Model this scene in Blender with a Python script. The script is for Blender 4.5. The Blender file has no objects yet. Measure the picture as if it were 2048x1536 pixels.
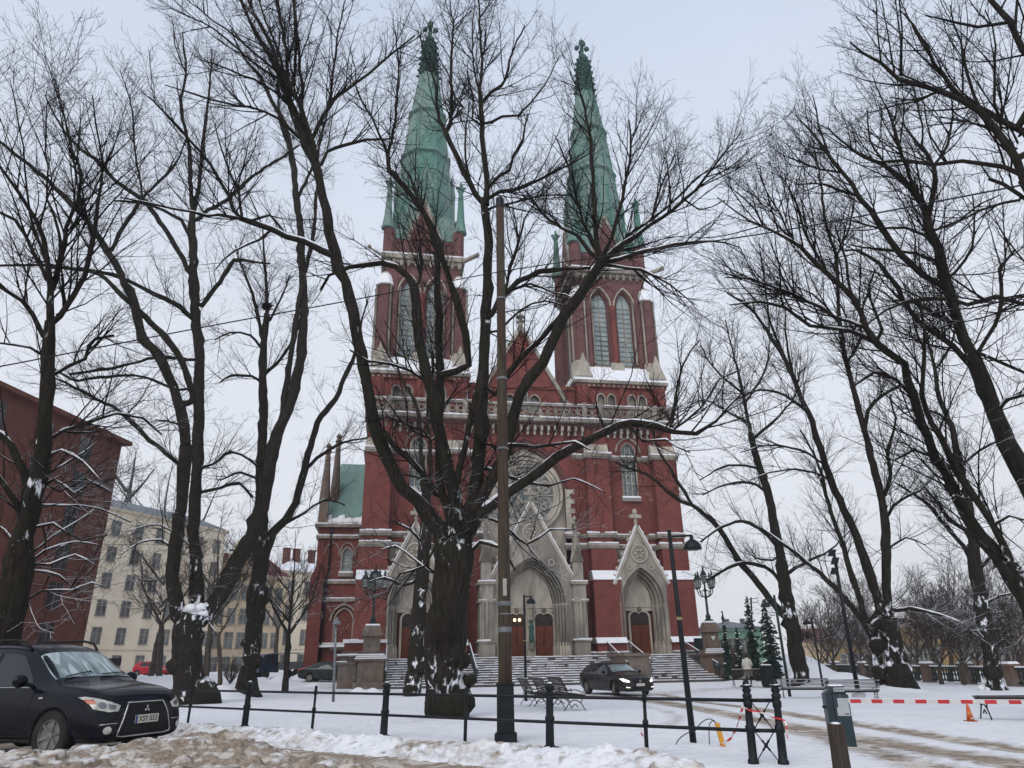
import bpy, math, random
import numpy as np
from math import sin, cos, pi, radians, sqrt, atan2, hypot
from mathutils import Vector, Matrix

# ------------------------------------------------------------------ camera
S = bpy.context.scene
COL = S.collection
EYE = np.array([0.0, 0.0, 1.65])
PITCH, ROLL, FPX = radians(21.5), radians(1.04), 1400.0
cd = bpy.data.cameras.new("camera"); cam = bpy.data.objects.new("camera", cd); COL.objects.link(cam)
cd.sensor_width = 36.0; cd.lens = 36.0 * FPX / 2048.0; cd.clip_start = 0.1; cd.clip_end = 3000
_F = Vector((0, cos(PITCH), sin(PITCH))); _R = Vector((1, 0, 0)); _U = _R.cross(_F)
_r = _R * cos(ROLL) - _U * sin(ROLL); _u = _R * sin(ROLL) + _U * cos(ROLL)
cam.matrix_world = Matrix(((_r.x, _u.x, -_F.x, 0), (_r.y, _u.y, -_F.y, 0), (_r.z, _u.z, -_F.z, EYE[2]), (0, 0, 0, 1)))
S.camera = cam

# ------------------------------------------------------------------ sky, sun, exposure
W = bpy.data.worlds.new("World"); S.world = W; W.use_nodes = True
wn = W.node_tree; wn.nodes.clear()
wo = wn.nodes.new("ShaderNodeOutputWorld"); bg = wn.nodes.new("ShaderNodeBackground")
sky = wn.nodes.new("ShaderNodeTexSky"); sky.sky_type = 'NISHITA'; sky.sun_disc = False
sky.sun_elevation = radians(38); sky.sun_rotation = radians(205); sky.dust_density = 5; sky.air_density = 1.0
tc = wn.nodes.new("ShaderNodeTexCoord"); sep = wn.nodes.new("ShaderNodeSeparateXYZ")
ramp = wn.nodes.new("ShaderNodeValToRGB")
wn.links.new(tc.outputs["Generated"], sep.inputs[0]); wn.links.new(sep.outputs[2], ramp.inputs[0])
cr = ramp.color_ramp
cr.elements[0].position = 0.0; cr.elements[0].color = (8.0, 8.1, 8.45, 1)
cr.elements[1].position = 0.40; cr.elements[1].color = (6.9, 7.25, 8.0, 1)
e = cr.elements.new(0.78); e.color = (5.6, 6.35, 7.75, 1)
e = cr.elements.new(1.0); e.color = (7.6, 8.1, 9.0, 1)
cl = wn.nodes.new("ShaderNodeTexNoise"); cl.inputs["Scale"].default_value = 1.6; cl.inputs["Detail"].default_value = 3
wn.links.new(tc.outputs["Generated"], cl.inputs["Vector"])
clr = wn.nodes.new("ShaderNodeMapRange"); clr.inputs[1].default_value = 0.3; clr.inputs[2].default_value = 0.7
clr.inputs[3].default_value = 0.92; clr.inputs[4].default_value = 1.06
wn.links.new(cl.outputs[0], clr.inputs[0])
mixc = wn.nodes.new("ShaderNodeMixRGB"); mixc.blend_type = 'MIX'; mixc.inputs[0].default_value = 0.93
wn.links.new(sky.outputs[0], mixc.inputs[1]); wn.links.new(ramp.outputs[0], mixc.inputs[2])
mulc = wn.nodes.new("ShaderNodeMixRGB"); mulc.blend_type = 'MULTIPLY'; mulc.inputs[0].default_value = 1.0
wn.links.new(mixc.outputs[0], mulc.inputs[1]); wn.links.new(clr.outputs[0], mulc.inputs[2])
wn.links.new(mulc.outputs[0], bg.inputs[0]); bg.inputs[1].default_value = 0.1
wn.links.new(bg.outputs[0], wo.inputs[0])

sd = bpy.data.lights.new("sun", 'SUN'); sun = bpy.data.objects.new("sun", sd); COL.objects.link(sun)
sd.energy = 1.1; sd.angle = radians(35); sd.color = (1.0, 0.97, 0.93)
# the bright part of the overcast: high, behind the photographer to the left
_saz, _sel = radians(205), radians(42)
sdir = Vector((sin(_saz) * cos(_sel), cos(_saz) * cos(_sel), sin(_sel)))
sun.rotation_euler = sdir.to_track_quat('Z', 'Y').to_euler()
S.view_settings.view_transform = 'Standard'; S.view_settings.look = 'None'
S.view_settings.exposure = 0.24; S.view_settings.gamma = 1.0

# ------------------------------------------------------------------ measuring helpers
def ray(x, y):
    dx, dy = x - 1024.0, 768.0 - y
    a = dx * cos(ROLL) + dy * sin(ROLL); b = -dx * sin(ROLL) + dy * cos(ROLL)
    d = np.array(_F) * FPX + np.array(_R) * a + np.array(_U) * b
    return d / np.linalg.norm(d)
def gz(x, y):
    d = hypot(x, y); t = min(1, max(0, (d - 15) / 19.0)); t = t * t * (3 - 2 * t)
    a = min(1, max(0, (d - 42) / 38.0)); b = min(1, max(0, (-x / max(y, 1.0) - 0.12) / 0.15))
    return 0.36 * (1 - t) + 0.75 * a * a * (3 - 2 * a) * b * b * (3 - 2 * b)
def at(x, y, D):
    """point seen at photo pixel x, y at horizontal distance D"""
    d = ray(x, y); return EYE + d * (D / hypot(d[0], d[1]))
def on_ground(x, y):
    d = ray(x, y); t = 15.0
    for _ in range(12):
        p = EYE + d * t; g = gz(p[0], p[1]); t = (g - EYE[2]) / d[2]
    p = EYE + d * t
    return Vector((p[0], p[1], gz(p[0], p[1])))
def px(D, y=768):   # metres per photo pixel at horizontal distance D
    return D * cos(PITCH) / FPX * (1 + 0.0)

# ------------------------------------------------------------------ materials
def N(nt, t, **k):
    n = nt.nodes.new("ShaderNode" + t)
    for a, b in k.items(): setattr(n, a, b)
    return n
def new_mat(name):
    m = bpy.data.materials.new(name); m.use_nodes = True
    nt = m.node_tree; b = nt.nodes["Principled BSDF"]
    return m, nt, b
def rgb(c): return (c[0], c[1], c[2], 1)
def noise(nt, scale, detail=4, vec=None, dist=0, rough=0.55):
    n = N(nt, "TexNoise"); n.inputs["Scale"].default_value = scale; n.inputs["Detail"].default_value = detail
    n.inputs["Distortion"].default_value = dist; n.inputs["Roughness"].default_value = rough
    if vec is not None: nt.links.new(vec, n.inputs["Vector"])
    return n.outputs[0]
def mrange(nt, v, a, b, c=0.0, d=1.0):
    n = N(nt, "MapRange"); nt.links.new(v, n.inputs[0])
    for i, q in enumerate((a, b, c, d)): n.inputs[i + 1].default_value = q
    return n.outputs[0]
def mixrgb(nt, f, a, b, mode='MIX'):
    n = N(nt, "MixRGB", blend_type=mode)
    for i, q in ((0, f), (1, a), (2, b)):
        if isinstance(q, bpy.types.NodeSocket): nt.links.new(q, n.inputs[i])
        else: n.inputs[i].default_value = q if i == 0 else rgb(q)
    return n.outputs[0]
def objvec(nt, scale=(1, 1, 1)):
    t = N(nt, "TexCoord"); m = N(nt, "Mapping"); nt.links.new(t.outputs["Object"], m.inputs[0]); m.inputs["Scale"].default_value = scale
    return m.outputs[0]
def bump(nt, b, h, strength, dist=0.02):
    n = N(nt, "Bump"); n.inputs["Strength"].default_value = strength; n.inputs["Distance"].default_value = dist
    nt.links.new(h, n.inputs["Height"]); nt.links.new(n.outputs[0], b.inputs["Normal"])
def math_(nt, op, a, b=None):
    n = N(nt, "Math", operation=op)
    for i, q in ((0, a), (1, b)):
        if q is None: continue
        if isinstance(q, bpy.types.NodeSocket): nt.links.new(q, n.inputs[i])
        else: n.inputs[i].default_value = q
    return n.outputs[0]
def mottled(name, c1, c2, scale=3, rough=0.8, bmp=0.15, detail=6, metal=0, stretch=(1, 1, 1), dist=0.01, spec=0.3, lo=0.35, hi=0.65, snow=0.0, snow_n=6, bscale=None, c3=None):
    m, nt, b = new_mat(name); v = objvec(nt, stretch)
    n = noise(nt, scale, detail, v); c = mixrgb(nt, mrange(nt, n, lo, hi), c1, c2)
    if c3 is not None:
        n3 = noise(nt, scale * 0.21, 3, v); c = mixrgb(nt, mrange(nt, n3, 0.45, 0.7), c, c3)
    r = None
    if snow > 0:
        g = N(nt, "NewGeometry"); s = N(nt, "SeparateXYZ"); nt.links.new(g.outputs["True Normal"] if snow_n < 0 else g.outputs["Normal"], s.inputs[0])
        ns = noise(nt, abs(snow_n), 4, objvec(nt)); q = math_(nt, 'ADD', s.outputs[2], math_(nt, 'MULTIPLY', math_(nt, 'SUBTRACT', ns, 0.5), 1.1))
        f = mrange(nt, q, 1 - snow, 1 - snow + 0.12)
        c = mixrgb(nt, f, c, (0.82, 0.84, 0.88))
    nt.links.new(c, b.inputs["Base Color"]); b.inputs["Roughness"].default_value = rough; b.inputs["Metallic"].default_value = metal
    b.inputs["Specular IOR Level"].default_value = spec
    if bmp > 0: bump(nt, b, noise(nt, bscale or scale * 4, 5, v), bmp, dist)
    return m
def plain(name, c, rough=0.5, metal=0.0, coat=0.0, emit=None, es=1.0, spec=0.5):
    m, nt, b = new_mat(name); v = objvec(nt)
    c2 = tuple(q * 0.8 for q in c)
    nt.links.new(mixrgb(nt, mrange(nt, noise(nt, 9, 4, v), 0.3, 0.7), c, c2), b.inputs["Base Color"])
    b.inputs["Roughness"].default_value = rough; b.inputs["Metallic"].default_value = metal
    b.inputs["Coat Weight"].default_value = coat; b.inputs["Coat Roughness"].default_value = 0.06; b.inputs["Specular IOR Level"].default_value = spec
    if emit: b.inputs["Emission Color"].default_value = rgb(emit); b.inputs["Emission Strength"].default_value = es
    return m
def brick_mat(name, c1, c2, mortar, bw=0.27, bh=0.085, grime=None, ms=0.014):
    m, nt, b = new_mat(name)
    t = N(nt, "TexCoord"); s = N(nt, "SeparateXYZ"); nt.links.new(t.outputs["Object"], s.inputs[0])
    cb = N(nt, "CombineXYZ"); nt.links.new(math_(nt, 'ADD', s.outputs[0], s.outputs[1]), cb.inputs[0]); nt.links.new(s.outputs[2], cb.inputs[1])
    br = N(nt, "TexBrick"); nt.links.new(cb.outputs[0], br.inputs["Vector"]); br.inputs["Scale"].default_value = 1
    br.inputs["Brick Width"].default_value = bw; br.inputs["Row Height"].default_value = bh; br.inputs["Mortar Size"].default_value = ms
    br.inputs["Color1"].default_value = rgb(c1); br.inputs["Color2"].default_value = rgb(c2); br.inputs["Mortar"].default_value = rgb(mortar)
    v = t.outputs["Object"]
    c = mixrgb(nt, mrange(nt, noise(nt, 0.7, 6, v, 0.6), 0.42, 0.75, 0, 0.55), br.outputs[0], grime or tuple(q * 0.5 for q in c1)); sv = N(nt, 'Mapping'); nt.links.new(v, sv.inputs[0]); sv.inputs['Scale'].default_value = (2.2, 2.2, 0.18)
    c = mixrgb(nt, mrange(nt, noise(nt, 1.0, 5, sv.outputs[0]), 0.52, 0.8, 0, 0.4), c, (0.05, 0.025, 0.022)); c = mixrgb(nt, mrange(nt, noise(nt, 2.6, 8, v, 0.3, 0.7), 0.60, 0.72, 0, 0.16), c, (0.34, 0.2, 0.17))
    st = N(nt, "Mapping"); nt.links.new(v, st.inputs[0]); st.inputs["Scale"].default_value = (0.9, 0.9, 11)
    c = mixrgb(nt, mrange(nt, noise(nt, 1.3, 5, st.outputs[0]), 0.48, 0.7, 0, 0.55), c, tuple(min(1, q * 1.55 + 0.02) for q in c1))
    nt.links.new(c, b.inputs["Base Color"]); b.inputs["Roughness"].default_value = 0.85; b.inputs["Specular IOR Level"].default_value = 0.25
    bump(nt, b, br.outputs[1], -0.3, 0.01)
    return m

M = {}
M['brick'] = brick_mat('church_brick', (0.135, 0.023, 0.019), (0.205, 0.039, 0.031), (0.20, 0.10, 0.088))
M['brick_hazed'] = brick_mat('brick_hazed', (0.125, 0.056, 0.056), (0.16, 0.074, 0.072), (0.14, 0.065, 0.06))  # mauve tint puts the haze and twig veil over the towers into the brick
M['brick_bldg'] = brick_mat('building_brick', (0.115, 0.034, 0.023), (0.16, 0.052, 0.036), (0.13, 0.065, 0.05))
M['stone'] = mottled('limestone', (0.38, 0.345, 0.29), (0.21, 0.19, 0.165), 1.2, 0.85, 0.3, stretch=(1.6, 1.6, 0.5), dist=0.03, c3=(0.12, 0.11, 0.1))
M['stone_light'] = mottled('pale_stone', (0.47, 0.425, 0.355), (0.31, 0.28, 0.24), 1.4, 0.85, 0.25, stretch=(1.6, 1.6, 0.5), dist=0.03)
M['granite'] = mottled('granite', (0.19, 0.158, 0.135), (0.10, 0.082, 0.07), 2.5, 0.8, 0.3, dist=0.02, c3=(0.17, 0.105, 0.075))
M['copper'] = mottled('green_copper', (0.20, 0.275, 0.25), (0.115, 0.195, 0.175), 1.0, 0.7, 0.2, stretch=(2.5, 2.5, 0.35), dist=0.03, c3=(0.055, 0.19, 0.145))
M['copper_dark'] = mottled('dark_copper', (0.028, 0.075, 0.064), (0.045, 0.12, 0.1), 3, 0.75, 0.3, dist=0.03)
M['copper_roof'] = mottled('copper_roof', (0.13, 0.24, 0.22), (0.18, 0.3, 0.27), 0.8, 0.6, 0.1, stretch=(1.5, 1.5, 0.4))
M['snow'] = mottled('snow', (0.84, 0.85, 0.88), (0.77, 0.79, 0.84), 2.2, 0.75, 0.5, dist=0.06, spec=0.2, bscale=7)
M['step'] = mottled('step_stone', (0.10, 0.09, 0.082), (0.055, 0.05, 0.047), 2.5, 0.85, 0.2, dist=0.02)
M['door'] = mottled('oak_door', (0.15, 0.038, 0.016), (0.075, 0.018, 0.009), 5, 0.55, 0.3, stretch=(3, 3, 0.4), dist=0.01)
M['door_dark'] = mottled('carved_tympanum', (0.05, 0.03, 0.028), (0.02, 0.012, 0.012), 9, 0.6, 0.5, dist=0.03)
M['glass_church'] = mottled('leaded_glass', (0.16, 0.2, 0.2), (0.08, 0.1, 0.105), 5, 0.25, 0.05, spec=0.6, bscale=8)
M['glass_dark'] = mottled('dark_glass', (0.02, 0.025, 0.03), (0.05, 0.06, 0.065), 0.9, 0.1, 0.0, spec=0.6)
M['pane_pale'] = mottled('curtain_sky_pane', (0.05, 0.062, 0.068), (0.17, 0.18, 0.175), 0.55, 0.15, 0.0, spec=0.6)  # paler tone for curtains, with sky reflection painted into the pane colour
M['louvre'] = mottled('pale_glass', (0.34, 0.42, 0.42), (0.22, 0.28, 0.28), 1.0, 0.4, 0.05, spec=0.5)
M['iron'] = mottled('black_iron', (0.006, 0.0075, 0.010), (0.012, 0.015, 0.018), 6, 0.5, 0.25, dist=0.004, spec=0.22)
M['green_iron'] = mottled('green_iron', (0.010, 0.02, 0.019), (0.02, 0.034, 0.031), 6, 0.5, 0.2, dist=0.004, spec=0.25)
M['rail'] = mottled('steel_rail', (0.12, 0.13, 0.14), (0.2, 0.21, 0.22), 6, 0.5, 0.1, metal=0.3)
M['wood_dark'] = mottled('bench_slats', (0.022, 0.016, 0.014), (0.045, 0.033, 0.028), 6, 0.6, 0.3, stretch=(1, 6, 6), dist=0.004)
M['wood_snowy'] = mottled('snowy_slats', (0.03, 0.024, 0.02), (0.05, 0.04, 0.033), 6, 0.6, 0.3, snow=0.75, snow_n=9)

# ------------------------------------------------------------------ mesh builder
class MB:
    def __init__(s): s.v = []; s.f = []; s.n = 0
    def add(s, v, f):
        v = np.asarray(v, dtype=float).reshape(-1, 3); k = s.n; s.v.append(v); s.n += len(v)
        s.f.extend([tuple(i + k for i in q) for q in f]); return s
    def box(s, x0, x1, y0, y1, z0, z1, taper=0.0):
        if x0 > x1: x0, x1 = x1, x0
        if y0 > y1: y0, y1 = y1, y0
        t = taper
        return s.add([(x0, y0, z0), (x1, y0, z0), (x1, y1, z0), (x0, y1, z0), (x0 + t, y0 + t, z1), (x1 - t, y0 + t, z1), (x1 - t, y1 - t, z1), (x0 + t, y1 - t, z1)],
                     [(3, 2, 1, 0), (4, 5, 6, 7), (0, 1, 5, 4), (1, 2, 6, 5), (2, 3, 7, 6), (3, 0, 4, 7)])
    def obox(s, c, ax, ay, az):   # oriented box, centre + half axes
        c, ax, ay, az = map(lambda q: np.asarray(q, float), (c, ax, ay, az))
        p = [c + i * ax + j * ay + k * az for k in (-1, 1) for j in (-1, 1) for i in (-1, 1)]
        f = [(0, 2, 3, 1), (4, 5, 7, 6), (0, 1, 5, 4), (1, 3, 7, 5), (3, 2, 6, 7), (2, 0, 4, 6)]
        if np.dot(np.cross(ax, ay), az) < 0: f = [q[::-1] for q in f]
        return s.add(p, f)
    def bar(s, a, b, w, h=None, up=(0, 0, 1)):
        a = np.asarray(a, float); b = np.asarray(b, float); d = b - a; L = np.linalg.norm(d)
        if L < 1e-6: return s
        d /= L; u = np.asarray(up, float)
        if abs(d @ u) > 0.98: u = np.array([1., 0, 0])
        x = np.cross(d, u); x /= np.linalg.norm(x); z = np.cross(x, d)
        return s.obox((a + b) / 2, d * L / 2, x * w / 2, z * (h or w) / 2)
    def tube(s, P, r, n=8, cap=True):
        P = np.asarray(P, float); K = len(P); r = np.broadcast_to(np.asarray(r, float), (K,))
        T = np.gradient(P, axis=0); T /= np.linalg.norm(T, axis=1)[:, None] + 1e-9
        ref = np.array([0, 0, 1.]) if abs(T[0][2]) < 0.9 else np.array([1., 0, 0])
        x = np.cross(T[0], ref); x /= np.linalg.norm(x); V = []
        for i in range(K):
            x = x - T[i] * (x @ T[i]); x /= np.linalg.norm(x) + 1e-9; y = np.cross(T[i], x)
            for j in range(n):
                a = 2 * pi * j / n; V.append(P[i] + r[i] * (cos(a) * x + sin(a) * y))
        f = [(i * n + j, i * n + (j + 1) % n, (i + 1) * n + (j + 1) % n, (i + 1) * n + j) for i in range(K - 1) for j in range(n)]
        if cap: f += [tuple(range(n))[::-1], tuple((K - 1) * n + j for j in range(n))]
        return s.add(V, f)
    def lathe(s, prof, c=(0, 0, 0), n=16, sq=None, rot=0.0):
        """prof: (radius, z) from bottom to top"""
        c = np.asarray(c, float); V = []; K = len(prof)
        for r, z in prof:
            for j in range(n):
                a = 2 * pi * j / n + rot; V.append(c + np.array([r * cos(a), r * sin(a), z]))
        f = [(i * n + j, i * n + (j + 1) % n, (i + 1) * n + (j + 1) % n, (i + 1) * n + j) for i in range(K - 1) for j in range(n)]
        f += [tuple(range(n))[::-1], tuple((K - 1) * n + j for j in range(n))]
        return s.add(V, f)
    def sqlathe(s, prof, c=(0, 0, 0)):
        return s.lathe([(r * sqrt(2), z) for r, z in prof], c, 4, rot=pi / 4)
    def blob(s, c, r, seed=0, n=10, amp=0.2):
        rng = random.Random(seed); c = np.asarray(c, float); r = np.broadcast_to(np.asarray(r, float), (3,)); V = []; m = n // 2 + 1
        ph = [rng.uniform(0, 6.28) for _ in range(6)]
        for i in range(m):
            t = pi * (i + 0.02) / (m - 1 + 0.04)
            for j in range(n):
                a = 2 * pi * j / n; d = np.array([sin(t) * cos(a), sin(t) * sin(a), -cos(t)])
                k = 1 + amp * (sin(3 * a + ph[0] + 2 * t) * 0.5 + sin(5 * t + ph[1] + 2 * a) * 0.5 + sin(4 * a + ph[2]) * 0.3 * sin(t))
                V.append(c + d * r * k)
        f = [(i * n + j, i * n + (j + 1) % n, (i + 1) * n + (j + 1) % n, (i + 1) * n + j) for i in range(m - 1) for j in range(n)]
        f += [tuple(range(n))[::-1], tuple((m - 1) * n + j for j in range(n))]
        return s.add(V, f)
    def ribbon(s, A, B, v0, v1):
        """band between two (u,z) paths, from depth v0 (front) to v1"""
        K = len(A); V = [(p[0], v0, p[1]) for p in A] + [(p[0], v0, p[1]) for p in B] + [(p[0], v1, p[1]) for p in A] + [(p[0], v1, p[1]) for p in B]
        f = []
        for i in range(K - 1):
            a, b, c, d = i, i + 1, K + i + 1, K + i; o = 2 * K
            f += [(a, d, c, b)[::-1], (a + o, b + o, c + o, d + o)[::-1], (a, b, b + o, a + o)[::-1], (d, d + o, c + o, c)[::-1]]
        f += [(0, K, 3 * K, 2 * K), (K - 1, 3 * K - 1, 4 * K - 1, 2 * K - 1)]
        return s.add(V, f)
    def slab(s, us, zb, zt, v0, v1):
        A = [(u, zb(u) if callable(zb) else zb) for u in us]; B = [(u, zt(u) if callable(zt) else zt) for u in us]
        return s.ribbon(A, B, v0, v1)
    def prism(s, pts, v0, v1):   # polygon in (u,z)
        K = len(pts); V = [(p[0], v0, p[1]) for p in pts] + [(p[0], v1, p[1]) for p in pts]
        f = [tuple(range(K)), tuple(range(2 * K - 1, K - 1, -1))] + [(i, i + K, (i + 1) % K + K, (i + 1) % K) for i in range(K)]
        return s.add(V, f)
    def xf(s, Mx):
        Mx = np.array(Mx); s.v = [v @ Mx[:3, :3].T + Mx[:3, 3] for v in s.v]; return s
    def build(s, name, mat, parent=None, smooth=False, bevel=0):
        me = bpy.data.meshes.new(name); me.from_pydata(np.concatenate(s.v).tolist() if s.v else [], [], s.f)
        me.materials.append(mat if not isinstance(mat, str) else M[mat])
        if smooth: me.polygons.foreach_set("use_smooth", [True] * len(me.polygons))
        me.update(); o = bpy.data.objects.new(name, me); COL.objects.link(o)
        if parent is not None: o.parent = parent
        if bevel:
            b = o.modifiers.new("bevel", 'BEVEL'); b.width = bevel; b.segments = 2; b.limit_method = 'ANGLE'
        return o
def fast_mesh(name, V, F, mat, parent=None, smooth=True):
    """V (n,3) array, F (m,4) array of quads"""
    me = bpy.data.meshes.new(name); me.vertices.add(len(V)); me.vertices.foreach_set("co", np.asarray(V, np.float32).ravel())
    k = F.shape[1]; me.loops.add(F.size); me.loops.foreach_set("vertex_index", np.asarray(F, np.int32).ravel())
    me.polygons.add(len(F)); me.polygons.foreach_set("loop_start", np.arange(0, F.size, k, dtype=np.int32))
    me.polygons.foreach_set("loop_total", np.full(len(F), k, dtype=np.int32))
    if smooth: me.polygons.foreach_set("use_smooth", np.ones(len(F), dtype=bool))
    me.update(calc_edges=True); me.materials.append(M[mat] if isinstance(mat, str) else mat)
    o = bpy.data.objects.new(name, me); COL.objects.link(o)
    if parent is not None: o.parent = parent
    return o
def thing(name, label, cat, loc=(0, 0, 0), rz=0.0, group=None):
    o = bpy.data.objects.new(name, None); COL.objects.link(o); o.location = loc; o.rotation_euler = (0, 0, rz)
    o.empty_display_size = 0.2; o['label'] = label; o['category'] = cat
    if group: o['group'] = group
    return o
def tag(o, label, cat, group=None):
    o['label'] = label; o['category'] = cat
    if group: o['group'] = group
    return o
def struct(o, kind='structure'): o['kind'] = kind; return o
def dup(root, loc, rz=None, label=None):
    r = root.copy(); COL.objects.link(r); r.location = loc
    if rz is not None: r.rotation_euler = (r.rotation_euler[0], r.rotation_euler[1], rz)
    if label: r['label'] = label
    for ch in list(root.children):
        c = ch.copy(); COL.objects.link(c); c.parent = r
        for g in list(ch.children):
            d = g.copy(); COL.objects.link(d); d.parent = c
    return r
def arch(cu, w, z0, zs, h, n=10):
    """opening outline from left foot over the apex to right foot, apex h above spring"""
    c = (w * w - h * h) / (2 * w); R = w - c; a1 = math.acos(max(-1, min(1, -c / R))) if R else pi / 2
    pts = [(cu - w, z0)]
    right = [(c + R * cos(a1 * i / n), R * sin(a1 * i / n)) for i in range(n + 1)]
    pts += [(cu - x, zs + z) for x, z in right] + [(cu + x, zs + z) for x, z in right[::-1][1:]] + [(cu + w, z0)]
    return pts
def arch_z(cu, w, zs, h):
    c = (w * w - h * h) / (2 * w); R = w - c
    return lambda u: zs + sqrt(max(0, R * R - (min(w, abs(u - cu)) - c) ** 2))
def linsp(a, b, n): return [a + (b - a) * i / n for i in range(n + 1)]
def wall_holes(mb, u0, u1, z0, z1, v0, v1, holes):
    """wall with non-overlapping arched holes (cu, w, zbottom, zspring, rise)"""
    u = u0
    for cu, w, zb, zs, h in sorted(holes):
        if cu - w > u: mb.slab([u, cu - w], z0, z1, v0, v1)
        if zb > z0: mb.slab([cu - w, cu + w], z0, zb, v0, v1)
        mb.slab(linsp(cu - w, cu + w, 16), arch_z(cu, w, zs, h), z1, v0, v1)
        u = cu + w
    if u < u1: mb.slab([u, u1], z0, z1, v0, v1)
# ------------------------------------------------------------------ ground
def track_dist(X, Y, pts):
    d = np.full(X.shape, 1e9)
    for (ax, ay), (bx, by) in zip(pts[:-1], pts[1:]):
        vx, vy = bx - ax, by - ay; t = np.clip(((X - ax) * vx + (Y - ay) * vy) / (vx * vx + vy * vy), 0, 1)
        d = np.minimum(d, np.hypot(X - ax - t * vx, Y - ay - t * vy))
    return d
_rs = np.random.RandomState(4)
_W = [(_rs.uniform(0.5, 1) * 2 ** k * 0.25, _rs.uniform(0, 6.28), _rs.uniform(0, 6.28), 0.62 ** k) for k in range(8) for _ in range(4)]
def fbm(X, Y, s=1.0, k0=0, k1=8):
    r = np.zeros_like(X); w = 0
    for i, (f, a, p, q) in enumerate(_W):
        if k0 * 4 <= i < k1 * 4: r += q * np.sin(s * f * (X * cos(a) + Y * sin(a)) * 6.28 + p + 1.7 * np.sin(s * f * 2.3 * (X * sin(a) - Y * cos(a)) + p * 2)); w += q
    return r / w
def g2(x, y): p = on_ground(x, y); return (p.x, p.y)
FENCE_PX = [(372, 1440), (487, 1460), (622, 1458), (767, 1475), (929, 1477), (1100, 1493), (1290, 1505), (1503, 1525)]
fa = on_ground(487, 1458); fb = on_ground(1503, 1525)
fdir = (fb - fa); fdir.z = 0; fdir.normalize(); fnor = Vector((-fdir.y, fdir.x, 0))   # fnor points to the park
def fence_side(X, Y): return (X - fa.x) * fnor.x + (Y - fa.y) * fnor.y
def fence_along(X, Y): return (X - fa.x) * fdir.x + (Y - fa.y) * fdir.y
TRACKS = [  # (points, width, strength)
    ([g2(1180, 1392), g2(1320, 1402), g2(1480, 1432), g2(1640, 1462), g2(1800, 1490), g2(2060, 1532)], 0.55, 0.95),
    ([g2(1320, 1388), g2(1480, 1412), g2(1640, 1436), g2(1800, 1460), g2(2060, 1500)], 0.42, 0.85),
    ([g2(1250, 1390), g2(1420, 1420), g2(1600, 1460), g2(1750, 1500), g2(1950, 1560)], 0.5, 0.7),
    ([g2(700, 1384), g2(900, 1390), g2(1100, 1388), g2(1300, 1388), g2(1440, 1378), g2(1560, 1372)], 2.2, 0.42),
    ([g2(1290, 1412), g2(1360, 1432), g2(1340, 1450), g2(1300, 1452)], 0.3, 0.4),
]
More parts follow.
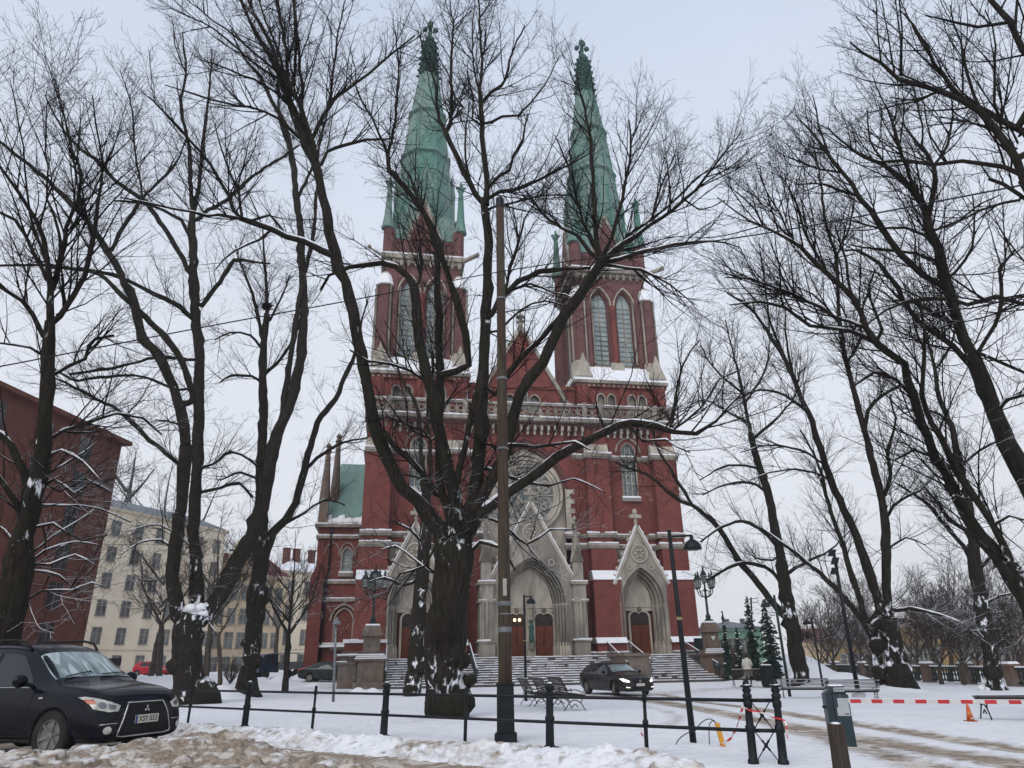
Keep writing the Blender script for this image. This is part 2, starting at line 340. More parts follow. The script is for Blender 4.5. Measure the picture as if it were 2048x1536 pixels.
def make_ground():
    # fine near the camera, coarser out to the horizon
    xs = np.concatenate([-np.geomspace(450, 26, 26), np.arange(-25, 25.01, 0.14), np.geomspace(26, 450, 26)])
    ys = np.concatenate([[-60, -20, 0, 4], np.arange(7, 24, 0.10), np.geomspace(24, 60, 190), np.geomspace(62, 600, 36)])
    X, Y = np.meshgrid(xs, ys); D = np.hypot(X, Y)
    t = np.clip((D - 15) / 19, 0, 1); t = t * t * (3 - 2 * t); Z = 0.36 * (1 - t)
    a_ = np.clip((D - 42) / 38, 0, 1); b_ = np.clip((-X / np.maximum(Y, 1) - 0.12) / 0.15, 0, 1); Z = Z + 0.75 * a_ * a_ * (3 - 2 * a_) * b_ * b_ * (3 - 2 * b_)
    Z = np.where(D > 75, Z - (D - 75) * 0.012 * (Y > 0) * (X > -8), Z); Z = np.maximum(Z, -6.5)
    s = fence_side(X, Y)
    sand = np.zeros_like(X)
    for pts, w, k in TRACKS:
        d = track_dist(X, Y, pts); f = np.clip(1.25 - d / w + 0.35 * fbm(X, Y, 0.9, 1, 6), 0, 1) * k; sand = np.maximum(sand, f)
    park = (s > -0.9)
    near = np.clip((60 - D) / 40, 0, 1)
    Z = Z + near * (0.03 * fbm(X, Y, 0.8, 0, 4) + 0.022 * fbm(X, Y, 1, 4, 8) * (1 - 0.5 * sand)) - 0.03 * sand * near
    # bank of ploughed snow between road and fence
    rough = fbm(X, Y, 1.3, 1, 8)
    edge = -0.95 + 0.12 * fbm(X, Y, 0.7, 0, 4)
    bank = np.exp(-((s - edge - 0.05) / 0.42) ** 2); al = fence_along(X, Y)
    cut = 1 / (1 + np.exp((al - 11.5) * 3))
    Z = Z - cut * bank * 0.03 * near
    road = 1 / (1 + np.exp((s - edge + 0.22) * 14))
    road *= cut + (1 - cut) * 0.35
    Z = Z - 0.10 * road * near
    heap = np.zeros_like(X)
    dirt = np.maximum(sand, road * (1 - 0.45 * heap) + 0.30 * bank * cut * np.clip(rough * 2.2 + 0.1, 0, 1))
    dirt = np.clip(dirt + heap * 0.55 * np.clip(0.3 + fbm(X, Y, 0.9, 1, 6) * 1.5, -0.3, 1), 0, 1)
    ny, nx = X.shape; V = np.stack([X, Y, Z], -1).reshape(-1, 3)
    i = np.arange(nx * ny).reshape(ny, nx); F = np.stack([i[:-1, :-1], i[:-1, 1:], i[1:, 1:], i[1:, :-1]], -1).reshape(-1, 4)
    m, nt, b = new_mat('snowy_ground'); M['snowy_ground'] = m
    at_ = N(nt, "Attribute"); at_.attribute_name = "dirt"; v = objvec(nt)
    n1 = noise(nt, 2.5, 8, v, 0.4); n2 = noise(nt, 22, 6, v); n3 = noise(nt, 0.35, 5, v)
    snow = mixrgb(nt, mrange(nt, n1, 0.35, 0.7), (0.83, 0.84, 0.875), (0.74, 0.76, 0.81))
    snow = mixrgb(nt, mrange(nt, n3, 0.5, 0.72, 0, 0.5), snow, (0.68, 0.67, 0.68))
    sandc = mixrgb(nt, mrange(nt, n2, 0.35, 0.65), (0.37, 0.305, 0.24), (0.21, 0.165, 0.125))
    sandc = mixrgb(nt, mrange(nt, noise(nt, 1.3, 9, v, 1.5), 0.50, 0.60), sandc, (0.58, 0.53, 0.48)); sandc = mixrgb(nt, mrange(nt, noise(nt, 3.1, 8, v, 1.0), 0.56, 0.68, 0, 0.75), sandc, (0.10, 0.075, 0.055))
    f = math_(nt, 'ADD', at_.outputs["Fac"], math_(nt, 'MULTIPLY', math_(nt, 'SUBTRACT', noise(nt, 5, 8, v, 0.5), 0.5), 1.0))
    c = mixrgb(nt, mrange(nt, f, 0.22, 0.72), snow, sandc)
    sp = mrange(nt, noise(nt, 60, 3, v), 0.71, 0.76, 0, 0.8); c = mixrgb(nt, math_(nt, 'MULTIPLY', sp, mrange(nt, f, -0.1, 0.5)), c, (0.05, 0.035, 0.025))
    nt.links.new(c, b.inputs["Base Color"]); b.inputs["Roughness"].default_value = 0.7; b.inputs["Specular IOR Level"].default_value = 0.25
    vo = N(nt, 'TexVoronoi'); vo.inputs['Scale'].default_value = 2.6; vo.inputs['Randomness'].default_value = 1.0; nt.links.new(v, vo.inputs['Vector']); dent = math_(nt, 'MULTIPLY', mrange(nt, vo.outputs['Distance'], 0.12, 0.3, -1.0, 0.0), mrange(nt, noise(nt, 0.28, 3, v), 0.42, 0.6))
    bump(nt, b, math_(nt, 'ADD', math_(nt, 'ADD', math_(nt, 'MULTIPLY', n2, 0.35), noise(nt, 6, 6, v)), math_(nt, 'MULTIPLY', dent, 0.7)), 0.8, 0.08)
    o = fast_mesh('ground', V, F, m); struct(o)
    a = o.data.attributes.new("dirt", 'FLOAT', 'POINT'); a.data.foreach_set("value", dirt.ravel().astype(np.float32))
    return o
make_ground()
def chunky(name, al0, al1, s0, s1, step, mask, nchunk, seed, h0, hc, dirt0, rad=(0.04, 0.15)):
    """rough broken snow along the road: fine mesh in street coordinates"""
    A, Sg = np.meshgrid(np.arange(al0, al1, step), np.arange(s0, s1, step)); X = fa.x + A * fdir.x + Sg * fnor.x; Y = fa.y + A * fdir.y + Sg * fnor.y
    mk = mask(A, Sg + 0.12 * fbm(X, Y, 1.2, 0, 6)); H = mk * (h0 * (1 + 0.5 * fbm(X, Y, 0.8, 0, 6)) + 0.9 * h0 * np.abs(fbm(X, Y, 2.2, 1, 8)) ** 1.3)
    H0 = H.copy(); rr = np.random.RandomState(seed); dirt = np.clip(dirt0 + 0.9 * fbm(X, Y, 0.9, 0, 6) + 0.25 * fbm(X, Y, 4, 3, 8), 0, 1)
    for _ in range(nchunk):
        i, j = rr.randint(Sg.shape[0]), rr.randint(Sg.shape[1])
        if mk[i, j] < rr.rand() * 0.9: continue
        r = rr.uniform(*rad) * (0.6 + 0.6 * rr.rand()); k = int(r / step) + 2; a, b_, c, d = max(0, i - k), min(Sg.shape[0], i + k), max(0, j - k), min(Sg.shape[1], j + k)
        sq = rr.uniform(0.6, 1.5); th = rr.rand() * 3.1; dx = A[a:b_, c:d] - A[i, j]; dy = Sg[a:b_, c:d] - Sg[i, j]; u = dx * cos(th) + dy * sin(th); v = (-dx * sin(th) + dy * cos(th)) * sq
        q = np.sqrt(np.clip(1 - (u * u + v * v) / (r * r), 0, 1)); top = r * hc * (0.55 + 0.45 * q) * (1 + 0.25 * u / r); hh_ = H[i, j]; H[a:b_, c:d] = np.where(q > 0, np.maximum(H[a:b_, c:d], min(hh_, H0[i, j] + 0.5 * r) * 0.93 + top), H[a:b_, c:d])
        if rr.rand() < 0.6: dirt[a:b_, c:d] = np.where(q > 0.15, rr.choice([0.0, 0.15, 0.45, 0.95]) * 0.4 + dirt[a:b_, c:d] * 0.6, dirt[a:b_, c:d])
    Z = np.vectorize(gz)(X, Y) - 0.13 + H + 0.006 * fbm(X, Y, 6, 3, 8)
    ny, nx = A.shape; i = np.arange(nx * ny).reshape(ny, nx); F = np.stack([i[:-1, :-1], i[:-1, 1:], i[1:, 1:], i[1:, :-1]], -1).reshape(-1, 4)
    keep = (mk > 0.02).ravel()[F].any(1); o = fast_mesh(name, np.stack([X, Y, Z], -1).reshape(-1, 3), F[keep], M['snowy_ground']); struct(o)
    a = o.data.attributes.new("dirt", 'FLOAT', 'POINT'); a.data.foreach_set("value", dirt.ravel().astype(np.float32)); return o
def sstep(x): x = np.clip(x, 0, 1); return x * x * (3 - 2 * x)
_ha = [-4, 0.6, 1.3, 2.0, 2.5, 3.3, 5.3, 6.6, 9.0]; _hs = [-5.0, -4.75, -4.3, -2.9, -1.95, -1.85, -2.2, -2.45, -2.6]
chunky('dirty_snow_bank', -3.5, 8.5, -8.0, -1.4, 0.03, lambda A, q: sstep((np.interp(A, _ha, _hs) - q) / 0.35) * (0.62 + 0.55 * sstep(1 - abs(A - 2.9) / 2.0)), 5500, 3, 0.2, 0.6, 0.97, (0.02, 0.11))
chunky('ploughed_snow_ridge', -7, 11.8, -1.75, 0.25, 0.03, lambda A, q: np.exp(-((q + 0.78) / 0.42) ** 2) * sstep((11.6 - A) / 1.2), 4200, 8, 0.215, 0.55, 0.33, (0.02, 0.085))
def snow_pile(label, pts, h, seed, spread=1.0):
    """heap over pixel points on the ground"""
    P = [on_ground(*p) for p in pts]; cx = sum(p.x for p in P) / len(P); cy = sum(p.y for p in P) / len(P)
    R = max(hypot(p.x - cx, p.y - cy) for p in P) + 3.5 * spread; n = 110
    X, Y = np.meshgrid(np.linspace(cx - R, cx + R, n), np.linspace(cy - R, cy + R, n)); H = np.zeros_like(X)
    for p, hh in zip(P, h): H = np.maximum(H, hh * np.exp(-(((X - p.x) ** 2 + (Y - p.y) ** 2) / (1.25 * spread * (0.6 + hh * 0.6)) ** 2)) * (1 + 0.0))
    H = H * (1 + 0.22 * fbm(X + seed, Y, 0.6, 0, 6)) + 0.03 * fbm(X, Y + seed, 2, 2, 7)
    Z = np.vectorize(gz)(X, Y) + H - 0.09
    V = np.stack([X, Y, Z], -1).reshape(-1, 3) - np.array([cx, cy, 0]); i = np.arange(n * n).reshape(n, n)
    F = np.stack([i[:-1, :-1], i[:-1, 1:], i[1:, 1:], i[1:, :-1]], -1).reshape(-1, 4)
    o = fast_mesh('snow_pile', V, F, 'snow'); o.location = (cx, cy, 0); tag(o, label, 'snow pile'); return o
snow_pile('large white mound of shovelled snow by the spruces and the balustrade', [(1590, 1362), (1625, 1366), (1690, 1372), (1740, 1378), (1780, 1382)], [1.75, 1.2, 0.8, 0.55, 0.4], 1, 1.3)
snow_pile('white snow heap between two trunks in front of the beige building', [(400, 1368), (450, 1366), (480, 1364), (520, 1372)], [0.5, 0.8, 0.75, 0.35], 7, 0.9)
snow_pile('low snow heap in front of the dark saloon car', [(560, 1372), (600, 1370), (630, 1374)], [0.55, 0.6, 0.3], 12, 0.7)
snow_pile('small snow heap at the foot of the left pedestal', [(716, 1386), (745, 1387)], [0.4, 0.4], 15, 0.5)
# ------------------------------------------------------------------ church
PSI = radians(9.7); CH_O = Vector((0.2, 64.4, 0))
church = thing('church', 'red brick gothic church with two green copper spires and snowy stone steps', 'church', CH_O, PSI)
def part(name, mb, mat, parent=None, smooth=False): return mb.build(name, mat, parent or church, smooth)
def ch_point(u, v, z=0):
    return Vector((CH_O.x + u * cos(PSI) - v * sin(PSI), CH_O.y + u * sin(PSI) + v * cos(PSI), z))
SN = MB()      # snow lying on ledges of the church body
def snow_strip(u0, u1, v0, v1, z, t=0.13):
    n = max(2, int(abs(u1 - u0) / 0.5)); rng = random.Random(int(u0 * 77 + z * 31 + v0 * 5))
    for a, b in zip(linsp(u0, u1, n)[:-1], linsp(u0, u1, n)[1:]):
        if rng.random() < 0.05: continue
        SN.box(a, b + 0.004, v0 - rng.uniform(-0.02, 0.03), v1, z, z + t * rng.uniform(0.6, 1.15), 0.0)
Z0 = 1.8
TU = 9.4       # towers stand at u = -TU and TU
# ---- main walls
wall = MB()
wall_holes(wall, -5.3, 5.3, 7.2, 21.0, -5.0, -4.3, [(0, 3.95, 7.2, 14.4, 5.4)])
wall.box(-13.6, -13.2, -4.7, 30, Z0, 21); wall.box(13.2, 13.6, -4.7, 5, Z0, 21)
wall.box(-13.2, -13.19, -4.7, 4.5, 21, 22)
for s in (-1, 1):
    wall_holes(wall, s * TU - 4.2, s * TU + 4.2, 12.0, 21.0, -4.7, -4.2, [(s * TU + 0.1, 0.72, 14.75, 18.9, 0.95)])
    wall.box(s * TU - 4.2, s * TU + 4.2, -4.7, -4.2, Z0 - 0.2, 12.0)
wall.box(-5.3, -3.3, -5.0, -4.3, Z0, 7.2); wall.box(3.3, 5.3, -5.0, -4.3, Z0, 7.2)
wall.box(-13.6, 13.6, -4.4, 4.4, 20.9, 21.1)
part('wall', wall, 'brick')
# ---- buttresses (each one a part)
for cu, w in ((-12.6, 1.15), (-6.35, 1.1), (6.35, 1.1), (12.6, 1.15)):
    b = MB()
    for dw, v, za, zb in ((0.10, -6.55, Z0, 2.7), (0.06, -6.3, 2.7, 7.6), (0, -5.9, 7.6, 10.4), (-0.06, -5.55, 10.4, 18.3), (-0.14, -5.2, 18.3, 21.0)):
        b.box(cu - w - dw, cu + w + dw, v, -4.72, za, zb)
    bt = part('buttress', b, 'brick')
    st = MB(); st.box(cu - w - 0.2, cu + w + 0.2, -6.75, -4.72, Z0 - 0.1, 2.0)
    for (dw, va, vb, za, zb) in ((0.16, -6.7, -6.28, 2.72, 3.12), (0.08, -6.36, -5.88, 7.6, 8.35), (0.0, -5.62, -5.15, 18.35, 19.6)):
        K = [(cu - w - dw, va, za), (cu + w + dw, va, za), (cu + w + dw, -4.73, za), (cu - w - dw, -4.73, za), (cu - w - dw, vb, zb), (cu + w + dw, vb, zb), (cu + w + dw, -4.73, zb), (cu - w - dw, -4.73, zb)]
        st.add(K, [(3, 2, 1, 0), (4, 5, 6, 7), (0, 1, 5, 4), (1, 2, 6, 5), (2, 3, 7, 6), (3, 0, 4, 7)])
        if za < 9: SN.add([(q[0] * 1.0, q[1] - 0.04, q[2] + (0.06 if i > 3 else 0.03)) for i, q in enumerate(K)], [(4, 5, 6, 7), (0, 1, 5, 4), (1, 2, 6, 5), (3, 0, 4, 7)])
    part('weathering', st, 'stone_light', bt)
# ---- string courses following wall and buttresses
def string(name, z0, z1, vw, vb, mat='stone', extra=0.14, gapc=None, snow=True):
    s_ = MB(); e = extra
    segs = [(-13.75, -11.3, vb), (-11.3, -7.6, vw), (-7.6, -5.1, vb), (-5.1, 5.1, vw - 0.3), (5.1, 7.6, vb), (7.6, 11.3, vw), (11.3, 13.75, vb)]
    for a, b, v in segs:
        if gapc and abs(a + b) < 0.5:
            parts = [(a, -gapc, v), (gapc, b, v)]
        else: parts = [(a, b, v)]
        for a, b, v in parts:
            s_.box(a - e * 0.3, b + e * 0.3, v - e, -4.75, z0, z1); s_.box(a - 0.02, b + 0.02, v - e * 0.45, -4.76, z0 - 0.14, z0 - 0.003)
            if snow: snow_strip(a - e * 0.3, b + e * 0.3, v - e, v + 0.12, z1)
    s_.box(-13.9, -13.55, -4.7, 14, z0, z1)
    return part('string_course', s_, mat)
string('s', 10.35, 10.62, -4.7, -5.9, gapc=3.3); string('s', 11.3, 11.52, -4.7, -5.62, gapc=3.3)
string('s', 18.25, 18.5, -4.7, -5.62, gapc=4.2)
pl = MB()
for a, b in ((-13.9, -11.3), (-7.7, -4.3), (4.3, 7.7), (11.3, 13.9)): pl.box(a, b, -6.9, -4.6, Z0 - 0.1, Z0 + 0.25); snow_strip(a, b, -6.92, -6.5, Z0 + 0.25, 0.09)
pl.box(-14.0, -13.5, -4.7, 4.5, Z0 - 1.8, Z0 + 0.2)
part('plinth', pl, 'granite')
# ---- great arch with rose window
ga = MB()
ga.ribbon(arch(0, 3.95, 11.6, 14.4, 5.4, 12), arch(0, 3.75, 11.6, 14.4, 5.1, 12), -4.9, -4.35)
ga.ribbon(arch(0, 3.75, 11.6, 14.4, 5.1, 12), arch(0, 3.5, 11.6, 14.4, 4.75, 12), -4.72, -4.35)
part('arch_moulding', ga, 'brick_hazed')
sb = MB(); sb.slab(linsp(-3.49, 3.49, 24), 7.2, arch_z(0, 3.5, 14.4, 4.7), -4.42, -4.0)
for i in range(9):   # stepped quoins
    for s in (-1, 1): sb.box(s * 3.45, s * (3.9 if i % 2 else 4.25), -5.06, -4.9, 11.6 + i * 0.42, 12.0 + i * 0.42)
part('rose_wall', sb, 'stone_light')
def ring(mb, cu, cz, r0, r1, v0, v1, n=28):
    A = [(cu + r0 * cos(2 * pi * i / n), cz + r0 * sin(2 * pi * i / n)) for i in range(n + 1)]
    B = [(cu + r1 * cos(2 * pi * i / n), cz + r1 * sin(2 * pi * i / n)) for i in range(n + 1)]
    mb.ribbon(A, B, v0, v1)
rw = MB()
for r0, r1, v in ((2.5, 2.75, -4.62), (2.75, 3.0, -4.72), (3.05, 3.3, -4.84)): ring(rw, 0, 14.9, r0, r1, v, -4.41, 48)
rw.ribbon(arch(0, 3.3, 14.9, 15.0, 3.7, 12), arch(0, 3.05, 14.9, 15.0, 3.4, 12), -4.8, -4.41)
rw.ribbon(arch(0, 2.95, 14.9, 15.4, 2.7, 12), arch(0, 2.8, 14.9, 15.4, 2.5, 12), -4.6, -4.41)
tr = MB()
ring(tr, 0, 14.9, 0.55, 0.68, -4.6, -4.44)
for k in range(8):
    a = k * pi / 4; c_, s_ = cos(a), sin(a)
    tr.bar((0.6 * c_, -4.53, 14.9 + 0.6 * s_), (2.5 * c_, -4.53, 14.9 + 2.5 * s_), 0.09)
    b = a + pi / 8; cu, cz = 1.85 * cos(b), 14.9 + 1.85 * sin(b)
    ring(tr, cu, cz, 0.5, 0.6, -4.6, -4.45, 16)
    for q in range(4):
        ring(tr, cu + 0.24 * cos(q * pi / 2 + b), cz + 0.24 * sin(q * pi / 2 + b), 0.2, 0.26, -4.57, -4.46, 8)
    ring(tr, 1.02 * cos(b), 14.9 + 1.02 * sin(b), 0.24, 0.31, -4.6, -4.46, 10)
gl = MB(); gl.lathe([(2.55, 0), (2.55, 0.04)], n=40); gl.xf(Matrix.Translation((0, -4.44, 14.9)) @ Matrix.Rotation(pi / 2, 4, 'X'))
rose = part('rose_window', rw, 'stone_light'); part('tracery', tr, 'stone_light', rose); part('glass', gl, 'glass_church', rose)
# ---- lancet windows of the towers
def lancet(cu, w, z0, zs, h, v, parent, mull=1, bars=7, name='window', frame='stone', glass='glass_church', hood=0.5):
    f = MB(); f.ribbon(arch(cu, w + 0.02, z0, zs, h + 0.02), arch(cu, w - 0.12, z0, zs, h - 0.13), v - 0.06, v + 0.3)
    f.box(cu - w - 0.15, cu + w + 0.15, v - 0.22, v + 0.2, z0 - 0.3, z0)
    if hood: f.ribbon(arch(cu, w + hood, zs, zs, h + hood), arch(cu, w + hood - 0.16, zs, zs, h + hood - 0.16), v - 0.12, v + 0.02)
    o = f.build(name, frame, parent)
    g = MB(); g.slab(linsp(cu - w + 0.05, cu + w - 0.05, 10), z0, arch_z(cu, w, zs, h), v + 0.2, v + 0.24); g.build('glass', glass, o)
    b = MB()
    for i in range(mull): x = cu - w + 2 * w * (i + 1) / (mull + 1); b.box(x - 0.035, x + 0.035, v + 0.14, v + 0.19, z0, zs + h * 0.75)
    for i in range(1, bars): z = z0 + (zs - z0) * i / (bars - 1); b.box(cu - w + 0.08, cu + w - 0.08, v + 0.15, v + 0.185, z - 0.025, z + 0.025)
    b.build('glazing_bars', 'stone_light', o)
    s_ = MB(); s_.box(cu - w - 0.12, cu + w + 0.12, v - 0.24, v + 0.05, z0 + 0.002, z0 + 0.16, 0.03); s_.build('snow_on_sill', 'snow', o)
    return o
for s in (-1, 1): lancet(s * TU + 0.1, 0.72, 14.75, 18.9, 0.95, -4.7, church, 2, 7)
# ---- portals
def portal(cu, W, zs, h, gz_, gfoot, vf, vd, door_w, door_h, big=False):
    p = MB()
    K = 5 if big else 4; w = W; hh = h
    step = (W - (1.85 if big else 1.15)) / K
    for k in range(K):     # nested archivolts stepping back to the door
        w2 = w - step; h2 = hh - step * 1.1; v = vf + (vd - vf) * k / K
        p.ribbon(arch(cu, w, Z0, zs, hh, 12), arch(cu, w2 + 0.05, Z0, zs, h2 + 0.05, 12), v, vd)
        w, hh = w2, h2
    o = part('portal', p, 'stone')
    col = MB(); w = W
    for k in range(K):
        v = vf + (vd - vf) * (k + 0.55) / K; w -= step
        for s in (-1, 1):
            x = cu + s * (w + 0.14)
            col.lathe([(0.17, 2.6), (0.17, 2.8), (0.1, 2.9), (0.095, zs - 0.55), (0.1, zs - 0.4), (0.18, zs - 0.1), (0.2, zs)], (x, v, 0), 8)
            col.box(x - 0.22, x + 0.22, v - 0.2, v + 0.25, Z0, 2.6)
    col.build('column_row', 'stone_light', o, False)
    # front slab up to the gable
    g = MB(); fr = gfoot
    zt = lambda u: gz_ - (gz_ - 7.4) * min(1, abs(u - cu) / fr)
    xs = sorted(set(linsp(cu - fr, cu + fr, 32)))
    az = arch_z(cu, W, zs, h); g.slab([u for u in linsp(cu - W, cu + W, 30)], az, lambda u: max(zt(u), az(u) + 0.02), vf + 0.05, vf + 0.6)
    for s in (-1, 1):
        us = linsp(cu + s * W, cu + s * fr, 6) if s > 0 else linsp(cu - fr, cu - W, 6)
        g.slab(us, Z0, lambda u: max(7.3, zt(u)), vf + 0.05, vd)
    g.build('gable_front', 'stone', o)
    t = MB()   # coping and crockets
    for s in (-1, 1):
        a = (cu + s * (fr + 0.15), vf + 0.3, 7.25); b = (cu, vf + 0.3, gz_ + 0.25)
        t.bar(a, b, 0.75, 0.22, up=(0, 1, 0)) if False else t.obox(((np.array(a) + np.array(b)) / 2), (np.array(b) - np.array(a)) / 2, np.array((0, 0.36, 0)), np.array([s * (b[2] - a[2]), 0, abs(b[0] - a[0])]) / hypot(b[2] - a[2], b[0] - a[0]) * 0.11)
        nn = 9 if big else 7
        for i in range(1, nn + 1):
            q = np.array(a) + (np.array(b) - np.array(a)) * i / (nn + 1); t.blob(q + np.array([s * 0.24, -0.1, 0.1]), (0.17, 0.16, 0.17), i, 7, 0.35)
    t.build('crocketed_coping', 'stone_light', o)
    sn = MB()
    for s in (-1, 1):
        a = np.array((cu + s * (fr + 0.15), vf + 0.12, 7.25)); b = np.array((cu, vf + 0.12, gz_ + 0.25)); nrm = np.array([s * (b[2] - a[2]), 0, abs(b[0] - a[0])]) / hypot(b[2] - a[2], b[0] - a[0])
        sn.obox((a + b) / 2 + nrm * 0.14, (b - a) / 2, np.array((0, 0.22, 0)), nrm * 0.035)
    sn.build('snow_on_coping', 'snow', o)
    f = MB(); f.lathe([(0.16, 0), (0.12, 0.5), (0.2, 0.6), (0.1, 0.7), (0.12, 1.0)], (cu, vf + 0.3, gz_ + 0.1), 8)
    f.box(cu - 0.5, cu + 0.5, vf + 0.12, vf + 0.48, gz_ + 1.0, gz_ + 1.28); f.blob((cu, vf + 0.3, gz_ + 1.5), (0.22, 0.2, 0.32), 3, 8, 0.2)
    f.build('finial', 'stone_light', o)
    m = MB()  # carved roundel
    rz_ = gz_ - (2.15 if big else 2.0)
    for r0, r1, dv in ((0.62, 0.76, -0.1), (0.48, 0.54, -0.06)): ring(m, cu, rz_, r0, r1, vf + 0.05 + dv, vf + 0.1, 20)
    for k in range(7): m.blob((cu + 0.28 * cos(k * 1.05), vf + 0.02, rz_ + 0.28 * sin(k * 1.05)), 0.13, k, 6, 0.3)
    if not big:
        for s in (-1, 1): ring(m, cu + s * 0.95, rz_ - 1.15, 0.17, 0.24, vf - 0.02, vf + 0.1, 12)
    else:
        for s in (-1, 1): ring(m, cu + s * 1.6, rz_ - 2.4, 0.2, 0.28, vf - 0.02, vf + 0.1, 12)
        ring(m, cu, rz_ + 1.1, 0.16, 0.24, vf - 0.02, vf + 0.1, 12)
    m.build('roundel', 'stone_light', o)
    # tympanum wall
    y = MB(); wi = 1.9 if big else 1.2
    y.slab(linsp(cu - wi, cu + wi, 12), door_h + 0.05, arch_z(cu, wi, zs, hh + 0.1), vd - 0.05, vd + 0.1)
    y.box(cu - wi - 0.2, cu + wi + 0.2, vd - 0.12, vd + 0.05, door_h + 0.35, door_h + 0.5)
    if big: y.box(cu - 0.33, cu + 0.33, vd - 0.3, vd + 0.1, Z0, door_h + 0.4)
    y.build('tympanum', 'stone_light', o)
    doors = [(cu - 1.12, 0.74), (cu + 1.12, 0.74)] if big else [(cu, door_w)]
    for dc, dw in doors:
        e_ = MB(); e_.ribbon(arch(dc, dw + 0.16, Z0, door_h - 0.5, 0.45), arch(dc, dw, Z0, door_h - 0.5, 0.32), vd - 0.14, vd + 0.05)
        if big or True:
            fill = MB()
        e_.build('door_frame', 'stone_light', o)
        d = MB()
        for q in (-1, 1):
            d.box(dc + (0.015 if q > 0 else -dw), dc + (dw if q > 0 else -0.015), vd - 0.05, vd + 0.03, Z0, 4.15)
            for zz in (2.0, 2.75, 3.5):
                d.box(dc + (0.1 if q > 0 else -dw + 0.1), dc + (dw - 0.1 if q > 0 else -0.1), vd - 0.085, vd - 0.051, zz, zz + 0.6)
        dd = d.build('door', 'door', o)
        hd = MB(); hd.tube([(dc - 0.07, vd - 0.1, 2.85), (dc - 0.07, vd - 0.13, 3.15)], 0.025, 6); hd.build('handle', 'iron', o)
        ty = MB(); ty.slab(linsp(dc - dw, dc + dw, 8), 4.18, arch_z(dc, dw, door_h - 0.5, 0.3), vd - 0.08, vd + 0.02)
        for k in range(5): ty.blob((dc - dw + 0.25 + k * (dw * 2 - 0.5) / 4, vd - 0.1, 4.45 + 0.08 * (k % 2)), (0.1, 0.05, 0.2), k, 6, 0.3)
        ty.build('carved_panel', 'door_dark', o)
        em = MB(); em.blob((dc, vd - 0.16, door_h + 0.16), (0.22, 0.12, 0.2), 5, 8, 0.3); em.build('emblem', 'granite', o)
    fl = MB(); fl.box(cu - W, cu + W, vf, vd, Z0 - 0.02, Z0 + 0.02); fl.build('threshold', 'granite', o)
    return o
portal(TU - 0.15, 2.0, 5.7, 3.1, 11.75, 2.15, -6.3, -4.95, 0.8, 5.2)
portal(-TU + 0.05, 2.0, 5.7, 3.1, 11.75, 2.15, -6.3, -4.95, 0.8, 5.2)
mp = portal(0.05, 2.75, 5.8, 3.7, 13.5, 3.45, -6.6, -5.1, 0.74, 5.15, big=True)
# filler of the great portal's back wall behind the doors
fw = MB()
fw.box(-3.0, 3.0, -5.0, -4.9, Z0, 9.6); part('portal_back_wall', fw, 'stone')
# statue between the doors with canopy
sc = MB(); sc.lathe([(0.28, 4.55), (0.3, 4.7), (0.2, 4.8), (0.22, 5.4), (0.3, 5.5), (0.2, 5.7), (0.12, 6.3), (0.16, 6.4), (0.05, 6.6), (0.04, 7.1)], (0.05, -5.5, 0), 6)
sc.box(-0.07, 0.17, -5.54, -5.46, 7.0, 7.06); sc.lathe([(0.25, 2.4), (0.3, 2.75), (0.34, 2.9)], (0.05, -5.5, 0), 6); sc.build('statue_canopy', 'stone', mp)
st_ = MB(); st_.lathe([(0.2, 2.92), (0.22, 3.2), (0.17, 3.6), (0.19, 3.9), (0.23, 4.1), (0.1, 4.22), (0.07, 4.27), (0.11, 4.36), (0.1, 4.48), (0.03, 4.54)], (0.05, -5.52, 0), 10)
st_.build('statue', 'copper_dark', mp, True)
# great portal's flanking piers with pinnacles
for s in (-1, 1):
    cu = 0.05 + s * 3.75; p = MB(); p.box(cu - 0.62, cu + 0.62, -7.1, -5.0, Z0, 2.9, 0); p.box(cu - 0.52, cu + 0.52, -7.0, -5.0, 2.9, 7.2)
    p.box(cu - 0.75, cu + 0.75, -7.2, -5.0, 2.9, 3.02); p.box(cu - 0.66, cu + 0.66, -7.12, -5.0, 5.85, 6.0); p.box(cu - 0.68, cu + 0.68, -7.15, -5.0, 7.2, 7.42)
    p.prism([(cu - 0.55, 6.0), (cu + 0.55, 6.0), (cu, 7.15)], -7.14, -7.02)
    p.box(cu - 0.4, cu + 0.4, -6.8, -6.0, 7.42, 9.0)
    for a_ in (0, 1): 
        p.prism([(cu - 0.5, 9.0), (cu + 0.5, 9.0), (cu, 10.3)], -6.92, -6.75)
    p.lathe([(0.55, 9.0), (0.36, 10.0), (0.1, 12.0), (0.2, 12.15), (0.09, 12.3), (0.24, 12.5), (0.05, 12.8)], (cu, -6.4, 0), 8)
    for i in range(6):
        for q in range(4):
            r_ = 0.42 - i * 0.055; a = q * pi / 2 + pi / 4; p.blob((cu + r_ * cos(a), -6.4 + r_ * sin(a), 10.0 + i * 0.36), 0.09, i, 5, 0.3)
    for k in range(3): p.lathe([(0.09, 3.0), (0.08, 5.6), (0.13, 5.85)], (cu + (-0.3 + 0.3 * k), -7.06, 0), 6)
    part('portal_pier', p, 'stone')
    snow_strip(cu - 0.75, cu + 0.75, -7.2, -6.95, 3.02, 0.1); snow_strip(cu - 0.66, cu + 0.66, -7.12, -6.98, 6.0, 0.07); snow_strip(cu - 0.68, cu + 0.68, -7.15, -6.8, 7.42, 0.1)
# pale stone band beside the gables
pb = MB()
for s in (-1, 1): pb.box(s * TU - 1.95, s * TU + 1.9, -4.78, -4.68, 9.3, 10.2)
part('stone_band', pb, 'stone_light')
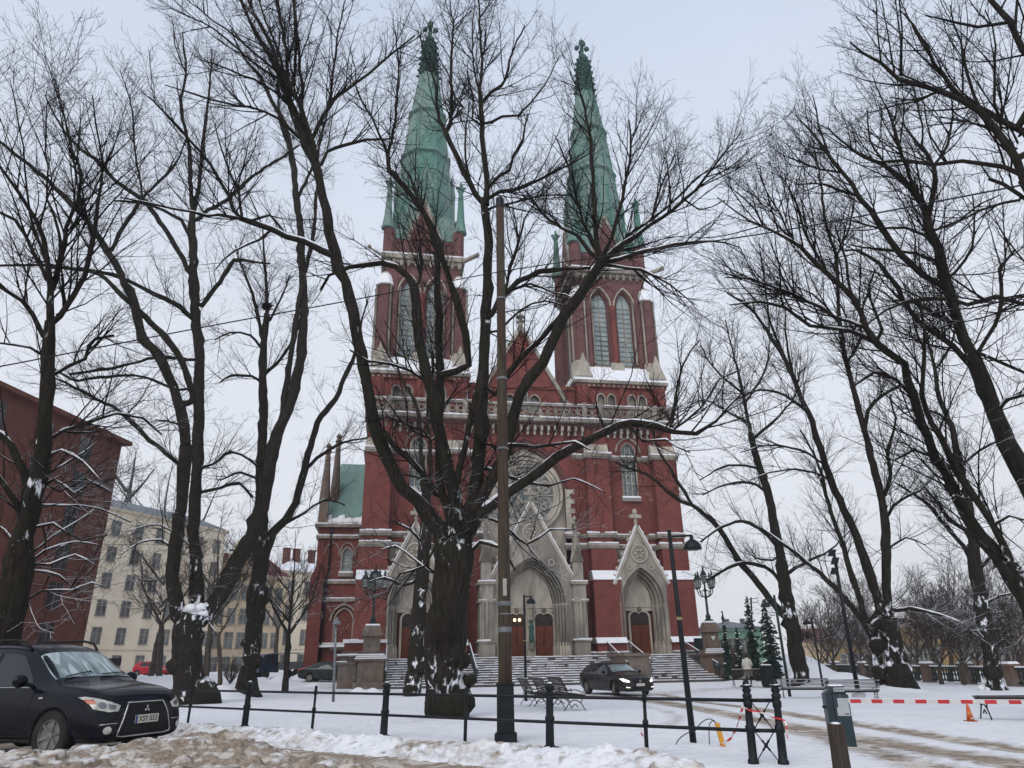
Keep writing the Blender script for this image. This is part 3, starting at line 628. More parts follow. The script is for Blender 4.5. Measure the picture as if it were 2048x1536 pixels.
# ---- gallery: corbels, floor, balustrade
cb = MB(); u = -13.4
while u < 13.5:
    v = -5.0 if abs(u) < 5.2 else -4.7
    cb.box(u - 0.11, u + 0.11, v - 0.5, v - 0.01, 20.55, 21.0); cb.box(u - 0.09, u + 0.09, v - 0.3, v - 0.01, 20.2, 20.549); u += 0.62
part('corbel_row', cb, 'stone_light')
ca = MB(); u = -13.4
while u < 13.0:
    v = -5.0 if abs(u + 0.3) < 5.2 else -4.7
    ca.ribbon(arch(u + 0.31, 0.2, 20.4, 20.6, 0.25, 4), arch(u + 0.31, 0.31, 20.4, 20.62, 0.36, 4), v - 0.22, v - 0.01); u += 0.62
ca.box(-13.6, 13.6, -5.35, -4.7, 21.0, 21.3)
part('corbel_arches', ca, 'brick_hazed')
ga_ = MB(); ga_.box(-13.95, 13.95, -5.85, 4.4, 21.3, 21.62); ga_.box(-13.85, 13.85, -5.7, -5.3, 21.62, 21.8); ga_.box(-13.9, 13.9, -5.78, -5.45, 22.75, 22.98)
u = -13.6
while u < 13.6:
    ga_.box(u - 0.05, u + 0.05, -5.68, -5.55, 21.8, 22.75); 
    ring(ga_, u + 0.34, 22.27, 0.2, 0.29, -5.67, -5.57, 10); ga_.bar((u + 0.05, -5.62, 21.82), (u + 0.34, -5.62, 22.1), 0.07); ga_.bar((u + 0.63, -5.62, 21.82), (u + 0.34, -5.62, 22.1), 0.07); u += 0.68
for q in (-13.6, -12, -6.9, -5.4, 5.4, 6.9, 12.0, 13.6): ga_.box(q - 0.2, q + 0.2, -5.86, -5.4, 21.64, 23.15)
part('gallery_balustrade', ga_, 'stone'); snow_strip(-13.95, 13.95, -5.87, -5.72, 21.62, 0.12); snow_strip(-13.9, 13.9, -5.78, -5.5, 22.98, 0.07)
# ---- storey above the gallery
for s in (-1, 1):
    w = MB(); T = s * TU
    wall_holes(w, T - 4.3, T + 4.3, 21.6, 25.2, -4.5, -4.1, [(T + k, 0.42, 22.6, 24.1, 0.55) for k in (-2.0, -1.0, 1.0, 2.0)])
    w.box(T - 4.3, T + 4.3, -4.1, 4.3, 21.6, 25.2)
    for k in (-3.7, 0, 3.7): w.lathe([(0.62, 21.6), (0.62, 25.2)] if k else [(0.3, 21.6), (0.3, 25.2)], (T + k, -4.5, 0), 8, rot=pi / 8)
    w.box(T - 4.45, T + 4.45, -4.75, 4.4, 25.2, 25.55)
    o = part('tower_storey', w, 'brick')
    b = MB(); b.box(T - 4.6, T + 4.6, -4.95, 4.5, 25.55, 25.85)
    for k in range(18): b.lathe([(0.1, 0), (0.1, 0.04)], (0, 0, 0), 6) if False else b.box(T - 4.1 + k * 0.48 - 0.1, T - 4.1 + k * 0.48 + 0.1, -4.8, -4.74, 25.26, 25.46)
    b.build('belt_course', 'stone', o)
    n = MB()
    for k in (-2.0, -1.0, 1.0, 2.0):
        n.ribbon(arch(T + k, 0.46, 22.6, 24.1, 0.6), arch(T + k, 0.34, 22.6, 24.1, 0.45), -4.58, -4.4); n.box(T + k - 0.45, T + k + 0.45, -4.15, -4.11, 22.5, 24.8)
    n.build('blind_arcade', 'stone', o)
    sl = MB(); sl.add([(T - 4.6, -4.95, 25.85), (T + 4.6, -4.95, 25.85), (T + 4.6, 4.5, 25.85), (T - 4.6, 4.5, 25.85), (T - 3.9, -4.1, 27.5), (T + 3.9, -4.1, 27.5), (T + 3.9, 4, 27.5), (T - 3.9, 4, 27.5)],
        [(0, 1, 5, 4), (1, 2, 6, 5), (2, 3, 7, 6), (3, 0, 4, 7), (4, 5, 6, 7)])
    sl.build('snow_slope', 'snow', o)
# central gable with windows
cg = MB()
gzt = lambda u: 31.0 - abs(u) * (31.0 - 23.4) / 4.2
wall_holes(cg, -5.0, 5.0, 21.6, 24.9, -4.2, -3.8, [(-1.15, 0.42, 22.5, 23.7, 0.5), (0, 0.42, 22.9, 25.2 - 0.9, 0.5), (1.15, 0.42, 22.5, 23.7, 0.5), (-3.9, 0.36, 22.5, 23.9, 0.5), (3.9, 0.36, 22.5, 23.9, 0.5)])
cg.slab(linsp(-3.2, 3.2, 12), 24.9, lambda u: max(24.92, gzt(u)), -4.2, -3.8)
cg.box(-5.1, 5.1, -4.35, -3.8, 24.9, 25.25)
cgo = part('central_gable', cg, 'brick')
cc = MB()
for s in (-1, 1):
    a = np.array((s * 4.35, -4.15, 23.3)); b = np.array((0, -4.15, 31.2)); nrm = np.array([s * (b[2] - a[2]), 0, abs(a[0])]) / hypot(b[2] - a[2], a[0])
    cc.obox((a + b) / 2, (b - a) / 2, np.array((0, 0.3, 0)), nrm * 0.16)
cc.lathe([(0.3, 31.0), (0.2, 31.6), (0.4, 31.8), (0.15, 32.0), (0.45, 32.3), (0.12, 32.6), (0.05, 32.9)], (0, -4.15, 0), 8)
for k in (-1.15, 0, 1.15): cc.ribbon(arch(k, 0.56, 22.6, 23.75 + (0.6 if k == 0 else 0), 0.62), arch(k, 0.42, 22.6, 23.75 + (0.6 if k == 0 else 0), 0.5), -4.3, -4.19)
cc.build('gable_coping', 'stone', cgo)
cgl = MB(); cgl.box(-4.6, 4.6, -3.95, -3.9, 22.3, 24.85); cgl.build('glass', 'glass_church', cgo)
# ---- belfries, cornices, spires
def tower_top(T):
    w = MB(); r = 3.55
    holes = [(T - 1.25, 0.88, 27.7, 34.2, 1.9), (T + 1.25, 0.88, 27.7, 34.2, 1.9)]
    wall_holes(w, T - r, T + r, 26.0, 38.0, -r - 0.2, -r + 0.35, holes)
    w.box(T - r + 0.01, T + r - 0.01, 3.0, r, 26, 38)
    wl = MB(); wall_holes(wl, -r, r, 26.0, 38.0, -0.28, 0.28, [(-1.25, 0.88, 27.7, 34.2, 1.9), (1.25, 0.88, 27.7, 34.2, 1.9)])
    for s in (-1, 1):
        q = MB(); q.v = [v.copy() for v in wl.v]; q.f = list(wl.f); q.n = wl.n
        q.xf(Matrix.Translation((T + s * (r - 0.3), 0, 0)) @ Matrix.Rotation(s * pi / 2, 4, 'Z')); w.add(np.concatenate(q.v), q.f)
    for a in (-1, 1):      # corner shafts
        for b in (-1, 1):
            w.lathe([(0.86, 26), (0.82, 34.9)], (T + a * 3.5, b * 3.5, 0), 8, rot=pi / 8)
            w.lathe([(0.36, 26), (0.34, 35.8)], (T + a * 2.55, b * 3.75, 0), 6)
            w.lathe([(0.36, 26), (0.34, 35.8)], (T + a * 3.75, b * 2.55, 0), 6)
    w.box(T - r, T + r, -r, r, 37.2, 38.2)
    cs = MB()
    for x_, y_ in ((-2.1, -3.9), (2.1, -3.9), (-4.25, -3.95), (4.25, -3.95), (-2.95, -4.2), (2.95, -4.2), (-4.35, -3.1), (-4.0, -2.2), (4.35, -3.1)): cs.lathe([(0.13, 28.0), (0.1, 28.2), (0.1, 34.6), (0.16, 34.9)], (T + x_, y_, 0), 6)
    CSH = cs
    o = part('tower_belfry', w, 'brick_hazed')
    CSH.build('colonnette', 'stone', o)
    st = MB()
    for a in (-1, 1):
        for b in (-1, 1):
            st.lathe([(0.95, 34.9), (0.9, 35.1), (0.45, 36.3), (0.4, 36.5)], (T + a * 3.5, b * 3.5, 0), 8, rot=pi / 8)
            st.lathe([(1.0, 26), (1.0, 27.9), (0.85, 28.1)], (T + a * 3.5, b * 3.5, 0), 8, rot=pi / 8)
            st.prism([(T + a * 3.6 - 0.85, 26.2), (T + a * 3.6 + 0.85, 26.2), (T + a * 3.6, 28.6)], b * 4.95 - (0.0), b * 4.95 + 0.3)
    st.box(T - 0.7, T + 0.7, -4.3, -3.75, 26.6, 28.0, 0.1)
    st.box(T - 3.3, T + 3.3, -3.95, -3.76, 27.4, 27.69)
    for k in (-1.25, 1.25): st.ribbon(arch(T + k, 1.16, 33.9, 34.2, 2.25), arch(T + k, 1.04, 33.9, 34.2, 2.1), -3.92, -3.76)
    st.build('stone_dressings', 'stone_light', o)
    md = MB()
    for k in (-1.25, 1.25):
        md.ribbon(arch(T + k, 0.88, 27.7, 34.2, 1.9), arch(T + k, 0.74, 27.7, 34.2, 1.72), -3.6, -3.3)
    md.build('window_moulding', 'brick_hazed', o)
    rc = MB(); rc.lathe([(0.4, 28.0), (0.27, 28.3), (0.25, 33.8), (0.38, 34.2)], (T, -3.85, 0), 12); rc.build('red_column', 'brick', o, True)
    for k in (-1.25, 1.25):
        g = MB(); g.slab(linsp(T + k - 0.75, T + k + 0.75, 10), 27.7, arch_z(T + k, 0.78, 34.2, 1.8), -3.3, -3.24); wd = g.build('belfry_window', 'louvre', o)
        b = MB(); b.box(T + k - 0.05, T + k + 0.05, -3.38, -3.31, 27.7, 35.6)
        for i in range(13): b.box(T + k - 0.72, T + k + 0.72, -3.36, -3.32, 28.0 + i * 0.52, 28.09 + i * 0.52)
        b.build('louvre_bars', 'stone', o)
    for s in (-1, 1):
        g = MB(); g.box(T + s * (r - 0.35), T + s * (r - 0.31), -2.2, 2.2, 27.7, 36); g.build('side_glass', 'glass_church', o)
    sn = MB()
    for a in (-1, 1): sn.lathe([(0.97, 35.0), (0.7, 35.7), (0.5, 36.28)], (T + a * 3.5, -3.52, 0), 8, rot=pi / 8)
    sn.build('snow_cap', 'snow', o)
    c = MB(); c.box(T - 3.75, T + 3.75, -3.9, 3.75, 37.6, 37.95)
    for i in range(11): c.box(T - 3.5 + i * 0.7 - 0.12, T - 3.5 + i * 0.7 + 0.12, -4.05, -3.75, 37.25, 37.9)
    c.box(T - 4.05, T + 4.05, -4.2, 4.05, 37.95, 38.4); c.box(T - 3.9, T + 3.9, -4.0, 3.9, 38.4, 38.7)
    co = part('cornice', c, 'stone')
    for a in (-1, 1):      # water spouts
        g = MB(); g.obox((T + a * 4.55, -4.55, 38.2), (a * 0.65, -0.55, 0.08), (0.12, 0.13, 0), (0, 0, 0.14)); g.blob((T + a * 5.15, -5.1, 38.32), (0.25, 0.25, 0.2), 4, 7, 0.3)
        g.build('gargoyle', 'stone', co)
    sn = MB(); sn.box(T - 4.05, T + 4.05, -4.22, -3.95, 38.41, 38.52); sn.build('snow_on_cornice', 'snow', co)
    d = MB(); d.box(T - 3.4, T + 3.4, -3.4, 3.4, 38.7, 40.6)
    for k in range(4): d.ribbon(arch(T - 2.4 + k * 1.6, 0.5, 39, 39.8, 0.5), arch(T - 2.4 + k * 1.6, 0.38, 39, 39.8, 0.38), -3.5, -3.39)
    gb_ = MB()
    for q in range(4):
        g_ = MB(); g_.prism([(-1.5, 40.55), (1.5, 40.55), (0, 44.6)], -3.62, -3.2); g_.xf(Matrix.Translation((T, 0, 0)) @ Matrix.Rotation(q * pi / 2, 4, 'Z')); gb_.add(np.concatenate(g_.v), g_.f)
        h_ = MB()
        for s2 in (-1, 1): h_.bar((s2 * 1.65, -3.5, 40.4), (0, -3.5, 44.9), 0.22, 0.5, up=(1, 0, 0))
        h_.lathe([(0.1, 44.6), (0.22, 45.0), (0.06, 45.5)], (0, -3.45, 0), 6); h_.xf(Matrix.Translation((T, 0, 0)) @ Matrix.Rotation(q * pi / 2, 4, 'Z')); cor_ = h_
        cor_.build('gable_coping', 'stone', co)
    gb_.build('spire_gable', 'brick_hazed', co)
    part('spire_base', d, 'brick_hazed')
    # copper spire
    OCT = pi / 8; k_ = 1 / cos(pi / 8)
    def oc(mb, prof): return mb.lathe([(a * k_, z) for a, z in prof], (T, 0, 0), 8, rot=OCT)
    s_ = MB(); s_.add([(T - 3.48, -3.48, 40.6), (T + 3.48, -3.48, 40.6), (T + 3.48, 3.48, 40.6), (T - 3.48, 3.48, 40.6), (T - 2.85, -2.85, 43.8), (T + 2.85, -2.85, 43.8), (T + 2.85, 2.85, 43.8), (T - 2.85, 2.85, 43.8)],
        [(0, 1, 5, 4), (1, 2, 6, 5), (2, 3, 7, 6), (3, 0, 4, 7), (4, 5, 6, 7), (3, 2, 1, 0)])
    oc(s_, [(3.1, 42.6), (2.95, 44.5), (2.55, 50.5), (2.42, 52.4)]); oc(s_, [(2.35, 52.9), (1.82, 58.6)]); oc(s_, [(1.72, 59.2), (1.02, 65.0)])
    so = part('spire', s_, 'copper')
    b = MB()
    for z, rr in ((52.4, 2.45), (58.6, 1.88)): oc(b, [(rr, z - 0.05), (rr + 0.22, z + 0.1), (rr + 0.2, z + 0.35), (rr - 0.05, z + 0.65)])
    for z, rr in ((47.2, 2.82), (50.0, 2.6)): oc(b, [(rr, z), (rr + 0.08, z + 0.05), (rr, z + 0.3)])
    for z, rr in ((52.7, 2.4), (58.9, 1.85)):
        for q in range(8):
            for t in (-0.28, 0, 0.28):
                a = q * pi / 4; b.blob((T + rr * cos(a) - t * rr * 2.4 * sin(a) * 0.8, rr * sin(a) + t * rr * 2.4 * cos(a) * 0.8, z - 0.55), (0.14, 0.14, 0.12), q, 5, 0.2)
    b.build('moulded_band', 'copper', so)
    rb = MB()
    for q in range(8):
        a = q * pi / 4 + pi / 8
        rb.tube([(T + rr * k_ * cos(a), rr * k_ * sin(a), z) for rr, z in ((3.0, 43.6), (2.42, 52.4), (1.82, 58.6), (1.02, 65.0))], 0.07, 5)
    rb.build('rib', 'copper', so)
    ck = MB()
    oc(ck, [(1.05, 64.6), (0.62, 70.3), (0.5, 70.5)])
    for i in range(12):
        z = 65.0 + i * 0.47; rr = 1.12 - (z - 64.6) * 0.08
        oc(ck, [(rr - 0.02, z - 0.1), (rr + 0.1, z), (rr, z + 0.12)])
        for q in range(8):
            a = q * pi / 4 + (pi / 8 if i % 2 else 0)
            ck.blob((T + (rr + 0.13) * k_ * cos(a), (rr + 0.13) * k_ * sin(a), z), (0.17, 0.17, 0.14), i + q, 6, 0.35)
    ck.build('crocketed_tip', 'copper_dark', so)
    f = MB(); f.lathe([(0.35, 70.3), (0.45, 70.7), (0.55, 71.0), (0.35, 71.3), (0.22, 71.5), (0.22, 73.2)], (T, 0, 0), 8)
    for a in range(4):
        f.blob((T + 0.62 * cos(a * pi / 2), 0.62 * sin(a * pi / 2), 72.45), (0.34, 0.34, 0.36), a + 3, 7, 0.3)
    f.blob((T, 0, 73.35), (0.38, 0.38, 0.5), 9, 8, 0.3); f.lathe([(0.04, 73.7), (0.03, 74.3)], (T, 0, 0), 5)
    f.build('finial', 'copper_dark', so, False)
    # dormers on the four faces
    for q in range(4):
        l = MB(); l.box(-0.8, 0.8, -3.1, -2.0, 45.0, 47.2); l.prism([(-1.0, 47.2), (1.0, 47.2), (0, 50.2)], -3.2, -1.7)
        for s in (-1, 1):
            l.lathe([(0.2, 44.4), (0.17, 47.6), (0.24, 47.7), (0.05, 49.2)], (s * 1.0, -3.05, 0), 6)
        l.ribbon(arch(0, 0.5, 45.2, 46.4, 0.7), arch(0, 0.63, 45.2, 46.4, 0.83), -3.22, -3.1)
        l.lathe([(0.12, 50.0), (0.2, 50.5), (0.06, 51.0)], (0, -2.9, 0), 6)
        l.xf(Matrix.Translation((T, 0, 0)) @ Matrix.Rotation(q * pi / 2, 4, 'Z')); l.build('dormer', 'copper', so)
    # four corner pinnacles
    for a in (-1, 1):
        for b in (-1, 1):
            p = MB(); p.lathe([(0.66, 41.5), (0.5, 42.4), (0.42, 43.0), (0.24, 46.4), (0.36, 46.7), (0.38, 47.0), (0.2, 47.2)], (0, 0, 0), 8, rot=pi / 8)
            for k in range(4): p.blob((0.38 * cos(k * pi / 2), 0.38 * sin(k * pi / 2), 47.05), 0.17, k, 6, 0.3)
            p.blob((0, 0, 47.5), (0.14, 0.14, 0.28), 2, 6, 0.3)
            p.xf(Matrix.Translation((T + a * 3.6, b * 3.6, 0))); pn = part('corner_pinnacle', p, 'copper'); sb_ = MB(); sb_.lathe([(0.6, 38.6), (0.6, 41.5)], (T + a * 3.4, b * 3.4, 0), 8, rot=pi / 8); sb_.build('pinnacle_base', 'brick_hazed', pn)
for s in (-1, 1): tower_top(s * TU)
# ---- nave, aisle and transept on the left
nv = MB(); nv.box(-8, 8, 4.4, 46, 0, 21.5); part('nave_wall', nv, 'brick_hazed')
nr = MB(); nr.prism([(-8.4, 21.5), (8.4, 21.5), (0, 29.5)], 4.4, 46); part('nave_roof', nr, 'copper_roof')
wg = MB()
wall_holes(wg, -17.7, -13.6, 0.6, 13.0, 1.6, 2.1, [(-15.1, 0.5, 9.0, 10.6, 0.7)])
wall_holes(wg, -17.7, -13.6, 0.55, 0.6, 1.6, 2.1, [])
wg.box(-17.7, -17.3, 2.1, 12, 0.6, 13.0); wg.box(-17.7, -8, 11.5, 12, 0.6, 13)
wgo = part('transept_wall', wg, 'brick')
wp = MB(); wp.box(-17.95, -13.5, 1.3, 12.1, 0, 0.6); wp.box(-17.85, -13.55, 1.42, 12.05, 0.6, 1.5, 0.1)
part('transept_plinth', wp, 'stone'); 
ws = MB(); wsn = MB()
for z, d in ((2.9, 0.28), (6.6, 0.16), (8.1, 0.16), (13.0, 0.35), (12.0, 0.18)):
    ws.box(-17.7 - d, -13.62, 1.6 - d, 12.1, z, z + 0.24); wsn.box(-17.7 - d, -13.62, 1.6 - d - 0.02, 1.55, z + 0.242, z + 0.36)
ws.box(-13.9, -13.64, 1.3, 1.59, 7, 8.6)
part('transept_ledges', ws, 'stone'); part('ledge_snow', wsn, 'snow')
for z in (10.9,):
    for k in range(3): 
        h_ = MB(); h_.ribbon(arch(-16.4 + k * 1.3, 0.62, z - 0.4, z, 0.8), arch(-16.4 + k * 1.3, 0.54, z - 0.4, z, 0.72), 1.52, 1.6); part('blind_arch', h_, 'stone')
lancet(-15.1, 0.5, 9.0, 10.6, 0.7, 1.6, church, 0, 4, glass='louvre', hood=0)
lw = lancet(-15.0, 0.85, 2.95, 5.0, 1.1, 1.5, church, 1, 3, glass='glass_dark', hood=0.35)
ym = plain('yellow_curtain', (0.5, 0.32, 0.03), 0.8); yb = MB(); yb.box(-15.65, -14.35, 1.66, 1.69, 3.0, 4.9); yb.build('yellow_board', ym, lw)
sl = MB(); sl.box(-17.6, -13.7, 1.1, 1.58, 2.9, 3.1, 0.1); part('snowy_sill', sl, 'snow')
wr = MB(); wr.add([(-17.5, 1.7, 13.3), (-8, 1.7, 13.3), (-8, 6.6, 20.2), (-16.6, 6.6, 20.2), (-17.5, 11.8, 13.3), (-8, 11.8, 13.3)], [(0, 1, 2, 3), (5, 4, 3, 2), (0, 3, 4), (1, 5, 2)]); part('transept_roof', wr, 'copper_roof')
rs = MB()
for k in range(16): u = -17.3 + k * 0.58; t = 0.35 + 0.3 * random.Random(k).random(); rs.add([(u, 1.66, 13.35), (u + 0.59, 1.66, 13.35), (u + 0.59, 1.7 + t, 13.45 + t * 1.4), (u, 1.7 + t * 0.8, 13.45 + t * 1.12), (u, 1.5, 13.5), (u + .59, 1.5, 13.5)], [(4, 5, 2, 3), (0, 1, 5, 4)])
part('roof_snow', rs, 'snow')
for u_, v_, zt in ((-17.45, 1.8, 20.9), (-16.75, 3.8, 22.5)):
    p = MB(); p.box(u_ - 0.42, u_ + 0.42, v_ - 0.4, v_ + 0.4, 13.2, 15.4, 0.05); p.lathe([(0.5, 15.4), (0.2, zt - 1.0), (0.34, zt - 0.8), (0.15, zt - 0.5), (0.3, zt - 0.3), (0.06, zt)], (u_, v_, 0), 8)
    for i in range(6): p.blob((u_ + 0.34 - i * 0.03, v_, 16 + i * 0.7), 0.12, i, 5, 0.3); p.blob((u_ - 0.34 + i * 0.03, v_, 16 + i * 0.7), 0.12, i, 5, 0.3)
    part('pinnacle', p, 'granite')
tb = MB(); tb.box(-18.0, -16.9, 0.9, 1.6, 0.6, 8.4); tb.prism([(-18.05, 8.4), (-16.85, 8.4), (-17.45, 10.0)], 0.85, 1.6); part('transept_buttress', tb, 'brick')
dp = MB(); dp.tube([(-16.6, 1.45, 13.0), (-16.6, 1.4, 9), (-16.75, 1.3, 8.2), (-16.75, 1.25, 0.8)], 0.08, 6); dp.box(-16.75, -16.45, 1.3, 1.5, 12.4, 12.9); part('downpipe', dp, 'iron')
# ---- steps
def stair(u0, u1, v_top, v_bot, n, zt=Z0, splay=0.0):
    s_ = MB(); w = MB(); rng = random.Random(int(u0 * 10))
    for i in range(n):
        z = zt * (n - i) / n; va = v_top + (v_bot - v_top) * i / n; vb = v_top + (v_bot - v_top) * (i + 1) / n
        e = splay * i / n
        s_.box(u0 - e, u1 + e, vb, v_top + 0.6, 0 if i == n - 1 else z - zt / n - 0.02, z - zt / n + 0.0 + zt / n * 0.0 + 0.0) if False else s_.box(u0 - e, u1 + e, vb, va + 0.02, -0.2, z - zt / n * 0.0 - 0.0)
        q = u0 - e
        while q < u1 + e:
            L = rng.uniform(0.1, 0.7); wd = (va - vb) * rng.uniform(0.6, 1.06)
            if rng.random() < 0.95: w.box(q, min(q + L, u1 + e), va - wd, va + 0.015, z, z + rng.uniform(0.03, 0.075), 0.004)
            q += L * rng.uniform(0.85, 1.1)
    o = part('steps', s_, 'step'); w.build('snow_on_steps', 'snow', o); return o
stair(-11.2, 5.2, -8.6, -13.6, 12); stair(7.0, 11.4, -8.6, -13.6, 12, splay=0.9)
pf = MB(); pf.box(-13.9, 13.9, -8.6, -4.6, -0.2, Z0 - 0.003); pf.box(-13.9, -11.25, -9.3, -8.6, -0.2, Z0 - 0.2); part('platform', pf, 'granite')
snow_strip(-13.8, 13.8, -8.58, -8.1, Z0, 0.06); snow_strip(-4, 4, -8.1, -7.4, Z0, 0.03)
ck = MB(); ck.box(5.25, 6.95, -13.0, -8.65, -0.2, 1.75); ck.box(5.15, 7.05, -13.1, -8.55, 1.75, 1.95); part('stair_cheek', ck, 'granite')
def pedestal(cu, cv, w, wide=0.0):
    p = MB(); p.box(cu - w - 0.25, cu + w + 0.25, cv - w - 0.25, cv + w + 0.25, -0.2, 0.45); p.box(cu - w, cu + w, cv - w, cv + w, 0.45, 1.75)
    for k, (e, z0, z1) in enumerate(((0.18, 1.75, 1.87), (0.1, 1.87, 1.99), (0.02, 1.99, 2.1))): p.box(cu - w - e, cu + w + e, cv - w - e, cv + w + e, z0, z1)
    p.box(cu - w * 0.65, cu + w * 0.65, cv - w * 0.65, cv + w * 0.65, 2.1, 3.3)
    p.add([(cu - w * 0.9, cv - w * 0.9, 3.3), (cu + w * 0.9, cv - w * 0.9, 3.3), (cu + w * 0.9, cv + w * 0.9, 3.3), (cu - w * 0.9, cv + w * 0.9, 3.3), (cu - w * 0.6, cv - w * 0.6, 3.95), (cu + w * 0.6, cv - w * 0.6, 3.95), (cu + w * 0.6, cv + w * 0.6, 3.95), (cu - w * 0.6, cv + w * 0.6, 3.95)],
          [(0, 1, 5, 4), (1, 2, 6, 5), (2, 3, 7, 6), (3, 0, 4, 7), (4, 5, 6, 7), (3, 2, 1, 0)])
    o = part('pedestal', p, 'granite')
    s_ = MB()
    for e, z in ((0.18, 1.87), (0.1, 1.99), (0.02, 2.1)): s_.box(cu - w - e - 0.01, cu + w + e + 0.01, cv - w - e - 0.01, cv - w - e + 0.12, z, z + 0.07)
    s_.box(cu - w * 0.58, cu + w * 0.58, cv - w * 0.58, cv + w * 0.58, 3.951, 4.06, 0.04)
    s_.build('snow_on_pedestal', 'snow', o); return o
pedestal(12.15, -12.0, 0.68); pedestal(-12.2, -12.4, 0.85)
rw_ = MB()     # low wall left of the steps with rounded base
for k, (a, b) in enumerate(((-14.3, -13.2),)): 
    rw_.box(a, b + 0.1, -12.9, -8.6, -0.2, 1.55); rw_.box(a - 0.1, b + 0.1, -13.0, -8.6, 1.55, 1.7); rw_.box(a, b + 0.1, -12.8, -8.6, 1.7, 2.0); rw_.box(a - 0.12, b + 0.1, -13.0, -8.6, 2.0, 2.1)
rw_.box(-14.3, -11.25, -9.6, -8.62, -0.2, 2.4)
part('parapet', rw_, 'granite'); snow_strip(-14.4, -13.1, -13.02, -12.6, 2.1, 0.1); snow_strip(-14.4, -13.1, -13.02, -12.7, 1.7, 0.06)
pr = MB(); pr.box(-14.2, -11.3, -9.2, -6.6, 2.4, 2.95); part('snowy_parapet', pr, 'brick'); snow_strip(-14.3, -11.2, -9.3, -6.6, 2.95, 0.25)
def railing(u, v0, z0, v1, z1, u1=None, name='stair_railing'):
    u1 = u if u1 is None else u1
    r = MB(); n = 12
    r.tube([(u, v0, z0 + 1.0), (u1, v1, z1 + 1.0), (u1, v1 - 0.25, z1 + 0.93), (u1, v1 - 0.3, z1 + 0.8)], 0.045, 6)
    r.tube([(u, v0, z0 + 0.15), (u1, v1, z1 + 0.15)], 0.03, 6)
    for i in range(n + 1):
        t = i / n; p = (u + (u1 - u) * t, v0 + (v1 - v0) * t, z0 + (z1 - z0) * t)
        r.bar((p[0], p[1], p[2] + 0.1), (p[0], p[1], p[2] + 1.0), 0.03)
        if i < n:
            t2 = (i + 1) / n; q = (u + (u1 - u) * t2, v0 + (v1 - v0) * t2, z0 + (z1 - z0) * t2); r.bar((p[0], p[1], p[2] + 0.25), (q[0], q[1], q[2] + 0.85), 0.02); r.bar((p[0], p[1], p[2] + 0.85), (q[0], q[1], q[2] + 0.25), 0.02)
    o = part(name, r, 'green_iron'); s_ = MB(); s_.tube([(u, v0, z0 + 1.05), (u1, v1, z1 + 1.05)], 0.04, 5); s_.build('snow_on_rail', 'snow', o)
railing(5.3, -8.6, 1.8, -13.2, 0.35); railing(7.0, -8.6, 1.8, -13.2, 0.5); railing(11.35, -8.6, 1.8, -13.4, 0.15, 11.9)
railing(-5.2, -8.7, 1.8, -13.4, 0.1); railing(-11.2, -8.7, 1.8, -13.4, 0.1)
hr = MB(); hr.box(11.9, 13.6, -9.6, -9.5, 1.9, 2.95); 
for i in range(12): hr.box(11.9 + i * 0.15, 11.95 + i * 0.15, -11.0, -10.9, 1.9, 2.8)
part('terrace_railing', hr, 'green_iron')
# ice-white sign triangle and wheelchair sign on the right pedestal
sg = MB(); sg.prism([(11.98, 3.0), (12.34, 3.0), (12.16, 2.7)], -12.48, -12.44); part('pedestal_notice', sg, plain('notice_white', (0.7, 0.7, 0.68)))
sg = MB(); sg.box(11.85, 12.4, -12.73, -12.69, 0.9, 1.25); so_ = part('access_sign', sg, plain('sign_blue', (0.02, 0.09, 0.16)))
sg = MB(); ring(sg, 12.02, 1.05, 0.055, 0.08, -12.75, -12.735, 10); sg.box(12.0, 12.04, -12.75, -12.735, 1.05, 1.18); sg.box(12.16, 12.3, -12.75, -12.735, 1.06, 1.1); sg.prism([(12.26, 1.02), (12.36, 1.08), (12.26, 1.14)], -12.755, -12.736)
sg.build('pictogram', plain('sign_white', (0.75, 0.75, 0.75)), so_)
part('snow_on_ledges', SN, 'snow')
# lit globes beside the left door of the great portal
dl = MB(); dl.blob((-0.85, -5.3, 4.6), 0.11, 1, 8, 0); dl.blob((-1.25, -5.3, 4.6), 0.11, 1, 8, 0); dl.build('door_lamp', plain('lamp_glow', (1, 0.8, 0.4), emit=(1, 0.72, 0.32), es=6), mp, True)
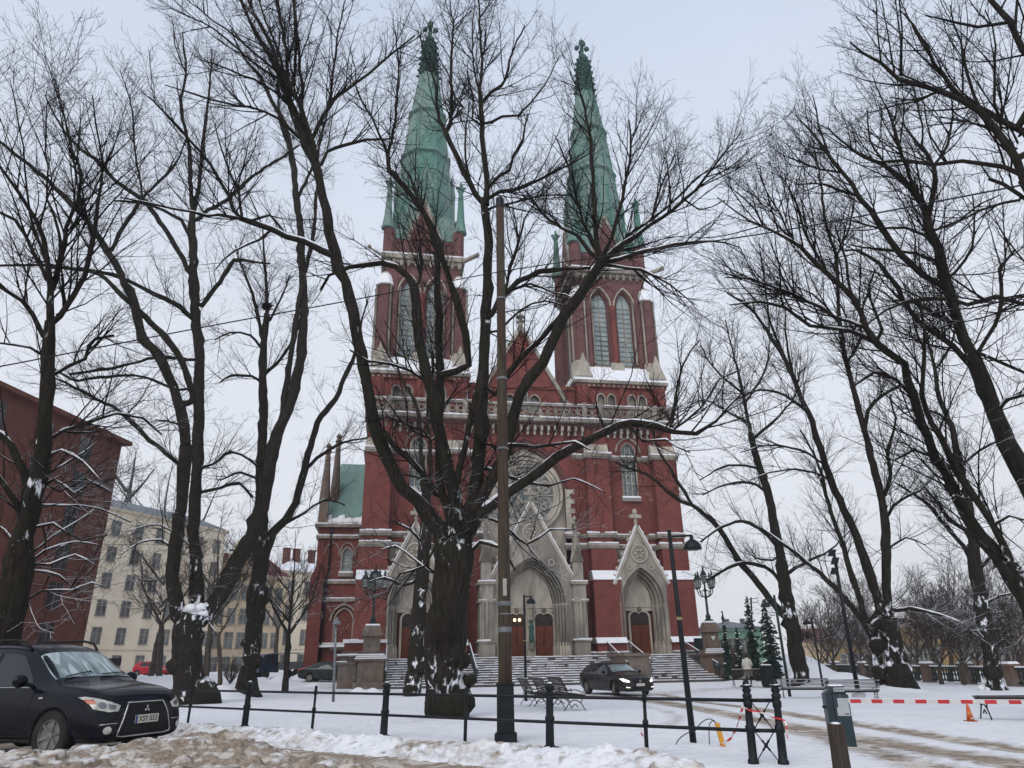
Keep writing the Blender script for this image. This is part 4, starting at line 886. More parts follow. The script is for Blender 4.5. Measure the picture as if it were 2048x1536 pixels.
# ------------------------------------------------------------------ trees
def bark_mat(name, c1, c2, c3, snow_lo, z_hi, thr):
    m, nt, b = new_mat(name)
    v = objvec(nt, (9, 9, 1.3)); v1 = objvec(nt)
    c = mixrgb(nt, mrange(nt, noise(nt, 1.6, 7, v, 0.3), 0.35, 0.65), c1, c2)
    c = mixrgb(nt, mrange(nt, noise(nt, 0.8, 4, v1), 0.45, 0.7), c, c3)
    g = N(nt, "NewGeometry"); s = N(nt, "SeparateXYZ"); nt.links.new(g.outputs["Normal"], s.inputs[0])
    p = N(nt, "SeparateXYZ"); nt.links.new(v1, p.inputs[0])
    hz = mrange(nt, p.outputs[2], z_hi * 0.5, z_hi, 0.0, 0.7)
    q = math_(nt, 'ADD', s.outputs[2], math_(nt, 'MULTIPLY', math_(nt, 'SUBTRACT', noise(nt, 3.0, 6, v1), 0.5), 1.5))
    q = math_(nt, 'SUBTRACT', q, hz)
    if snow_lo:
        at_ = N(nt, "Attribute"); at_.attribute_name = "stuck"
        q2 = math_(nt, 'ADD', at_.outputs["Fac"], math_(nt, 'MULTIPLY', math_(nt, 'SUBTRACT', noise(nt, 1.0, 6, objvec(nt, (4, 4, 2.2)), 0.4, 0.6), 0.5), 2.6)); q = math_(nt, 'MAXIMUM', q, math_(nt, 'ADD', q2, 0.25))
    c = mixrgb(nt, mrange(nt, q, thr, thr + 0.2), c, (0.82, 0.84, 0.88))
    nt.links.new(c, b.inputs["Base Color"]); b.inputs["Roughness"].default_value = 0.9; b.inputs["Specular IOR Level"].default_value = 0.15
    if snow_lo: bump(nt, b, noise(nt, 2.4, 6, v, 0.4), 0.9, 0.05)
    return m
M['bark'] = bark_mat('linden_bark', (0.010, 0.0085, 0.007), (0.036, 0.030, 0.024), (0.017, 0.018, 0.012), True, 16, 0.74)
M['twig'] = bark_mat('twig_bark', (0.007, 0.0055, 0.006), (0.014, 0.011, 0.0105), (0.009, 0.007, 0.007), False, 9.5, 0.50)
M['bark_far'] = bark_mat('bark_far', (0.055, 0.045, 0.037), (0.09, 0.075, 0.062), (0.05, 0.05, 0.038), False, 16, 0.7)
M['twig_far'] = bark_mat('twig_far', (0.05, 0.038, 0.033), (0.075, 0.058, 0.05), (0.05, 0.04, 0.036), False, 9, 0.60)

def resample(P, R, step):
    """smooth curve through P, points about `step` apart"""
    P = np.asarray(P, float); R = np.asarray(R, float); out = []; rr = []
    Q = np.vstack([2 * P[0] - P[1], P, 2 * P[-1] - P[-2]])
    for i in range(len(P) - 1):
        a, b, c, d = Q[i], Q[i + 1], Q[i + 2], Q[i + 3]; L = np.linalg.norm(c - b); n = max(1, int(round(L / step)))
        for k in range(n):
            t = k / n
            out.append(0.5 * (2 * b + (c - a) * t + (2 * a - 5 * b + 4 * c - d) * t * t + (3 * b - a - 3 * c + d) * t ** 3)); rr.append(R[i] + (R[i + 1] - R[i]) * t)
    out.append(P[-1]); rr.append(R[-1]); return np.array(out), np.array(rr)

def tubes(P, R, n):
    """P (N,K,3), R (N,K) -> vertices, quads of N open tubes"""
    Nn, K, _ = P.shape
    T = np.empty_like(P); T[:, 1:-1] = P[:, 2:] - P[:, :-2]; T[:, 0] = P[:, 1] - P[:, 0]; T[:, -1] = P[:, -1] - P[:, -2]
    T /= np.linalg.norm(T, axis=2, keepdims=True) + 1e-9
    ref = np.zeros_like(T); ref[..., 0] = 0.31; ref[..., 1] = 0.95
    X = np.cross(T, ref); X /= np.linalg.norm(X, axis=2, keepdims=True) + 1e-9; Y = np.cross(T, X)
    a = np.arange(n) * 2 * pi / n
    V = P[:, :, None] + R[:, :, None, None] * (np.cos(a)[None, None, :, None] * X[:, :, None] + np.sin(a)[None, None, :, None] * Y[:, :, None])
    idx = np.arange(Nn * K * n).reshape(Nn, K, n); nx = np.roll(idx, -1, axis=2)
    F = np.stack([idx[:, :-1], nx[:, :-1], nx[:, 1:], idx[:, 1:]], -1).reshape(-1, 4)
    return V.reshape(-1, 3), F

def spawn(rng, P, R, per_m, len_lo, len_hi, K, t0=0.15, ang=(0.5, 1.1), up=0.25, rf=0.6, rmin=0.003, rcap=0.05, curl=0.25, wob=0.09):
    """children growing out of a list of polylines (N,K0,3)"""
    Nn, K0, _ = P.shape
    L = np.linalg.norm(np.diff(P, axis=1), axis=2).sum(1)
    cnt = rng.poisson(L * per_m * (1 - t0)); par = np.repeat(np.arange(Nn), cnt); m = len(par)
    if m == 0: return np.zeros((0, K, 3)), np.zeros((0, K))
    t = t0 + (1 - t0) * rng.rand(m); f = t * (K0 - 1); i = np.minimum(f.astype(int), K0 - 2); w = f - i
    p0 = P[par, i] * (1 - w)[:, None] + P[par, i + 1] * w[:, None]; r0 = R[par, i] * (1 - w) + R[par, i + 1] * w
    T = P[par, i + 1] - P[par, i]; T /= np.linalg.norm(T, axis=1)[:, None] + 1e-9
    q = rng.randn(m, 3); q -= T * (q * T).sum(1)[:, None]; q /= np.linalg.norm(q, axis=1)[:, None] + 1e-9
    a = rng.uniform(ang[0], ang[1], m)
    d = T * np.cos(a)[:, None] + q * np.sin(a)[:, None]; d[:, 2] += up; d /= np.linalg.norm(d, axis=1)[:, None]
    ln = rng.uniform(len_lo, len_hi, m) * (1.15 - 0.6 * t); ln = np.minimum(ln, np.maximum(L[par] * 0.8, len_lo))
    rr = np.clip(r0 * rf, rmin, rcap) ; rr = np.minimum(rr, np.maximum(ln * 0.016, rmin))
    C = np.empty((m, K, 3)); C[:, 0] = p0; RR = np.empty((m, K)); RR[:, 0] = rr
    for k in range(1, K):
        d = d + rng.randn(m, 3) * wob; d[:, 2] += curl / K; d /= np.linalg.norm(d, axis=1)[:, None]
        C[:, k] = C[:, k - 1] + d * (ln / (K - 1))[:, None]; RR[:, k] = np.maximum(rmin, rr * (1 - 0.75 * k / (K - 1)))
    return C, RR

def to_k(P, R, K):
    s = np.concatenate([[0], np.cumsum(np.linalg.norm(np.diff(P, axis=0), axis=1))]); u = np.linspace(0, s[-1], K)
    return np.stack([np.interp(u, s, P[:, j]) for j in range(3)], -1), np.interp(u, s, R)

def grow_crown(rng, lines, dens=1.0, l1=(1.2, 4.0), rmin=0.0032, detail=3, up=0.25, l1_per=2.3, up_scale=1.0):
    """lines: list of (P,R) limbs; returns vertices and quads of all twigs"""
    LP = []; LR = []
    for P, R in lines:
        s = np.linalg.norm(np.diff(P, axis=0), axis=1).sum(); n = max(1, int(s / 3.5))
        Pk, Rk = to_k(P, R, n * 6 + 1)
        for q in range(n): LP.append(Pk[q * 6:q * 6 + 7]); LR.append(Rk[q * 6:q * 6 + 7])
    LP = np.array(LP); LR = np.array(LR)
    thin = LR.mean(1) < 0.13
    Vs = []; Fs = []; off = 0
    def push(P, R, n):
        nonlocal off
        if len(P) == 0: return
        V, F = tubes(P, R, n); Vs.append(V); Fs.append(F + off); off += len(V)
    C1, R1 = spawn(rng, LP[thin], LR[thin], l1_per * dens, l1[0], l1[1], 7, 0.0, (0.45, 1.0), up, 0.6, rmin * 1.6, 0.024, 0.45)
    if (~thin).any():
        Ca, Ra = spawn(rng, LP[~thin], LR[~thin], 1.25 * dens, l1[0] * 0.6, l1[1] * 0.8, 7, 0.0, (0.9, 1.4), 0.1, 0.2, rmin * 1.6, 0.02, 0.1)
        C1 = np.concatenate([C1, Ca]); R1 = np.concatenate([R1, Ra])
    push(C1, R1, 5)
    C2, R2 = spawn(rng, C1, R1, 4.6 * dens, 0.4, 1.7, 5, 0.12, (0.5, 1.1), 0.12, 0.6, rmin * 1.15, 0.016, 0.25, 0.12)
    push(C2, R2, 3)
    if detail >= 3:
        C3, R3 = spawn(rng, C2, R2, 6.2 * dens, 0.14, 0.55, 3, 0.15, (0.5, 1.0), 0.08, 0.75, rmin, 0.007, 0.15, 0.12)
        push(C3, R3, 3)
    return np.concatenate(Vs), np.concatenate(Fs)

def limb_mesh(rng, lines, sides=10, rough=0.13):
    Vs = []; Fs = []; off = 0
    for P, R in lines:
        n = sides if R.max() > 0.07 else 6
        K = len(P)
        V, F = tubes(P[None], R[None], n); V = V.reshape(K, n, 3)
        ph = rng.rand(4) * 6.28; s = np.arange(K)[:, None]; a = np.arange(n)[None] * 2 * pi / n
        k = 1 + rough * (np.sin(3 * a + ph[0] + s * 0.35) * 0.5 + np.sin(2 * a + ph[1] - s * 0.8) * 0.5 + 0.6 * np.sin(s * 1.3 + ph[2]) * np.sin(a + ph[3] + s * 0.5)) + 0.045 * rng.randn(K, n); kn = (rng.rand(K, n) < 0.03) * rng.uniform(0.15, 0.5, (K, n)); k = k + kn + 0.5 * (np.roll(kn, 1, 1) + np.roll(kn, -1, 1))
        V = P[:, None] + (V - P[:, None]) * k[..., None]
        V = V.reshape(-1, 3); V = np.vstack([V, P[-1:] + (P[-1:] - P[-2:-1]) * 0.02]); F2 = F + off
        tip = off + K * n; e = off + (K - 1) * n + np.arange(n); cap = np.stack([e, np.roll(e, -1), np.full(n, tip), np.full(n, tip)], -1)
        Vs.append(V); Fs.append(F2); Fs.append(cap); off += len(V)
    return np.concatenate(Vs), np.concatenate(Fs)
def fast_mesh_tri_ok(name, V, F, mat, parent):
    """quads, some of them with a repeated last corner (made triangles)"""
    tri = F[:, 2] == F[:, 3]; Q = F[~tri]; T = F[tri][:, :3]
    me = bpy.data.meshes.new(name); me.vertices.add(len(V)); me.vertices.foreach_set("co", np.asarray(V, np.float32).ravel())
    li = np.concatenate([Q.ravel(), T.ravel()]).astype(np.int32); me.loops.add(len(li)); me.loops.foreach_set("vertex_index", li)
    nq, nt_ = len(Q), len(T); me.polygons.add(nq + nt_)
    me.polygons.foreach_set("loop_start", np.concatenate([np.arange(nq) * 4, nq * 4 + np.arange(nt_) * 3]).astype(np.int32))
    me.polygons.foreach_set("loop_total", np.concatenate([np.full(nq, 4), np.full(nt_, 3)]).astype(np.int32))
    me.polygons.foreach_set("use_smooth", np.ones(nq + nt_, dtype=bool)); me.update(calc_edges=True); me.materials.append(M[mat])
    o = bpy.data.objects.new(name, me); COL.objects.link(o); o.parent = parent; return o

def snow_ridges(rng, lines, zmax, amount=0.8):
    Vs = []; Fs = []; off = 0
    for P, R in lines:
        if len(P) < 3: continue
        P2, R2 = resample(P, R, 0.28)
        T = np.gradient(P2, axis=0); T /= np.linalg.norm(T, axis=1)[:, None] + 1e-9
        hor = np.hypot(T[:, 0], T[:, 1]); keep = (hor > 0.62) & (P2[:, 2] < zmax * (0.5 + hor * 0.6)) & (R2 < 0.4)
        n = len(P2); i = 0
        while i < n:
            if keep[i] and rng.rand() < amount:
                j = i
                while j < n and keep[j] and rng.rand() < 0.96: j += 1
                if j - i >= 3:
                    up = np.array([0, 0, 1.0]) - T[i:j] * T[i:j, 2:3]; up /= np.linalg.norm(up, axis=1)[:, None]
                    wob = 0.8 + 0.4 * rng.rand(j - i); rr = R2[i:j] * 0.62 * wob + 0.008; rr[0] *= 0.3; rr[-1] *= 0.3
                    C = P2[i:j] + up * (R2[i:j] * 0.62)[:, None]
                    V, F = tubes(C[None], rr[None], 6); Vs.append(V); Fs.append(F + off); off += len(V)
                i = j + 1
            else: i += 1
    return (np.concatenate(Vs), np.concatenate(Fs)) if Vs else (None, None)

def tree(label, D, limbs, seed, base='auto', dens=1.0, spread=0.35, zs=13, snow=0.75, burls=(), blobs=(), l1=(1.2, 4.0), lean=-0.12, rmin=0.0032, detail=3, group=None, far=False, l1_per=3.2):
    """limbs: polylines of (photo x, photo y, radius in photo pixels); the first is the trunk"""
    rng = np.random.RandomState(seed); pxD = []; lines = []
    if base == 'auto': p_ = on_ground(limbs[0][0][0], limbs[0][0][1]); D = hypot(p_.x, p_.y)
    for li, L in enumerate(limbs):
        L = [tuple(q) for q in L]; n = len(L)
        if li == 0: d0 = D
        else:
            best = min(pxD, key=lambda q: hypot(q[0] - L[0][0], q[1] - L[0][1])); d0 = best[2]
            if hypot(best[0] - L[0][0], best[1] - L[0][1]) > 4: L = [(best[0], best[1], L[0][2])] + L; n += 1
        plen = sum(hypot(L[i + 1][0] - L[i][0], L[i + 1][1] - L[i][1]) for i in range(n - 1))
        m = plen * D / FPX
        d1 = d0 + (rng.uniform(-1, 0.75) * spread * m if li else lean * m)
        d1 = max(d1, D * 0.62)
        s = 0; P = []; R = []
        for i, (x, y, r) in enumerate(L):
            if i: s += hypot(x - L[i - 1][0], y - L[i - 1][1])
            t = s / plen; dd = d0 + (d1 - d0) * (t ** 1.3 if li else t)
            q = at(x, y, dd); P.append(q); R.append(max(0.006, r * (0.77 if li else 0.95) * float((q - EYE) @ np.array(_F)) / FPX)); pxD.append((x, y, dd))
            if i < n - 1:
                for w in (0.33, 0.66): pxD.append((x + (L[i + 1][0] - x) * w, y + (L[i + 1][1] - y) * w, dd))
        P, R = resample(P, R, 0.45 if li else 0.3)
        if li: P[1:-1] += rng.randn(len(P) - 2, 3) * 0.02
        lines.append((P, R))
    o_ = lines[0][0][0].copy()
    if False: bz = gz(o_[0], o_[1]); o_[2] = bz
    P0, R0 = lines[0]
    g0 = gz(P0[0][0], P0[0][1])
    if P0[0][2] > g0 - 0.2:    # carry the trunk into the ground, with a flare
        ext = P0[0].copy(); ext[2] = g0 - 0.25; P0 = np.vstack([ext, P0]); R0 = np.concatenate([[R0[0] * 1.08], R0]); lines[0] = (P0, R0)
    org = np.array([P0[0][0], P0[0][1], g0])
    t = thing('bare_tree', label, 'tree', org, 0, group)
    loc = [(P - org, R) for P, R in lines]
    V, F = limb_mesh(rng, loc, 12)
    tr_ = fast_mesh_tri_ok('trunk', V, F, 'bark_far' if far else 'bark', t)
    if not far:
        sv = np.zeros(len(V))
        for (x, y, r, sx) in blobs:
            dd = min(pxD, key=lambda q: hypot(q[0] - x, q[1] - y))[2]; q = at(x, y, dd) - org; k = r * dd / FPX
            e = ((V[:, 0] - q[0]) / (1.5 * k * sx + 0.1)) ** 2 + ((V[:, 2] - q[2]) / (1.7 * k + 0.15)) ** 2 + ((V[:, 1] - q[1]) / 1.2) ** 2; sv = np.maximum(sv, 0.60 * np.exp(-e))
        a_ = tr_.data.attributes.new('stuck', 'FLOAT', 'POINT'); a_.data.foreach_set('value', sv.astype(np.float32))
    main = [l for l in loc[1:]] if len(loc) > 1 else loc
    V, F = grow_crown(rng, main, dens, l1, rmin, detail, l1_per=l1_per)
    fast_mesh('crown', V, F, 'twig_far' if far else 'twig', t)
    if snow > 0:
        V, F = snow_ridges(rng, loc[1:], zs, snow)
        b = MB()
        if V is not None: b.add(V, F.tolist())
        for (x, y, r, sx) in blobs:
            dd = min(pxD, key=lambda q: hypot(q[0] - x, q[1] - y))[2]; q = at(x, y, dd - 0.35) - org; k = r * dd / FPX
            if r < 14: continue
            q = at(x, y, dd - 0.12) - org
            for z_ in range(14): b.blob(q + np.array([rng.randn() * k * sx * 0.4, rng.randn() * k * 0.25, rng.randn() * k * 0.35]), (k * sx * 0.42, k * 0.3, k * 0.36), int(x) + z_, 10, 0.25)
        if b.n: b.build('snow', 'snow', t, True)
    if burls:
        b = MB()
        for i, (x, y, r) in enumerate(burls):
            dd = min(pxD, key=lambda q: hypot(q[0] - x, q[1] - y))[2]; q = at(x, y, dd - 0.25) - org; k = r * dd / FPX
            b.blob(q, (k, k * 0.8, k * 0.9), int(x + y), 14, 0.16)
        b.build('burl', 'bark', t, True)
    return t

tree('tall old linden cut by the left edge, before the dark brick building', 19.5, [
    [(8, 1330, 36), (12, 1269, 33), (35, 1152, 27), (47, 1073, 20), (66, 995, 17), (84, 917, 15), (90, 839, 13), (94, 772, 13), (98, 690, 12), (101, 642, 10)],
    [(101, 642, 9), (99, 577, 8), (94, 528, 7), (86, 479, 6), (75, 443, 5), (39, 385, 4), (0, 333, 3)],
    [(101, 650, 9), (120, 635, 8), (146, 593, 7), (169, 551, 6), (182, 502, 6), (192, 446, 5), (195, 398, 4), (205, 332, 3), (195, 250, 2), (185, 190, 1.3)],
    [(102, 580, 7), (124, 521, 6), (133, 456, 5), (153, 404, 4), (163, 349, 3.4), (143, 300, 2.6), (130, 230, 1.8), (105, 150, 1)],
    [(90, 675, 6), (65, 632, 6), (39, 603, 5.5), (0, 573, 5), (-40, 555, 4)],
    [(94, 560, 6), (72, 512, 5), (49, 469, 4.5), (29, 443, 4), (0, 425, 3.4), (-30, 400, 2.5)],
    [(100, 878, 5), (130, 860, 5), (168, 847, 4.5), (230, 827, 4), (289, 837, 3), (324, 870, 2)],
    [(62, 990, 11), (50, 950, 10), (43, 929, 10), (23, 890, 9), (0, 870, 8), (-40, 850, 7)],
    [(45, 1040, 9), (23, 995, 8), (0, 955, 7), (-30, 930, 6)],
    [(104, 752, 5), (140, 733, 5), (172, 717, 4.5), (182, 695, 4), (192, 681, 4), (228, 671, 2.5)],
    [(85, 707, 4), (60, 698, 3.5), (25, 692, 3), (-10, 685, 2.5)],
    [(47, 1200, 3.4), (86, 1179, 3), (145, 1179, 2.4), (184, 1165, 2), (215, 1175, 1.4)],
    [(60, 1045, 3), (85, 1048, 2.6), (95, 1075, 2.2), (90, 1110, 1.6)], [(70, 1012, 3.4), (120, 1010, 3), (200, 1020, 2.4), (262, 1045, 1.6)],
    [(60, 1110, 3), (110, 1070, 2.5), (160, 1040, 2), (200, 1010, 1.3)], [(78, 950, 3.4), (130, 930, 2.8), (170, 905, 2), (200, 880, 1.3)],
    [(75, 960, 4), (120, 985, 3.4), (170, 960, 2.6), (225, 985, 1.5)], [(60, 1000, 4), (110, 960, 3.4), (150, 985, 2.6), (205, 945, 1.5)], [(50, 1060, 3.6), (105, 1050, 3), (165, 1080, 2.4), (215, 1070, 1.4)], [(45, 1130, 3.4), (100, 1130, 2.8), (150, 1110, 2), (190, 1130, 1.2)], [(30, 1170, 3), (70, 1140, 2.6), (120, 1150, 1.8), (160, 1200, 1.1)], [(82, 920, 3.6), (125, 900, 3), (165, 925, 2.2), (200, 960, 1.3)], [(40, 1100, 3), (10, 1060, 2.4), (-20, 1040, 1.6)],
    [(40, 1140, 3), (90, 1100, 2.4), (150, 1085, 1.8), (200, 1090, 1.2)],
    [(94, 528, 4), (60, 430, 3), (50, 340, 2.4), (38, 250, 1.6), (20, 160, 1)], [(124, 500, 4), (100, 400, 3), (90, 300, 2), (95, 200, 1.2)],
], 11, base=None, dens=0.95, zs=12, blobs=[(52, 1085, 7, 0.5), (66, 985, 8, 1)])
tree('great twisting linden with three stems from one snowy fork, left of centre', 25.5, [
    [(378, 1408, 38), (376, 1358, 32), (375, 1288, 28), (378, 1249, 31), (385, 1225, 32)],
    [(366, 1240, 22), (353, 1210, 19), (345, 1155, 17), (351, 1093, 16), (359, 1034, 15), (367, 956, 15), (372, 890, 14)],
    [(372, 890, 13), (365, 831, 13), (339, 758, 12), (316, 709, 11.5), (286, 674, 11), (270, 609, 11), (250, 567, 9), (228, 521, 8.5), (208, 492, 8), (182, 453, 7), (143, 407, 6.5), (101, 365, 5.5), (59, 329, 4.5), (20, 300, 4), (-15, 270, 3)],
    [(225, 500, 5), (238, 469, 5), (273, 414, 4.5), (293, 388, 4), (342, 339, 3), (365, 300, 2), (375, 260, 1.2)],
    [(386, 800, 8), (365, 725, 8), (333, 677, 8), (300, 644, 7.5), (283, 625, 7), (234, 583, 6), (195, 547, 5), (130, 536, 4), (60, 530, 3.4), (0, 531, 2.6)],
    [(388, 1235, 22), (391, 1190, 17), (394, 1132, 15), (387, 1073, 14), (391, 995, 14), (394, 917, 14), (398, 839, 14), (398, 758, 13), (398, 693, 12), (391, 628, 11), (388, 563, 11), (386, 498, 10), (383, 459, 9), (385, 430, 8)],
    [(385, 430, 6), (380, 358, 5), (378, 293, 4.5), (362, 212, 3.6), (372, 146, 2.6), (365, 65, 1.5)],
    [(385, 430, 6), (398, 374, 5), (404, 309, 4.5), (411, 244, 3.6), (420, 163, 2.4), (424, 98, 1.4)],
    [(380, 548, 6), (358, 502, 6), (326, 453, 6), (286, 401, 6), (228, 359, 5), (195, 320, 4.4), (163, 300, 3.6), (120, 250, 2.6), (90, 190, 1.5)],
    [(378, 470, 4.5), (362, 440, 4.4), (345, 430, 4), (290, 407, 3.4), (230, 402, 2.4)],
    [(404, 610, 6), (422, 585, 6), (440, 563, 6), (455, 540, 5.5), (469, 520, 5), (508, 524, 3.4), (541, 527, 2)],
    [(396, 440, 5), (410, 425, 5), (456, 397, 4.6), (508, 351, 3.6), (577, 306, 2.6), (600, 290, 1.6)],
    [(388, 640, 6), (370, 622, 6), (345, 606, 6), (293, 580, 5), (247, 557, 4.6), (186, 541, 4), (127, 534, 3), (70, 520, 2)],
    [(400, 1236, 26), (424, 1210, 22), (441, 1190, 21), (469, 1132, 20), (504, 1073, 19), (523, 1015, 18), (535, 956, 16), (547, 898, 15), (560, 856, 14), (586, 790, 14), (599, 725, 12), (606, 660, 11), (608, 595, 10), (604, 530, 9.5), (601, 465, 9), (596, 423, 8), (593, 390, 8), (583, 309, 7), (567, 244, 6), (544, 202, 5), (521, 153, 4.4), (495, 124, 3.4), (475, 90, 2.4), (463, 60, 1.6)],
    [(597, 395, 4), (610, 365, 4), (625, 335, 3.6), (642, 280, 2.6), (655, 220, 1.8)],
    [(563, 845, 8), (567, 807, 8), (580, 725, 7), (590, 660, 7), (605, 563, 6), (625, 481, 5), (632, 400, 4), (636, 330, 2.6), (640, 260, 1.5)],
    [(376, 950, 6), (350, 920, 6), (300, 880, 6), (255, 835, 5.5), (225, 812, 5), (195, 800, 4), (130, 765, 3), (80, 745, 2)],
    [(372, 880, 3), (355, 848, 2.6), (310, 840, 2)], [(400, 935, 4), (425, 930, 3.6), (462, 903, 3.6), (500, 920, 3), (518, 935, 2)],
    [(402, 985, 4), (440, 975, 4), (478, 965, 3.8), (505, 995, 3)], [(388, 720, 4), (330, 715, 4), (280, 722, 3), (230, 735, 4), (140, 748, 3)],
    [(398, 770, 4), (360, 780, 3.4), (320, 765, 3.2), (270, 750, 3), (200, 755, 4), (140, 758, 3.4), (90, 720, 2)],
    [(583, 309, 4), (560, 240, 3.4), (555, 150, 2.4), (560, 60, 1.4)], [(372, 146, 2), (350, 90, 1.5), (345, 40, 1)],
    [(208, 492, 4), (165, 420, 3.6), (150, 330, 3), (130, 240, 2), (105, 160, 1)], [(286, 401, 3), (270, 300, 2.6), (262, 210, 1.8), (240, 140, 1)],
    [(391, 1100, 3), (340, 1060, 2.4), (300, 1050, 2), (250, 1065, 1.4)], [(352, 1100, 3.4), (320, 1080, 3), (280, 1085, 2), (240, 1110, 1.2)],
], 12, dens=0.85, zs=14, burls=[(400, 1395, 34), (352, 1330, 16), (362, 1395, 22)], blobs=[(388, 1228, 20, 1.2), (398, 1376, 16, 1.6), (391, 1200, 10, 0.6), (396, 1130, 9, 0.6)])
tree('straighter linden with a bird nest, standing left of the church transept', 28, [
    [(494, 1395, 26), (495, 1350, 18), (504, 1308, 17), (509, 1240, 18), (512, 1191, 19), (518, 1150, 16), (523, 1113, 15), (523, 1054, 13), (521, 995, 11), (521, 937, 9.5), (525, 878, 9), (527, 820, 9), (526, 791, 8.5), (526, 725, 8), (528, 677, 6.5), (534, 628, 6)],
    [(534, 628, 5), (534, 595, 4.5), (531, 546, 3.4), (528, 500, 2.4), (525, 450, 1.4)],
    [(525, 680, 5), (518, 640, 4.4), (508, 602, 4), (495, 560, 3.4), (482, 530, 2.4), (470, 490, 1.4)],
    [(530, 1110, 12), (547, 1066, 11), (570, 1040, 10), (586, 1015, 10), (605, 956, 9), (625, 878, 8), (642, 833, 7), (671, 797, 7), (690, 752, 6), (710, 706, 4.4), (722, 650, 2.6), (735, 600, 1.5)],
    [(528, 750, 4.4), (560, 720, 4), (580, 690, 3.4), (600, 640, 2.6), (615, 590, 1.6)], [(528, 770, 4), (505, 752, 3.6), (460, 752, 3), (440, 765, 2)],
    [(540, 640, 3), (560, 600, 2.6), (580, 550, 1.6)], [(526, 700, 3.6), (500, 670, 3), (460, 665, 2.4), (430, 680, 1.6)],
    [(610, 940, 4.4), (650, 905, 4), (690, 885, 3), (735, 875, 2)], [(532, 1160, 4), (500, 1110, 3.4), (460, 1100, 2.4)], [(520, 960, 3.4), (480, 945, 3), (440, 960, 2)],
    [(560, 1055, 4), (600, 1030, 3.4), (650, 1000, 2.6), (690, 1010, 1.6)],
], 13, dens=0.9, zs=12, blobs=[(503, 1304, 10, 1.4), (531, 1078, 8, 1.1), (522, 1175, 6, 1.2)], burls=[(505, 1320, 17), (480, 1395, 14), (515, 1215, 12)])
nest = MB()
for i in range(60):
    rr = random.Random(i); a = rr.uniform(0, 6.28); c = at(534, 612, 27.2); d = np.array([cos(a), sin(a), rr.uniform(-0.3, 0.3)]); q = c + np.array([rr.uniform(-.12, .12), rr.uniform(-.12, .12), rr.uniform(-.12, .1)]); nest.bar(q - d * 0.2, q + d * 0.2, 0.014)
nest.blob(at(534, 613, 27.2), (0.2, 0.2, 0.15), 3, 10, 0.2)
tag(nest.build('bird_nest', 'twig'), 'dark bird nest of sticks high in the nested linden', 'nest')
